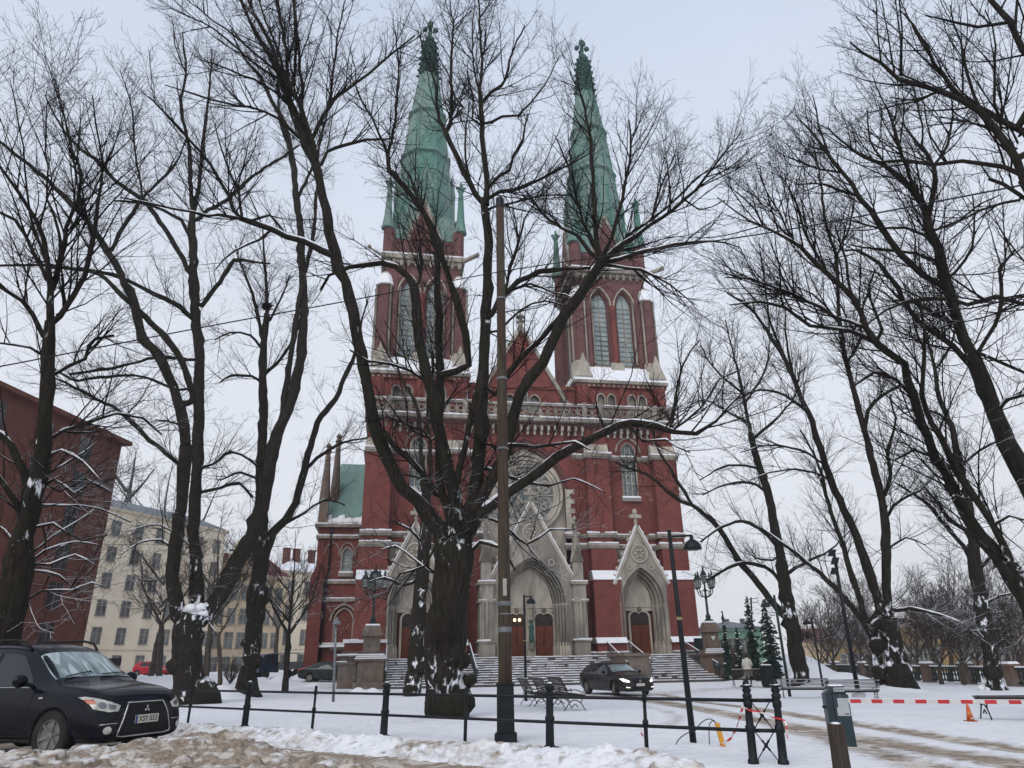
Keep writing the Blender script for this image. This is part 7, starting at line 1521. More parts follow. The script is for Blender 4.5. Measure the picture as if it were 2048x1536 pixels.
lamp_post('thin black lamp post standing on the snow mound', (1644, 1362), (1623, 1236), 2.2, 1.5, (1614, 1246), 0.16, D=34, collar=False)
lamp_post('slim grey lamp post in front of the transept window', (668, 1384), (672, 1238), 2.8, 2.2, (673, 1246), 0.2, D=36, mat='rail', collar=False)
# floodlight mast
b = Vector(at(1712, 1362, 31)); b.z = 0.25; fm = thing('floodlight_mast', 'tall thin black mast with three floodlights, left of the double-trunked linden', 'floodlight mast', b); T = Vector(at(1668, 1108, 31)) - b
m = MB(); m.tube([(0, 0, -0.1), T], [0.085, 0.055], 10); m.build('mast', 'iron', fm, True)
for dx, dy in ((-4, 6), (2, 22), (1, 42)):
    q = Vector(at(1668 + dx, 1100 + dy, 31)) - b; m = MB(); m.obox(q, (0.13, -0.03, 0), (0.05, 0.12, 0), (0.05, 0, 0.12)); m.build('floodlight', 'iron', fm)
m = MB(); m.lathe([(0.25, -0.1), (0.25, 0.04), (0.1, 0.06)], (0, 0, 0), 10); m.build('foot', 'snow', fm)
# candelabra on the pedestals (they stand on it: things of their own)
def lantern(mb, gm, c, s=1.0):
    mb.lathe([(0.05 * s, 0), (0.16 * s, 0.06 * s), (0.17 * s, 0.1 * s)], c, 6); gm.lathe([(0.15 * s, 0.1 * s), (0.24 * s, 0.62 * s)], c, 6)
    mb.lathe([(0.27 * s, 0.62 * s), (0.27 * s, 0.67 * s), (0.12 * s, 0.92 * s), (0.07 * s, 1.0 * s), (0.09 * s, 1.06 * s), (0.02 * s, 1.3 * s)], c, 6)
    for k in range(6):
        a = k * pi / 3; mb.bar((c[0] + 0.155 * s * cos(a), c[1] + 0.155 * s * sin(a), c[2] + 0.1 * s), (c[0] + 0.25 * s * cos(a), c[1] + 0.25 * s * sin(a), c[2] + 0.63 * s), 0.025 * s)
M['lamp_glass'] = mottled('lamp_glass', (0.35, 0.37, 0.36), (0.22, 0.24, 0.23), 2, 0.2, 0)
def candelabra(label, loc, rz):
    t = thing('candelabra', label, 'street lamp', loc, rz)
    m = MB(); m.lathe([(0.26, 0), (0.28, 0.12), (0.16, 0.2), (0.2, 0.35), (0.12, 0.5), (0.09, 0.6), (0.085, 1.6), (0.13, 1.68), (0.08, 1.76), (0.075, 2.1), (0.14, 2.2), (0.07, 2.35), (0.06, 2.7)], (0, 0, 0), 10); m.build('column', 'green_iron', t)
    for k in range(5):
        if k == 4: c = (0, 0, 2.7)
        else:
            a = k * pi / 2 + 0.4; c = (0.72 * cos(a), 0.72 * sin(a), 2.3); m = MB(); m.tube([(0.06 * cos(a), 0.06 * sin(a), 1.8), (0.35 * cos(a), 0.35 * sin(a), 1.75), (0.6 * cos(a), 0.6 * sin(a), 1.95), (0.72 * cos(a), 0.72 * sin(a), 2.3)], 0.035, 6)
            m.bar((0.05 * cos(a), 0.05 * sin(a), 2.25), (0.66 * cos(a), 0.66 * sin(a), 2.1), 0.03); m.bar((0.3 * cos(a), 0.3 * sin(a), 1.77), (0.4 * cos(a), 0.4 * sin(a), 2.15), 0.025); m.build('arm', 'green_iron', t)
        f = MB(); g = MB(); lantern(f, g, c); o = f.build('lantern', 'green_iron', t); g.build('lantern_glass', 'lamp_glass', o)
    return t
candelabra('five-armed green iron candelabra on the right pedestal of the church steps', ch_point(12.15, -12.0, 4.04), 0.3)
candelabra('five-armed green iron candelabra on the left pedestal of the church steps', ch_point(-12.2, -12.4, 4.04), 0.2)
# ------------------------------------------------------------------ benches
def make_bench(label, snowy=False, L=1.9, mat=None, back=True):
    t = thing('park_bench', label, 'bench', (0, 0, 0)); mt = mat or 'wood_dark'
    prof = []   # side curve of seat and back (y, z)
    for q in linsp(0, 1, 8): prof.append((-0.30 + 0.42 * q, 0.43 - 0.06 * sin(q * pi) + 0.02 * q))
    back_ = [(0.18 + 0.24 * q, 0.50 + 0.42 * q ** 0.9) for q in linsp(0, 1, 7)]
    s = MB(); 
    for (y, z) in prof: s.box(-L / 2, L / 2, y - 0.019, y + 0.019, z - 0.012, z + 0.012)
    so = s.build('seat', mt, t)
    s = MB()
    for (y, z) in (back_ if back else []): s.obox((0, y, z), (L / 2, 0, 0), (0, 0.007, -0.004), (0, 0.004, 0.011) if snowy else (0, 0.009, 0.02))
    bo = s.build('backrest', mt, t) if back else so
    if snowy:
        w = MB(); 
        for y, z in prof: w.box(-L / 2, L / 2, y - 0.018, y + 0.016, z + 0.0125, z + 0.035)
        w.build('snow', 'snow', so)
    w = MB()
    for y, z in (back_[::3] if snowy else back_[-1:]): w.box(-L / 2, L / 2, y - 0.02, y + 0.01, z + 0.015, z + 0.032)
    if back: w.build('snow', 'snow', bo)
    for x in (-L / 2 + 0.12, L / 2 - 0.12):
        m = MB(); r = 0.014
        for P in ([(-0.33, 0.0), (-0.28, 0.10), (-0.18, 0.24), (0.0, 0.31), (0.14, 0.24), (0.26, 0.10), (0.34, 0.0)], [(-0.35, 0.40), (-0.30, 0.42), (-0.1, 0.35), (0.1, 0.39), (0.18, 0.46)] + ([(0.28, 0.66), (0.42, 0.94)] if back else []), *([] if not back else [[(-0.33, 0.46), (-0.36, 0.52), (-0.31, 0.56), (-0.27, 0.51), (-0.05, 0.58), (0.2, 0.56)]]), [(-0.2, 0.24), (-0.24, 0.33), (-0.3, 0.41)], [(0.12, 0.26), (0.2, 0.36), (0.18, 0.46)], [(-0.1, 0.12), (-0.02, 0.2), (0.08, 0.12)]):
            Q, _ = resample(np.array([(x, y, z) for y, z in P]), np.zeros(len(P)), 0.06); m.tube(Q, r, 6)
        m.build('leg', 'iron', t)
    return t
def place(t, x, y, rz, D=None):
    p = on_ground(x, y) if D is None else Vector(at(x, y, D)); p.z = gz(p.x, p.y); t.location = p; t.rotation_euler = (0, 0, rz); return t
q = make_bench('dark slatted bench end-on by the fence, nearest of the row left of the estate car', L=1.8)
B1 = on_ground(1150, 1422); bdir = Vector((cos(radians(101)), sin(radians(101)), 0)); q.rotation_euler = (0, 0, radians(101)); B1 = B1 + bdir * 0.8; B1.z = gz(B1.x, B1.y); q.location = B1
q2 = dup(q, B1 + bdir * 2.4, radians(101), 'dark slatted bench in the middle of the row before the church steps')
q3 = dup(q, B1 + bdir * 4.9, radians(101), 'dark slatted bench farthest back in the row, beside the thin lamp post')
for w_ in (q2, q3): w_.location.z = gz(w_.location.x, w_.location.y)
q4 = place(make_bench('reddish brown bench seen from behind, in front of the person in white', L=2.3), 1506, 1374, radians(177))
q5 = place(make_bench('bench seen end-on against the snow mound, right of the black bin', L=1.6), 1550, 1366, radians(85))
q6 = place(make_bench('snow-dusted slatted bench by the mound, left of the ticket machine header', True, 2.2), 1612, 1396, radians(158))
q7 = place(dup(q6, (0, 0, 0), 0, 'snow-dusted slatted bench before the burled trunk, right of the ticket machine'), 1706, 1403, radians(172))
q8 = place(make_bench('low backless bench cut off by the right edge, behind the barrier', L=1.8, back=False), 2058, 1440, radians(-14))
for i in (q, q2, q3): i['group'] = 'benches in a row before the church steps'
for i in (q6, q7): i.scale = (0.86, 0.86, 0.8); i['group'] = 'snowed-up benches right of centre'
b = Vector(at(1537, 1370, 44)); b.z = 0.02; bn = thing('litter_bin', 'black round litter bin between the two benches by the snow mound', 'bin', b)
m = MB(); m.lathe([(0.3, 0), (0.33, 0.1), (0.33, 1.0), (0.36, 1.02), (0.36, 1.1), (0.3, 1.12), (0.28, 1.0)], (0, 0, 0), 16)
for k in range(16): a = k * pi / 8; m.box(0.33 * cos(a) - 0.015, 0.33 * cos(a) + 0.015, 0.33 * sin(a) - 0.015, 0.33 * sin(a) + 0.015, 0.1, 1.0)
m.build('drum', 'iron', bn); m = MB(); m.lathe([(0.3, 1.121), (0.25, 1.16)], (0, 0, 0), 12); m.build('snow', 'snow', bn)
# ------------------------------------------------------------------ ticket machine, barrier, bollard, cone
M['petrol'] = mottled('petrol_paint', (0.008, 0.022, 0.032), (0.013, 0.032, 0.043), 3, 0.4, 0.05, spec=0.5)
M['grey_panel'] = plain('grey_panel', (0.42, 0.45, 0.47), 0.45)
tb = on_ground(1693, 1490); tm = thing('ticket_machine', 'slanted dark blue parking terminal with grey display plate, before the snowy benches', 'ticket machine', tb, radians(-12))
k = hypot(tb.x, tb.y) / FPX * 0.93
Hh = at(1680, 1372, hypot(tb.x, tb.y))[2] - tb.z
m = MB(); m.box(-0.17, 0.12, 0.0, 0.22, -0.1, Hh - 0.09); m.box(-0.20, -0.172, -0.05, 0.24, -0.1, Hh - 0.11); m.build('housing', 'petrol', tm)
m = MB(); m.box(-0.085, 0.14, -0.035, -0.002, -0.1, Hh - 0.12); m.build('door', 'petrol', tm)
m = MB(); m.box(-0.12, 0.1, -0.03, 0.16, Hh - 0.088, Hh); hd = m.build('header', 'petrol', tm)
m = MB(); m.box(-0.055, 0.095, -0.036, -0.031, Hh - 0.08, Hh - 0.02); pnl = m.build('label', 'grey_panel', hd)
m = MB()
for i in range(3): m.box(-0.045 + i * 0.045, -0.012 + i * 0.045, -0.039, -0.0365, Hh - 0.07, Hh - 0.03)
m.build('keys', plain('dim_keys', (0.2, 0.21, 0.22)), pnl)
m = MB(); m.add([(-0.03, -0.045, Hh - 0.17), (0.125, -0.045, Hh - 0.17), (0.125, -0.045, Hh - 0.42), (-0.055, -0.045, Hh - 0.42), (-0.055, -0.045, Hh - 0.30), (-0.03, -0.045, Hh - 0.30)], [(0, 5, 4, 3, 2, 1)]); 
m = MB(); m.prism([(-0.03, Hh - 0.17), (0.125, Hh - 0.17), (0.125, Hh - 0.42), (-0.055, Hh - 0.42), (-0.055, Hh - 0.3), (-0.03, Hh - 0.3)], -0.042, -0.036); m.build('display_plate', 'grey_panel', tm)
m = MB(); m.box(0.05, 0.11, -0.0445, -0.0425, Hh - 0.40, Hh - 0.385); m.build('small_print', 'petrol', tm)
m = MB(); m.lathe([(0.012, 0), (0.012, 0.006)], n=10); m.xf(Matrix.Translation((0.02, -0.037, Hh - 0.14)) @ Matrix.Rotation(pi / 2, 4, 'X')); m.build('lock', 'rail', tm)
m = MB(); m.tube([(-0.2, 0.03, Hh * 0.64), (-0.25, 0.03, Hh * 0.64)], 0.02, 8); m.build('button', 'iron', tm)
m = MB(); m.box(-0.11, 0.09, -0.02, 0.15, Hh + 0.001, Hh + 0.02, 0.01); m.build('snow', 'snow', tm)
bb = thing('barrier_boom', 'horizontal red and white striped parking barrier boom reaching the right edge', 'barrier', at(1696, 1402, 11.4))
pa = Vector(at(1696, 1402.5, 11.4)); pz = Vector(at(2140, 1404, 11.6)); pz.z = pa.z - 0.02; dv = pz - pa; L = dv.length; rot = Matrix.Rotation(atan2(dv.y, dv.x), 4, 'Z')
m = MB(); m.box(0, L, -0.018, 0.018, -0.021, 0.021); m.xf(rot); m.build('boom', plain('white_paint', (0.62, 0.6, 0.58), 0.45), bb)
for i in range(15):
    x0 = 0.03 + i * 0.26; m = MB(); m.box(x0, x0 + 0.13, -0.02, 0.02, -0.0235, 0.0235); m.xf(rot); 
    if x0 + 0.2 < L: m.build('red_band', M['red_plastic'] if i else M['red_plastic'], bb)
m = MB(); m.box(0, L, -0.014, 0.014, 0.0236, 0.028); m.xf(rot); m.build('snow', 'snow', bb)
bl = thing('wooden_bollard', 'short brown square wooden post at the bottom edge before ticket machine', 'bollard', (0, 0, 0))
pb_ = Vector(at(1668, 1448, 8.6)); bl.location = (pb_.x, pb_.y, 0.33); hh = pb_.z - 0.33; bl.rotation_euler = (0, radians(1.5), radians(20))
m = MB(); m.sqlathe([(0.066, -0.1), (0.056, hh - 0.02), (0.052, hh)]); m.build('post', mottled('old_post', (0.03, 0.022, 0.017), (0.06, 0.047, 0.035), 4, 0.85, 0.4, stretch=(8, 8, 1)), bl)
m = MB(); m.blob((0, 0, hh + 0.004), (0.05, 0.05, 0.014), 2, 10, 0.2); m.build('snow', 'snow', bl, True)
cp = on_ground(1942, 1443); cn_ = thing('traffic_cone', 'orange traffic cone standing on the snow behind the barrier', 'traffic cone', cp)
hc = (at(1938, 1409, hypot(cp.x, cp.y))[2] - cp.z)
OR = plain('cone_orange', (0.62, 0.10, 0.02), 0.5)
m = MB(); m.lathe([(0.072, 0.02), (0.02, hc), (0.015, hc + 0.005)], (0, 0, 0), 20); m.build('cone', OR, cn_, True); m = MB(); m.box(-0.1, 0.1, -0.1, 0.1, 0, 0.02, 0.01); m.build('foot', plain('cone_foot', (0.35, 0.08, 0.03), 0.6), cn_)
m = MB(); m.lathe([(0.059, hc * 0.32), (0.042, hc * 0.62)], (0, 0, 0), 20); m.build('band', plain('cone_band', (0.55, 0.17, 0.03), 0.35), cn_, True)
m = MB()
for i in range(3): a = -pi / 2 - 0.35 + i * 0.35; m.box(0.066 * cos(a) - 0.008, 0.066 * cos(a) + 0.008, 0.068 * sin(a) - 0.008, 0.068 * sin(a) + 0.008, hc * 0.14, hc * 0.24)
m.build('marking', plain('cone_white', (0.6, 0.5, 0.45)), cn_)
# ------------------------------------------------------------------ person by the balustrade
pp = Vector(at(1498, 1358, 47)); pp.z = 0.0
def skin(name, verts, edges, radii, mat, parent, root=0, sub=2):
    me = bpy.data.meshes.new(name); me.from_pydata(verts, edges, []); o = bpy.data.objects.new(name, me); COL.objects.link(o)
    md = o.modifiers.new('skin', 'SKIN'); md.use_smooth_shade = True
    for i, r in enumerate(radii): me.skin_vertices[0].data[i].radius = (r, r) if not isinstance(r, tuple) else r
    me.skin_vertices[0].data[root].use_root = True
    s = o.modifiers.new('sub', 'SUBSURF'); s.levels = sub; s.render_levels = sub; me.materials.append(mat if not isinstance(mat, str) else M[mat])
    if parent: o.parent = parent
    return o
per = thing('person', 'person in a long off-white coat with dark hair, seen from behind at the balustrade', 'person', pp, radians(10))
hips = (0, 0, 0.98)
V = [(0, 0, 0.95), (0, 0.01, 1.15), (0, 0.02, 1.38), (0, 0.02, 1.50), (0, 0.03, 1.62), (0, 0.03, 1.72), (0.18, 0.02, 1.42), (0.25, -0.02, 1.14), (0.2, 0.14, 0.93), (0.17, 0.2, 0.88), (-0.18, 0.02, 1.42), (-0.26, -0.02, 1.15), (-0.2, 0.14, 0.95), (-0.17, 0.2, 0.9),
     (0.1, 0, 0.88), (0.11, 0.02, 0.5), (0.11, -0.01, 0.09), (0.12, 0.14, 0.05), (-0.1, 0, 0.88), (-0.11, 0.02, 0.5), (-0.11, -0.01, 0.09), (-0.12, 0.14, 0.05)]
E_ = [(0, 1), (1, 2), (2, 3), (3, 4), (4, 5), (2, 6), (6, 7), (7, 8), (8, 9), (2, 10), (10, 11), (11, 12), (12, 13), (0, 14), (14, 15), (15, 16), (16, 17), (0, 18), (18, 19), (19, 20), (20, 21)]
R_ = [0.15, 0.14, 0.16, 0.06, 0.09, 0.09, 0.075, 0.055, 0.04, 0.035, 0.075, 0.055, 0.04, 0.035, 0.1, 0.07, 0.045, 0.04, 0.1, 0.07, 0.045, 0.04]
skin('body', V, E_, R_, plain('dark_trousers', (0.03, 0.03, 0.035), 0.8), per)
m = MB(); m.lathe([(0.27, 0.5), (0.25, 0.75), (0.2, 1.1), (0.22, 1.3), (0.2, 1.42), (0.1, 1.5), (0.07, 1.53)], (0, 0.01, 0), 14); co_ = m.build('coat', plain('off_white_coat', (0.62, 0.58, 0.52), 0.9), per, True)
for s in (-1, 1): m = MB(); m.tube([(s * 0.16, 0.02, 1.43), (s * 0.27, -0.02, 1.14), (s * 0.2, 0.14, 0.97)], [0.09, 0.075, 0.055], 10); m.build('sleeve', bpy.data.materials['off_white_coat'], per, True)
m = MB(); m.blob((0, 0.0, 1.66), (0.105, 0.11, 0.14), 2, 12, 0.03); m.build('hair', plain('dark_hair', (0.02, 0.015, 0.012), 0.7), per, True)
m = MB(); m.tube([(-0.17, -0.12, 1.38), (0.0, -0.2, 1.25), (0.2, -0.12, 1.02)], 0.012, 6); m.build('bag_strap', 'iron', per)
# ------------------------------------------------------------------ cars
from mathutils.bvhtree import BVHTree
def paint(name, c, rough=0.22, dirt=0.5, dc=(0.10, 0.09, 0.08)):
    m, nt, b = new_mat(name); v = objvec(nt); s = N(nt, "SeparateXYZ"); nt.links.new(v, s.inputs[0])
    low = mrange(nt, s.outputs[2], 0.25, 0.95, 1.0, 0.0); n = noise(nt, 5, 7, v, 0.4)
    f = math_(nt, 'MULTIPLY', math_(nt, 'ADD', math_(nt, 'MULTIPLY', low, 0.8), 0.08), mrange(nt, n, 0.3, 0.75, 0.0, dirt * 1.3))
    nt.links.new(mixrgb(nt, f, c, dc), b.inputs["Base Color"]); nt.links.new(math_(nt, 'ADD', math_(nt, 'MULTIPLY', f, 0.7), rough), b.inputs["Roughness"])
    b.inputs["Coat Weight"].default_value = 0.22; b.inputs["Coat Roughness"].default_value = 0.04; b.inputs["Specular IOR Level"].default_value = 0.12; return m
M['tyre'] = mottled('tyre_rubber', (0.010, 0.010, 0.011), (0.03, 0.027, 0.025), 8, 0.9, 0.5, dist=0.01)
M['alloy'] = mottled('dirty_alloy', (0.27, 0.26, 0.25), (0.16, 0.155, 0.15), 8, 0.45, 0.1, metal=0.6)
M['chrome'] = plain('chrome_trim', (0.5, 0.5, 0.5), 0.25, 0.9)
M['black_plastic'] = mottled('black_plastic', (0.007, 0.007, 0.008), (0.013, 0.013, 0.014), 7, 0.6, 0.1, spec=0.2)
M['lens'] = mottled('clear_lens', (0.55, 0.54, 0.50), (0.30, 0.29, 0.28), 12, 0.1, 0.1, spec=0.8)
M['lens_inner'] = plain('lens_inner', (0.22, 0.22, 0.23), 0.12, 0.7)
M['orange_lens'] = plain('orange_lens', (0.42, 0.07, 0.015), 0.2)
M['red_lens'] = plain('red_lens', (0.45, 0.01, 0.01), 0.2)
M['beam'] = plain('lit_headlight', (1, 1, 0.95), emit=(1.0, 0.98, 0.88), es=1.1)
M['plate'] = plain('plate_white', (0.62, 0.6, 0.52), 0.5); M['plate_blue'] = plain('plate_blue', (0.02, 0.06, 0.22), 0.5); M['ink'] = plain('plate_ink', (0.015, 0.015, 0.015), 0.6)
def glass_car(name, refl_paint=0.0):
    m, nt, b = new_mat(name); v = objvec(nt, (1, 3.5, 1))
    b.inputs["Roughness"].default_value = 0.04; b.inputs["Specular IOR Level"].default_value = 0.9 if refl_paint else 0.3; b.inputs["IOR"].default_value = 1.6
    if refl_paint:  # ice-like pattern paints reflected sky and branches into the glass colour
        f = mrange(nt, noise(nt, 1.3, 7, v, 1.2, 0.6), 0.40, 0.60, 0.25, 1.0)
        s = N(nt, "SeparateXYZ"); nt.links.new(objvec(nt), s.inputs[0]); f = math_(nt, 'MULTIPLY', f, mrange(nt, s.outputs[2], 1.05, 1.22, 0.12, 1.0))
        nt.links.new(mixrgb(nt, f, (0.012, 0.05, 0.055), (0.42, 0.50, 0.52)), b.inputs["Base Color"]); nt.links.new(mrange(nt, f, 0, 1, 0.05, 0.35), b.inputs["Roughness"])
    else: nt.links.new(mixrgb(nt, noise(nt, 2, 4, v), (0.010, 0.013, 0.017), (0.03, 0.035, 0.04)), b.inputs["Base Color"])
    return m
M['tint'] = glass_car('side_glass'); M['screen'] = glass_car('reflection_screen', 1.0); M['screen2'] = mottled('bright_screen', (0.20, 0.26, 0.27), (0.08, 0.11, 0.12), 2, 0.08, 0, spec=0.9)
def text_mesh(s, size, depth=0.002):
    c = bpy.data.curves.new('t', 'FONT'); c.body = s; c.size = size; c.extrude = depth; c.align_x = 'CENTER'; c.align_y = 'CENTER'; c.space_character = 1.02; c.offset = size * 0.012
    o = bpy.data.objects.new('t', c); COL.objects.link(o); dg = bpy.context.evaluated_depsgraph_get(); me = bpy.data.meshes.new_from_object(o.evaluated_get(dg)); bpy.data.objects.remove(o)
    V = [tuple(v.co) for v in me.vertices]; F = [tuple(p.vertices) for p in me.polygons]; return V, F
def make_car(name, label, spec, paintmat):
    """x forward, y to the car's left, origin on the ground under the middle"""
    t = thing(name, label, spec.get('cat', 'car'))
    # stations: x, z bottom, z belt, z top, half width at sill, half width at belt, half width at top
    ST = spec['st']; V = []
    for (x, zb, zm, zt, w0, w1, w2) in ST:
        half = [(0.0, zb), (w0 * 0.55, zb), (w0 * 0.93, zb + 0.02), (w0, zb + (zm - zb) * 0.25), (w0 * 1.01, zb + (zm - zb) * 0.62), (w1, zm - 0.04), (w1 - 0.025, zm), (w2 + (w1 - w2) * 0.45, zm + (zt - zm) * 0.5), (w2, zt - (0.05 if zt - zm > 0.2 else 0.01)), (w2 * 0.82, zt), (w2 * 0.4, zt + 0.018), (0, zt + 0.024)]
        V += [(x, y, z) for y, z in half] + [(x, -y, z) for y, z in half[-2:0:-1]]
    n = 22; F = [(i * n + j, i * n + (j + 1) % n, (i + 1) * n + (j + 1) % n, (i + 1) * n + j) for i in range(len(ST) - 1) for j in range(n)]
    def capf(o): return [(o + k, o + k + 1, o + (n - k - 1) % n, o + (n - k) % n) for k in range(0, 11)]
    F += [tuple(q) for q in [(0, 1, 21)]] + [(k, k + 1, n - k - 1, n - k) for k in range(1, 10)] + [(10, 11, 12)]
    o2 = (len(ST) - 1) * n; F += [(o2, o2 + 21, o2 + 1)] + [(o2 + k + 1, o2 + k, o2 + n - k, o2 + n - k - 1) for k in range(1, 10)] + [(o2 + 11, o2 + 10, o2 + 12)]
    me = bpy.data.meshes.new('body'); me.from_pydata(V, [], F); bm_ = bpy.data.objects.new('body', me); COL.objects.link(bm_)
    s = bm_.modifiers.new('s', 'SUBSURF'); s.levels = 2; s.render_levels = 2
    cut = MB(); WR = spec['wr']
    for x in spec['ax']:
        for sy in (-1, 1):
            c = MB(); c.lathe([(WR * 1.17, 0), (WR * 1.17, 0.42)], (0, 0, 0), 28); c.xf(Matrix.Translation((x, sy * (spec['tw'] + 0.28), WR)) @ Matrix.Rotation(sy * pi / 2, 4, 'X')); cut.add(np.concatenate(c.v), c.f)
    co = cut.build('cut', 'iron'); bl_ = bm_.modifiers.new('b', 'BOOLEAN'); bl_.operation = 'DIFFERENCE'; bl_.object = co; bl_.solver = 'EXACT'
    dg = bpy.context.evaluated_depsgraph_get(); e = bpy.data.meshes.new_from_object(bm_.evaluated_get(dg)); bm_.modifiers.clear(); bpy.data.objects.remove(co)
    bm_.data = e; e.materials.clear(); e.materials.append(paintmat); e.polygons.foreach_set('use_smooth', [True] * len(e.polygons)); e.update()
    try: e.set_sharp_from_angle(angle=radians(38))
    except Exception: pass
    bm_.parent = t; bm_.name = 'body'
    bvh = BVHTree.FromPolygons([v.co.copy() for v in e.vertices], [tuple(p.vertices) for p in e.polygons])
    def proj(p, view):
        if view == 'front': o_, d_ = Vector((5, p[0], p[1])), Vector((-1, 0, 0))
        elif view == 'rear': o_, d_ = Vector((-5, p[0], p[1])), Vector((1, 0, 0))
        elif view == 'top': o_, d_ = Vector((p[0], p[1], 4)), Vector((0, 0, -1))
        elif view == 'fc': # front corner, 45 degrees from the right
            o_, d_ = Vector((4, p[0] * 1.0 - 0 , p[1])), Vector((-1, 0, 0))
        else: o_, d_ = Vector((p[0], 5 if view == 'left' else -5, p[1])), Vector((0, -1 if view == 'left' else 1, 0))
        h = bvh.ray_cast(o_, d_)
        return (h[0], h[1]) if h[0] is not None else (None, None)
    def patch(nm, outline, view, off, mat, parent=None, rings=4, seg=0.06, smooth=True):
        P = []
        for i in range(len(outline)):
            a, b = Vector(outline[i]), Vector(outline[(i + 1) % len(outline)]); k = max(1, int((b - a).length / seg))
            P += [a + (b - a) * q / k for q in range(k)]
        c = sum(P, Vector((0, 0))) / len(P); mb = MB(); VV = []; N_ = len(P)
        for r in range(1, rings + 1):
            for p in P:
                h, nn = proj(c + (p - c) * r / rings, view)
                if h is None: h, nn = (VV and Vector(VV[-1])) or Vector((0, 0, 0)), Vector((0, 0, 0))
                if nn.dot(Vector(h) - Vector((0, 0, 0.6))) < 0: nn = -nn
                VV.append(tuple(h + nn * off))
        h, nn = proj(c, view); 
        if nn.dot(Vector(h) - Vector((0, 0, 0.6))) < 0: nn = -nn
        VV.append(tuple(h + nn * off)); FF = [(N_ * rings, k, (k + 1) % N_) for k in range(N_)]
        for r in range(rings - 1): FF += [(r * N_ + k, (r + 1) * N_ + k, (r + 1) * N_ + (k + 1) % N_, r * N_ + (k + 1) % N_) for k in range(N_)]
        mb.add(VV, FF); return mb.build(nm, mat, parent or t, smooth)
    def line(nm, pts, view, off, r, mat, parent=None, close=False):
        Q = [Vector(p) for p in pts] + ([Vector(pts[0])] if close else []); out = []
        for a, b in zip(Q[:-1], Q[1:]):
            k = max(1, int((b - a).length / 0.05))
            for q in range(k):
                h, nn = proj(a + (b - a) * q / k, view)
                if h is not None: out.append(h + (nn if nn.dot(h - Vector((0, 0, 0.6))) > 0 else -nn) * off)
        h, nn = proj(Q[-1], view)
        if h is not None: out.append(h)
        if len(out) < 2: return None
        mb = MB(); mb.tube(out, r, 6); return mb.build(nm, mat, parent or bm_, True)
    # wheels
    for i, x in enumerate(spec['ax']):
        for sy in (-1, 1):
            st = spec.get('steer', 0) if i == 0 else 0; mx = Matrix.Translation((x, sy * spec['tw'], WR)) @ Matrix.Rotation(st, 4, 'Z') @ Matrix.Rotation(-sy * pi / 2, 4, 'X')
            w = MB(); W2 = spec.get('tyre_w', 0.21); w.lathe([(WR * 0.66, -W2 / 2), (WR * 0.93, -W2 / 2), (WR, -W2 * 0.36), (WR, W2 * 0.36), (WR * 0.93, W2 / 2), (WR * 0.66, W2 / 2), (WR * 0.64, W2 / 2 - 0.04), (WR * 0.64, 0)], (0, 0, 0), 36)
            if spec.get('knobs'):
                for k in range(44):
                    a = k * 2 * pi / 44
                    for zz in (-W2 * 0.33, 0.0, W2 * 0.33): c = (WR * 1.0 * cos(a + (0.07 if zz else 0)), WR * sin(a + (0.07 if zz else 0)), zz); w.obox(c, (0.012 * cos(a), 0.012 * sin(a), 0), (-0.014 * sin(a), 0.014 * cos(a), 0), (0, 0, 0.026))
            w.xf(mx); ty = w.build('wheel', 'tyre', t, False)
            r = MB(); ns = spec.get('spokes', 6); zf = W2 / 2 - 0.012
            r.lathe([(WR * 0.6, zf - 0.05), (WR * 0.66, zf - 0.02), (WR * 0.67, zf + 0.004), (WR * 0.62, zf + 0.004), (WR * 0.6, zf - 0.03)], (0, 0, 0), 36)
            r.lathe([(WR * 0.19, zf - 0.04), (WR * 0.16, zf - 0.01), (WR * 0.05, zf - 0.005)], (0, 0, 0), 14)
            for k in range(ns):
                a = k * 2 * pi / ns + 0.3; r.obox((WR * 0.39 * cos(a), WR * 0.39 * sin(a), zf - 0.022), (WR * 0.24 * cos(a), WR * 0.24 * sin(a), 0.01), (-WR * 0.055 * sin(a), WR * 0.055 * cos(a), 0), (0, 0, 0.012))
            r.xf(mx); r.build('rim', 'alloy', ty, False)
            h = MB(); h.lathe([(WR * 0.63, zf - 0.075), (WR * 0.63, zf - 0.07)], (0, 0, 0), 20); h.xf(mx); h.build('brake', 'black_plastic', ty)
            # dark liner inside the arch
            l = MB(); A = [(x + WR * 1.165 * cos(a), WR + WR * 1.165 * sin(a)) for a in linsp(-0.25, pi + 0.25, 16)]; B_ = [(x + WR * 1.12 * cos(a), WR + WR * 1.12 * sin(a)) for a in linsp(-0.25, pi + 0.25, 16)]
            l.ribbon(A, B_, sy * (spec['tw'] - 0.14), sy * (spec['tw'] + spec.get('lip', 0.06))); l.lathe([(WR * 1.1, 0), (WR * 1.1, 0.01)], (0, 0, 0), 20) if False else None
            l.build('wheel_arch', 'black_plastic', t)
    return t, bm_, patch, line, proj
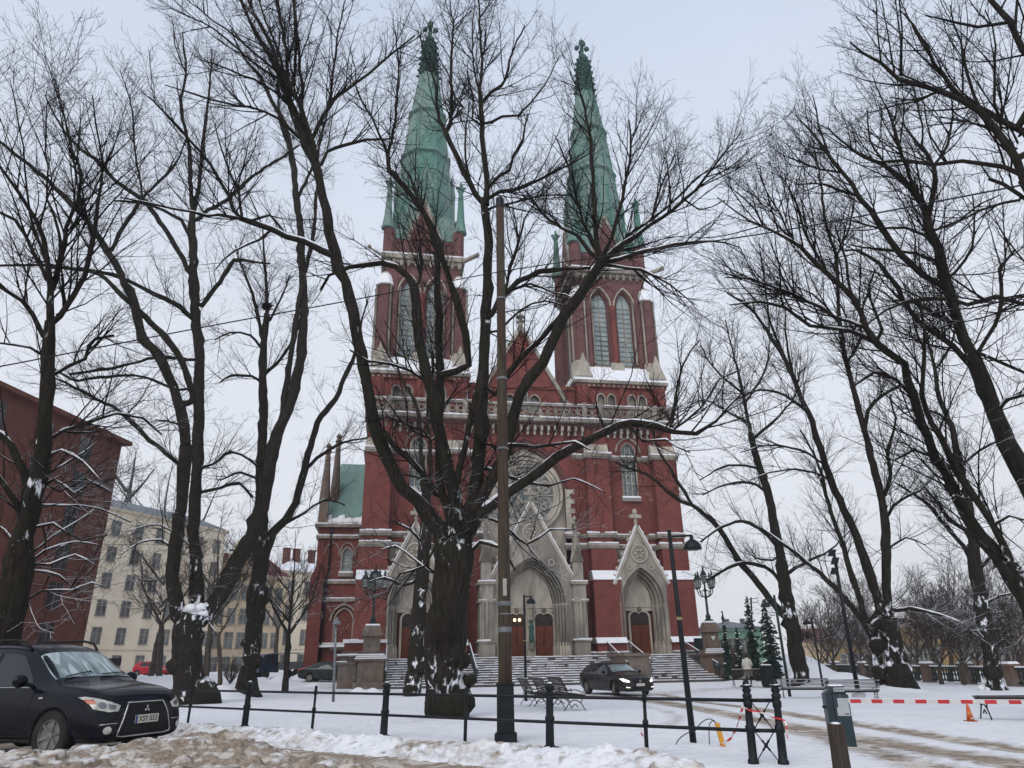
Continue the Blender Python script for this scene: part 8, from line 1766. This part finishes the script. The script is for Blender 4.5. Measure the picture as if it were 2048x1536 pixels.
# --- black crossover in the foreground
SUV = dict(st=[(-2.12, 0.50, 0.95, 1.02, 0.70, 0.72, 0.60), (-2.06, 0.32, 0.98, 1.30, 0.84, 0.84, 0.60), (-1.75, 0.24, 1.00, 1.55, 0.88, 0.88, 0.60), (-1.2, 0.22, 0.99, 1.655, 0.885, 0.885, 0.63), (-0.4, 0.22, 0.97, 1.665, 0.885, 0.885, 0.65), (0.15, 0.22, 0.96, 1.625, 0.885, 0.885, 0.64), (0.48, 0.22, 0.965, 1.475, 0.885, 0.88, 0.62),
    (0.95, 0.22, 0.97, 1.14, 0.885, 0.875, 0.66), (1.12, 0.22, 0.955, 1.05, 0.885, 0.87, 0.74), (1.5, 0.22, 0.915, 1.015, 0.885, 0.865, 0.72), (1.85, 0.22, 0.85, 0.965, 0.87, 0.84, 0.68), (2.04, 0.22, 0.76, 0.89, 0.82, 0.78, 0.62), (2.15, 0.26, 0.62, 0.74, 0.72, 0.68, 0.55), (2.18, 0.34, 0.5, 0.56, 0.62, 0.58, 0.5)],
    wr=0.345, ax=(1.28, -1.34), tw=0.775, knobs=True, spokes=6, tyre_w=0.225, lip=0.105, steer=0.0, cat='car')
suv_paint = paint('blue_black_paint', (0.002, 0.003, 0.008), 0.25, 0.16, (0.02, 0.019, 0.02))
t, body, patch, line, proj = make_car('parked_car', 'large blue-black crossover parked in the left foreground behind dirty snow', SUV, suv_paint)
# windscreen (seen from above it reads as a trapezoid)
patch('windshield', [(0.40, -0.60), (0.40, 0.60), (0.97, 0.70), (1.0, 0.0), (0.97, -0.70)], 'top', 0.006, 'screen', rings=5)
for y0 in (-0.55, 0.10):
    line('wiper', [(0.98, y0 + 0.0), (0.90, y0 + 0.52)], 'top', 0.03, 0.010, 'black_plastic')
for v in ('left', 'right'):
    fw = patch('side_window', [(-0.30, 1.03), (0.66, 1.03), (0.56, 1.13), (0.16, 1.46), (-0.02, 1.50), (-0.30, 1.51)], v, 0.005, 'tint')
    rw2 = patch('side_window', [(-1.22, 1.04), (-0.40, 1.03), (-0.40, 1.51), (-0.98, 1.51)], v, 0.005, 'tint')
    patch('side_window', [(-1.72, 1.12), (-1.30, 1.05), (-1.08, 1.50), (-1.42, 1.48)], v, 0.005, 'tint')
    line('chrome_strip', [(0.64, 1.0), (-1.62, 1.02)], v, 0.006, 0.010, 'chrome')
    line('door_seam', [(0.78, 0.98), (0.72, 0.5), (0.62, 0.32), (-0.38, 0.32), (-0.36, 1.5)], v, 0.0, 0.006, 'black_plastic')
    line('door_seam', [(-0.38, 0.32), (-0.95, 0.34), (-1.25, 0.8), (-1.25, 1.0)], v, 0.0, 0.006, 'black_plastic')
    line('sill_trim', [(0.95, 0.27), (-0.95, 0.27)], v, 0.012, 0.035, 'black_plastic')
    h = MB(); y = 0.9 if v == 'left' else -0.9; h.tube([(0.0, y, 0.86), (-0.02, y * 1.02, 0.865), (-0.2, y * 1.02, 0.865), (-0.22, y, 0.86)], 0.014, 6); h.build('door_handle', suv_paint, t)
    patch('marker_lamp', [(0.92, 0.845), (1.0, 0.85), (1.0, 0.87), (0.92, 0.868)], v, 0.008, 'lens', rings=2, seg=0.03)
    s_ = 1 if v == 'left' else -1
    mr = MB(); mr.blob((0.62, s_ * 1.02, 1.10), (0.085, 0.115, 0.095), 3, 14, 0.03); mo = mr.build('wing_mirror', suv_paint, t, True); mr = MB(); mr.tube([(0.66, s_ * 0.84, 1.03), (0.63, s_ * 0.95, 1.07)], 0.03, 8); mr.build('mirror_arm', 'black_plastic', mo)
    rr_ = MB(); rr_.tube([(0.18, s_ * 0.60, 1.56), (0.05, s_ * 0.615, 1.67), (-0.2, s_ * 0.63, 1.715), (-1.2, s_ * 0.615, 1.72), (-1.55, s_ * 0.6, 1.66), (-1.62, s_ * 0.6, 1.56)], 0.02, 8); rr_.build('roof_rail', 'black_plastic', t, True)
    # headlamp: swept back wedge in front view, plus its side piece
    hl = patch('headlight', [(s_ * 0.47, 0.735), (s_ * 0.52, 0.66), (s_ * 0.66, 0.655), (s_ * 0.80, 0.70), (s_ * 0.835, 0.86), (s_ * 0.80, 0.868)], 'front', 0.010, 'lens', rings=4, seg=0.04)
    patch('indicator', [(s_ * 0.765, 0.765), (s_ * 0.82, 0.77), (s_ * 0.828, 0.83), (s_ * 0.775, 0.822)], 'front', 0.017, 'orange_lens', hl, rings=2, seg=0.03)
    patch('projector', [(s_ * (0.715 + 0.045 * cos(a)), 0.745 + 0.045 * sin(a)) for a in linsp(0, 5.8, 12)], 'front', 0.018, 'lens_inner', hl, rings=2, seg=0.05)
    patch('reflector', [(s_ * 0.54, 0.735), (s_ * 0.56, 0.69), (s_ * 0.64, 0.69), (s_ * 0.65, 0.76)], 'front', 0.016, 'lens_inner', hl, rings=2, seg=0.05)
    fg = patch('fog_lamp', [(s_ * (0.66 + 0.055 * cos(a)), 0.415 + 0.05 * sin(a)) for a in linsp(0, 5.8, 12)], 'front', 0.014, 'lens', rings=2, seg=0.05)
    line('fog_trim', [(s_ * 0.5, 0.50), (s_ * 0.62, 0.5), (s_ * 0.76, 0.49)], 'front', 0.01, 0.008, 'chrome')
GR = [(-0.33, 0.765), (0.33, 0.765), (0.40, 0.62), (0.50, 0.335), (0.40, 0.315), (-0.40, 0.315), (-0.50, 0.335), (-0.40, 0.62)]
gr = patch('grille', GR, 'front', 0.006, 'black_plastic', rings=5)
line('chrome_surround', GR, 'front', 0.012, 0.013, 'chrome', gr, close=True)
patch('bumper_bar', [(-0.42, 0.60), (0.42, 0.60), (0.45, 0.46), (-0.45, 0.46)], 'front', 0.012, suv_paint, gr)
h, nn = proj((0, 0.53), 'front'); PX = h.x + 0.03
pl_ = MB(); pl_.box(PX - 0.012, PX, -0.221, 0.221, 0.475, 0.590); po = pl_.build('number_plate', 'plate', t, bevel=0.004)
pl_ = MB(); pl_.box(PX + 0.0003, PX + 0.002, -0.221, -0.178, 0.477, 0.588); pl_.build('country_band', 'plate_blue', po)
TV, TF = text_mesh('XSY·553', 0.098); tx = MB(); tx.add(TV, TF); tx.xf(Matrix.Translation((PX + 0.002, 0.02, 0.531)) @ Matrix(((0, 0, 1, 0), (1, 0, 0, 0), (0, 1, 0, 0), (0, 0, 0, 1))) @ Matrix.Diagonal((1.0, 1.12, 1, 1))); tx.build('registration', 'ink', po)
h, nn = proj((0, 0.685), 'front'); em = MB()
for k in range(3):
    a = pi / 2 + k * 2 * pi / 3; c1 = Vector((cos(a), sin(a))) * 0.058; u = Vector((-sin(a), cos(a))) * 0.019
    q = [Vector((0, 0)), c1 * 0.5 - u, c1, c1 * 0.5 + u]; X0 = h.x + 0.025; em.add([(X0, p.x, 0.672 + p.y) for p in q] + [(X0 - 0.008, p.x, 0.672 + p.y) for p in q], [(0, 1, 2, 3), (0, 4, 5, 1), (1, 5, 6, 2), (2, 6, 7, 3), (3, 7, 4, 0)])
em.build('emblem', 'chrome', gr)
SUV_H = radians(-20.5); wp_ = Vector(at(110, 1471, 14.4)); off = Matrix.Rotation(SUV_H, 4, 'Z') @ Vector((1.28 * 1.07, -0.775 * 1.07, 0)); t.scale = (1.07, 1.07, 1.07); t.location = (wp_.x - off.x, wp_.y - off.y, wp_.z - 0.37); t.rotation_euler = (0, 0, SUV_H)
# --- dark estate car driving past the steps
WAG = dict(st=[(-2.33, 0.45, 0.85, 0.9, 0.68, 0.70, 0.6), (-2.27, 0.28, 0.92, 1.1, 0.84, 0.85, 0.62), (-1.9, 0.2, 0.94, 1.36, 0.9, 0.9, 0.6), (-1.2, 0.18, 0.93, 1.45, 0.91, 0.91, 0.60), (-0.4, 0.18, 0.91, 1.475, 0.91, 0.91, 0.62), (0.1, 0.18, 0.90, 1.45, 0.91, 0.91, 0.62), (0.5, 0.18, 0.90, 1.28, 0.91, 0.90, 0.62),
    (1.0, 0.18, 0.89, 1.01, 0.91, 0.89, 0.70), (1.3, 0.18, 0.86, 0.95, 0.91, 0.88, 0.72), (1.8, 0.18, 0.80, 0.89, 0.90, 0.86, 0.70), (2.1, 0.18, 0.72, 0.81, 0.84, 0.80, 0.64), (2.26, 0.22, 0.58, 0.68, 0.72, 0.68, 0.55), (2.31, 0.32, 0.46, 0.52, 0.6, 0.56, 0.48)],
    wr=0.33, ax=(1.38, -1.40), tw=0.79, spokes=5, tyre_w=0.22, steer=radians(-14), lip=0.1)
def std_parts(t, body, patch, line, sp, pm, lights='lens', screen='screen2', plate=True, rear=False):
    hb = sp.get('belt', 0.96); rx = sp.get('rx', -2.0)
    patch('windshield', [(sp.get('wx0', 0.35), -0.56), (sp.get('wx0', 0.35), 0.56), (sp.get('wx1', 0.98), 0.66), (sp.get('wx1', 0.98), -0.66)], 'top', 0.006, screen, rings=4)
    for v in ('left', 'right'):
        for ol in sp['wins']: patch('side_window', ol, v, 0.006, 'tint', rings=3, seg=0.1)
        s_ = 1 if v == 'left' else -1
        hl = patch('headlight', [(s_ * y, z) for y, z in sp['hl']], 'front', 0.012, lights, rings=3, seg=0.05)
        patch('tail_lamp', [(s_ * 0.62, 0.75), (s_ * 0.8, 0.75), (s_ * 0.8, 0.98), (s_ * 0.66, 0.98)], 'rear', 0.012, 'red_lens', rings=3, seg=0.05)
        line('window_trim', [(0.72, hb), (rx + 0.3, hb + 0.03)], v, 0.006, 0.009, 'chrome')
        line('door_seam', [(0.75, hb), (0.7, 0.4), (-0.35, 0.32), (-0.35, hb)], v, 0, 0.006, 'black_plastic')
        mr = MB(); mr.blob((0.66, s_ * 1.0, hb + 0.08), (0.08, 0.11, 0.075), 3, 10, 0.03); mr.build('wing_mirror', pm, t, True)
    patch('grille', sp['gr'], 'front', 0.008, 'black_plastic', rings=3); patch('air_intake', [(-0.5, 0.3), (0.5, 0.3), (0.46, 0.4), (-0.46, 0.4)], 'front', 0.008, 'black_plastic', rings=3)
wp2 = paint('dark_metallic', (0.010, 0.010, 0.012), 0.2, 0.5)
t2, b2_, patch, line, proj = make_car('driving_car', 'dark estate car with lit headlights turning before the church steps', WAG, wp2)
W_sp = dict(hl=[(0.52, 0.64), (0.56, 0.58), (0.78, 0.62), (0.84, 0.74), (0.74, 0.75)], gr=[(-0.38, 0.72), (0.38, 0.72), (0.34, 0.52), (-0.34, 0.52)], wins=[[(-0.28, 0.99), (0.72, 0.97), (0.2, 1.34), (-0.28, 1.38)], [(-1.15, 1.0), (-0.36, 0.99), (-0.36, 1.38), (-1.0, 1.36)], [(-1.85, 1.06), (-1.23, 1.01), (-1.1, 1.35), (-1.5, 1.31)]], belt=0.95)
std_parts(t2, b2_, patch, line, W_sp, wp2, lights='beam')
patch('running_lamp', [(-0.72, 0.37), (-0.55, 0.36), (-0.55, 0.39), (-0.72, 0.41)], 'front', 0.014, 'beam', rings=2); patch('running_lamp', [(0.72, 0.37), (0.55, 0.36), (0.55, 0.39), (0.72, 0.41)], 'front', 0.014, 'beam', rings=2)
h, nn = proj((0, 0.45), 'front'); m = MB(); m.box(h.x + 0.01, h.x + 0.025, -0.22, 0.22, 0.43, 0.54); m.build('number_plate', 'plate', t2)
h, nn = proj((0, 0.62), 'front'); m = MB(); ring(m, 0, 0, 0.045, 0.06, -0.005, 0.005, 16); m.bar((-0.05, 0, -0.05), (0.05, 0, 0.05), 0.014); m.xf(Matrix.Translation((h.x + 0.03, 0, 0.63)) @ Matrix.Rotation(pi / 2, 4, 'Z')); m.build('emblem', 'chrome', t2)
p = Vector(at(1232, 1378, 37.5)); t2.location = (p.x, p.y, gz(p.x, p.y)); t2.rotation_euler = (0, 0, radians(-68))
# --- dark saloon by the transept
SED = dict(st=[(-2.35, 0.45, 0.8, 0.86, 0.66, 0.68, 0.6), (-2.28, 0.26, 0.9, 1.0, 0.82, 0.83, 0.66), (-1.75, 0.2, 0.93, 1.06, 0.88, 0.88, 0.68), (-1.45, 0.18, 0.93, 1.16, 0.89, 0.89, 0.60), (-0.9, 0.18, 0.92, 1.40, 0.9, 0.9, 0.58), (-0.3, 0.18, 0.91, 1.46, 0.9, 0.9, 0.6), (0.2, 0.18, 0.9, 1.42, 0.9, 0.9, 0.6), (0.6, 0.18, 0.9, 1.22, 0.9, 0.89, 0.62),
    (1.0, 0.18, 0.89, 1.0, 0.9, 0.88, 0.70), (1.35, 0.18, 0.85, 0.93, 0.9, 0.87, 0.7), (1.85, 0.18, 0.78, 0.86, 0.88, 0.83, 0.66), (2.15, 0.2, 0.68, 0.76, 0.78, 0.74, 0.58), (2.25, 0.3, 0.5, 0.56, 0.62, 0.58, 0.5)], wr=0.32, ax=(1.35, -1.35), tw=0.78, spokes=8, tyre_w=0.21, lip=0.1)
sp3 = paint('green_black_paint', (0.008, 0.016, 0.018), 0.2, 0.4)
t3, b3_, patch, line, proj = make_car('saloon_car', 'dark green-black saloon parked beside the transept, nose to the right', SED, sp3)
S_sp = dict(hl=[(0.5, 0.62), (0.6, 0.55), (0.8, 0.6), (0.84, 0.7), (0.7, 0.71)], gr=[(-0.35, 0.66), (0.35, 0.66), (0.3, 0.5), (-0.3, 0.5)], wins=[[(-0.32, 0.98), (0.72, 0.97), (0.3, 1.28), (-0.32, 1.36)], [(-1.35, 1.0), (-0.4, 0.99), (-0.4, 1.36), (-0.9, 1.30)]], belt=0.95)
std_parts(t3, b3_, patch, line, S_sp, sp3)
p = Vector(at(660, 1360, 60)); t3.location = (p.x, p.y, gz(p.x, p.y)); t3.rotation_euler = (0, 0, radians(-3))
# --- red hatchback
HAT = dict(st=[(-1.95, 0.42, 0.85, 0.92, 0.68, 0.70, 0.6), (-1.9, 0.26, 0.93, 1.2, 0.84, 0.84, 0.6), (-1.55, 0.2, 0.95, 1.42, 0.87, 0.87, 0.56), (-0.9, 0.18, 0.93, 1.5, 0.87, 0.87, 0.58), (-0.2, 0.18, 0.92, 1.5, 0.87, 0.87, 0.6), (0.25, 0.18, 0.91, 1.42, 0.87, 0.87, 0.6), (0.7, 0.18, 0.91, 1.18, 0.87, 0.86, 0.62), (1.05, 0.18, 0.89, 1.0, 0.87, 0.85, 0.7), (1.5, 0.18, 0.82, 0.9, 0.86, 0.82, 0.66), (1.85, 0.2, 0.68, 0.78, 0.76, 0.72, 0.58), (1.95, 0.3, 0.5, 0.56, 0.6, 0.56, 0.48)], wr=0.31, ax=(1.22, -1.28), tw=0.76, spokes=5, tyre_w=0.2, lip=0.1)
rp = paint('red_paint', (0.42, 0.008, 0.022), 0.2, 0.25)
t4, b4_, patch, line, proj = make_car('hatchback_car', 'bright red hatchback parked before the cream building', HAT, rp)
H_sp = dict(hl=[(0.5, 0.68), (0.56, 0.6), (0.76, 0.64), (0.8, 0.76), (0.7, 0.77)], gr=[(-0.4, 0.6), (0.4, 0.6), (0.36, 0.42), (-0.36, 0.42)], wins=[[(-0.25, 0.98), (0.75, 0.97), (0.3, 1.32), (-0.25, 1.42)], [(-1.2, 1.05), (-0.33, 0.99), (-0.33, 1.42), (-1.0, 1.40)]], belt=0.95, rx=-1.6)
std_parts(t4, b4_, patch, line, H_sp, rp, screen='tint')
p = Vector(at(304, 1352, 92)); t4.location = (p.x, p.y, gz(p.x, p.y) - 0.1); t4.rotation_euler = (0, 0, radians(-8))
t5 = dup(t3, (0, 0, 0), radians(5), 'black car half hidden behind the three-stemmed linden, right of the red one'); t5.name = 'black_car'
p = Vector(at(366, 1350, 95)); t5.location = (p.x, p.y, gz(p.x, p.y))
t6 = dup(t3, (0, 0, 0), radians(2), 'dark car mostly hidden behind the left pedestal and the saloon'); t6.name = 'hidden_car'; p = Vector(at(690, 1350, 62.5)); t6.location = (p.x, p.y, gz(p.x, p.y))
# --- small blue flatbed truck
p = Vector(at(522, 1352, 66)); p.z = gz(p.x, p.y); tk = thing('flatbed_truck', 'small dark blue flatbed truck behind the nest linden', 'truck', p, radians(222))
bp_ = paint('blue_paint', (0.015, 0.03, 0.055), 0.3, 0.4)
m = MB(); m.prism([(-1.0, 0.5), (0.55, 0.5), (0.62, 0.9), (0.5, 1.1), (0.2, 1.85), (-0.1, 1.95), (-1.0, 1.95)], -0.85, 0.85); cb2 = m.build('cab', bp_, tk, bevel=0.06)
for y in (-0.862, 0.852): m = MB(); m.prism([(-0.75, 1.15), (0.3, 1.15), (0.05, 1.8), (-0.75, 1.8)], y, y + 0.01); m.build('side_window', 'tint', cb2)
m = MB(); m.obox((0.39, 0, 1.48), (-0.14, 0, 0.33), (0, 0.72, 0), (0.02, 0, 0.008)); m.build('windshield', 'screen2', cb2)
m = MB(); m.box(-3.6, -1.05, -0.9, 0.9, 0.72, 0.8); 
for y in (-0.9, 0.87): m.box(-3.6, -1.05, y, y + 0.03, 0.8, 1.3)
for x in (-3.6, -1.3): m.box(x, x + 0.04, -0.87, 0.87, 0.8, 1.3)
for x in (-3.5, -1.15):
    for y in (-0.85, 0.8): m.box(x, x + 0.05, y, y + 0.05, 1.3, 1.95)
m.box(-3.5, -1.1, -0.85, 0.85, 1.95, 2.0); m.build('flatbed', 'slate', tk)
for x in (0.0, -2.7):
    for y in (-0.75, 0.75): m = MB(); m.lathe([(0.2, -0.1), (0.34, -0.1), (0.36, -0.06), (0.36, 0.06), (0.34, 0.1), (0.2, 0.1)], (0, 0, 0), 20); m.xf(Matrix.Translation((x, y, 0.36)) @ Matrix.Rotation(pi / 2, 4, 'X')); m.build('wheel', 'tyre', tk)
# ------------------------------------------------------------------ thin winter haze
hz = MB(); hz.box(-460, 460, -80, 610, -9, 77); hm = bpy.data.materials.new('haze_air'); hm.use_nodes = True; nt = hm.node_tree; nt.nodes.clear()
ho = nt.nodes.new('ShaderNodeOutputMaterial'); pv = nt.nodes.new('ShaderNodeVolumePrincipled'); pv.inputs['Color'].default_value = (0.86, 0.88, 0.93, 1); pv.inputs['Density'].default_value = 0.0006; pv.inputs['Anisotropy'].default_value = 0.1
nt.links.new(pv.outputs[0], ho.inputs['Volume']); o = hz.build('haze', hm); struct(o, 'stuff'); o.display_type = 'WIRE'
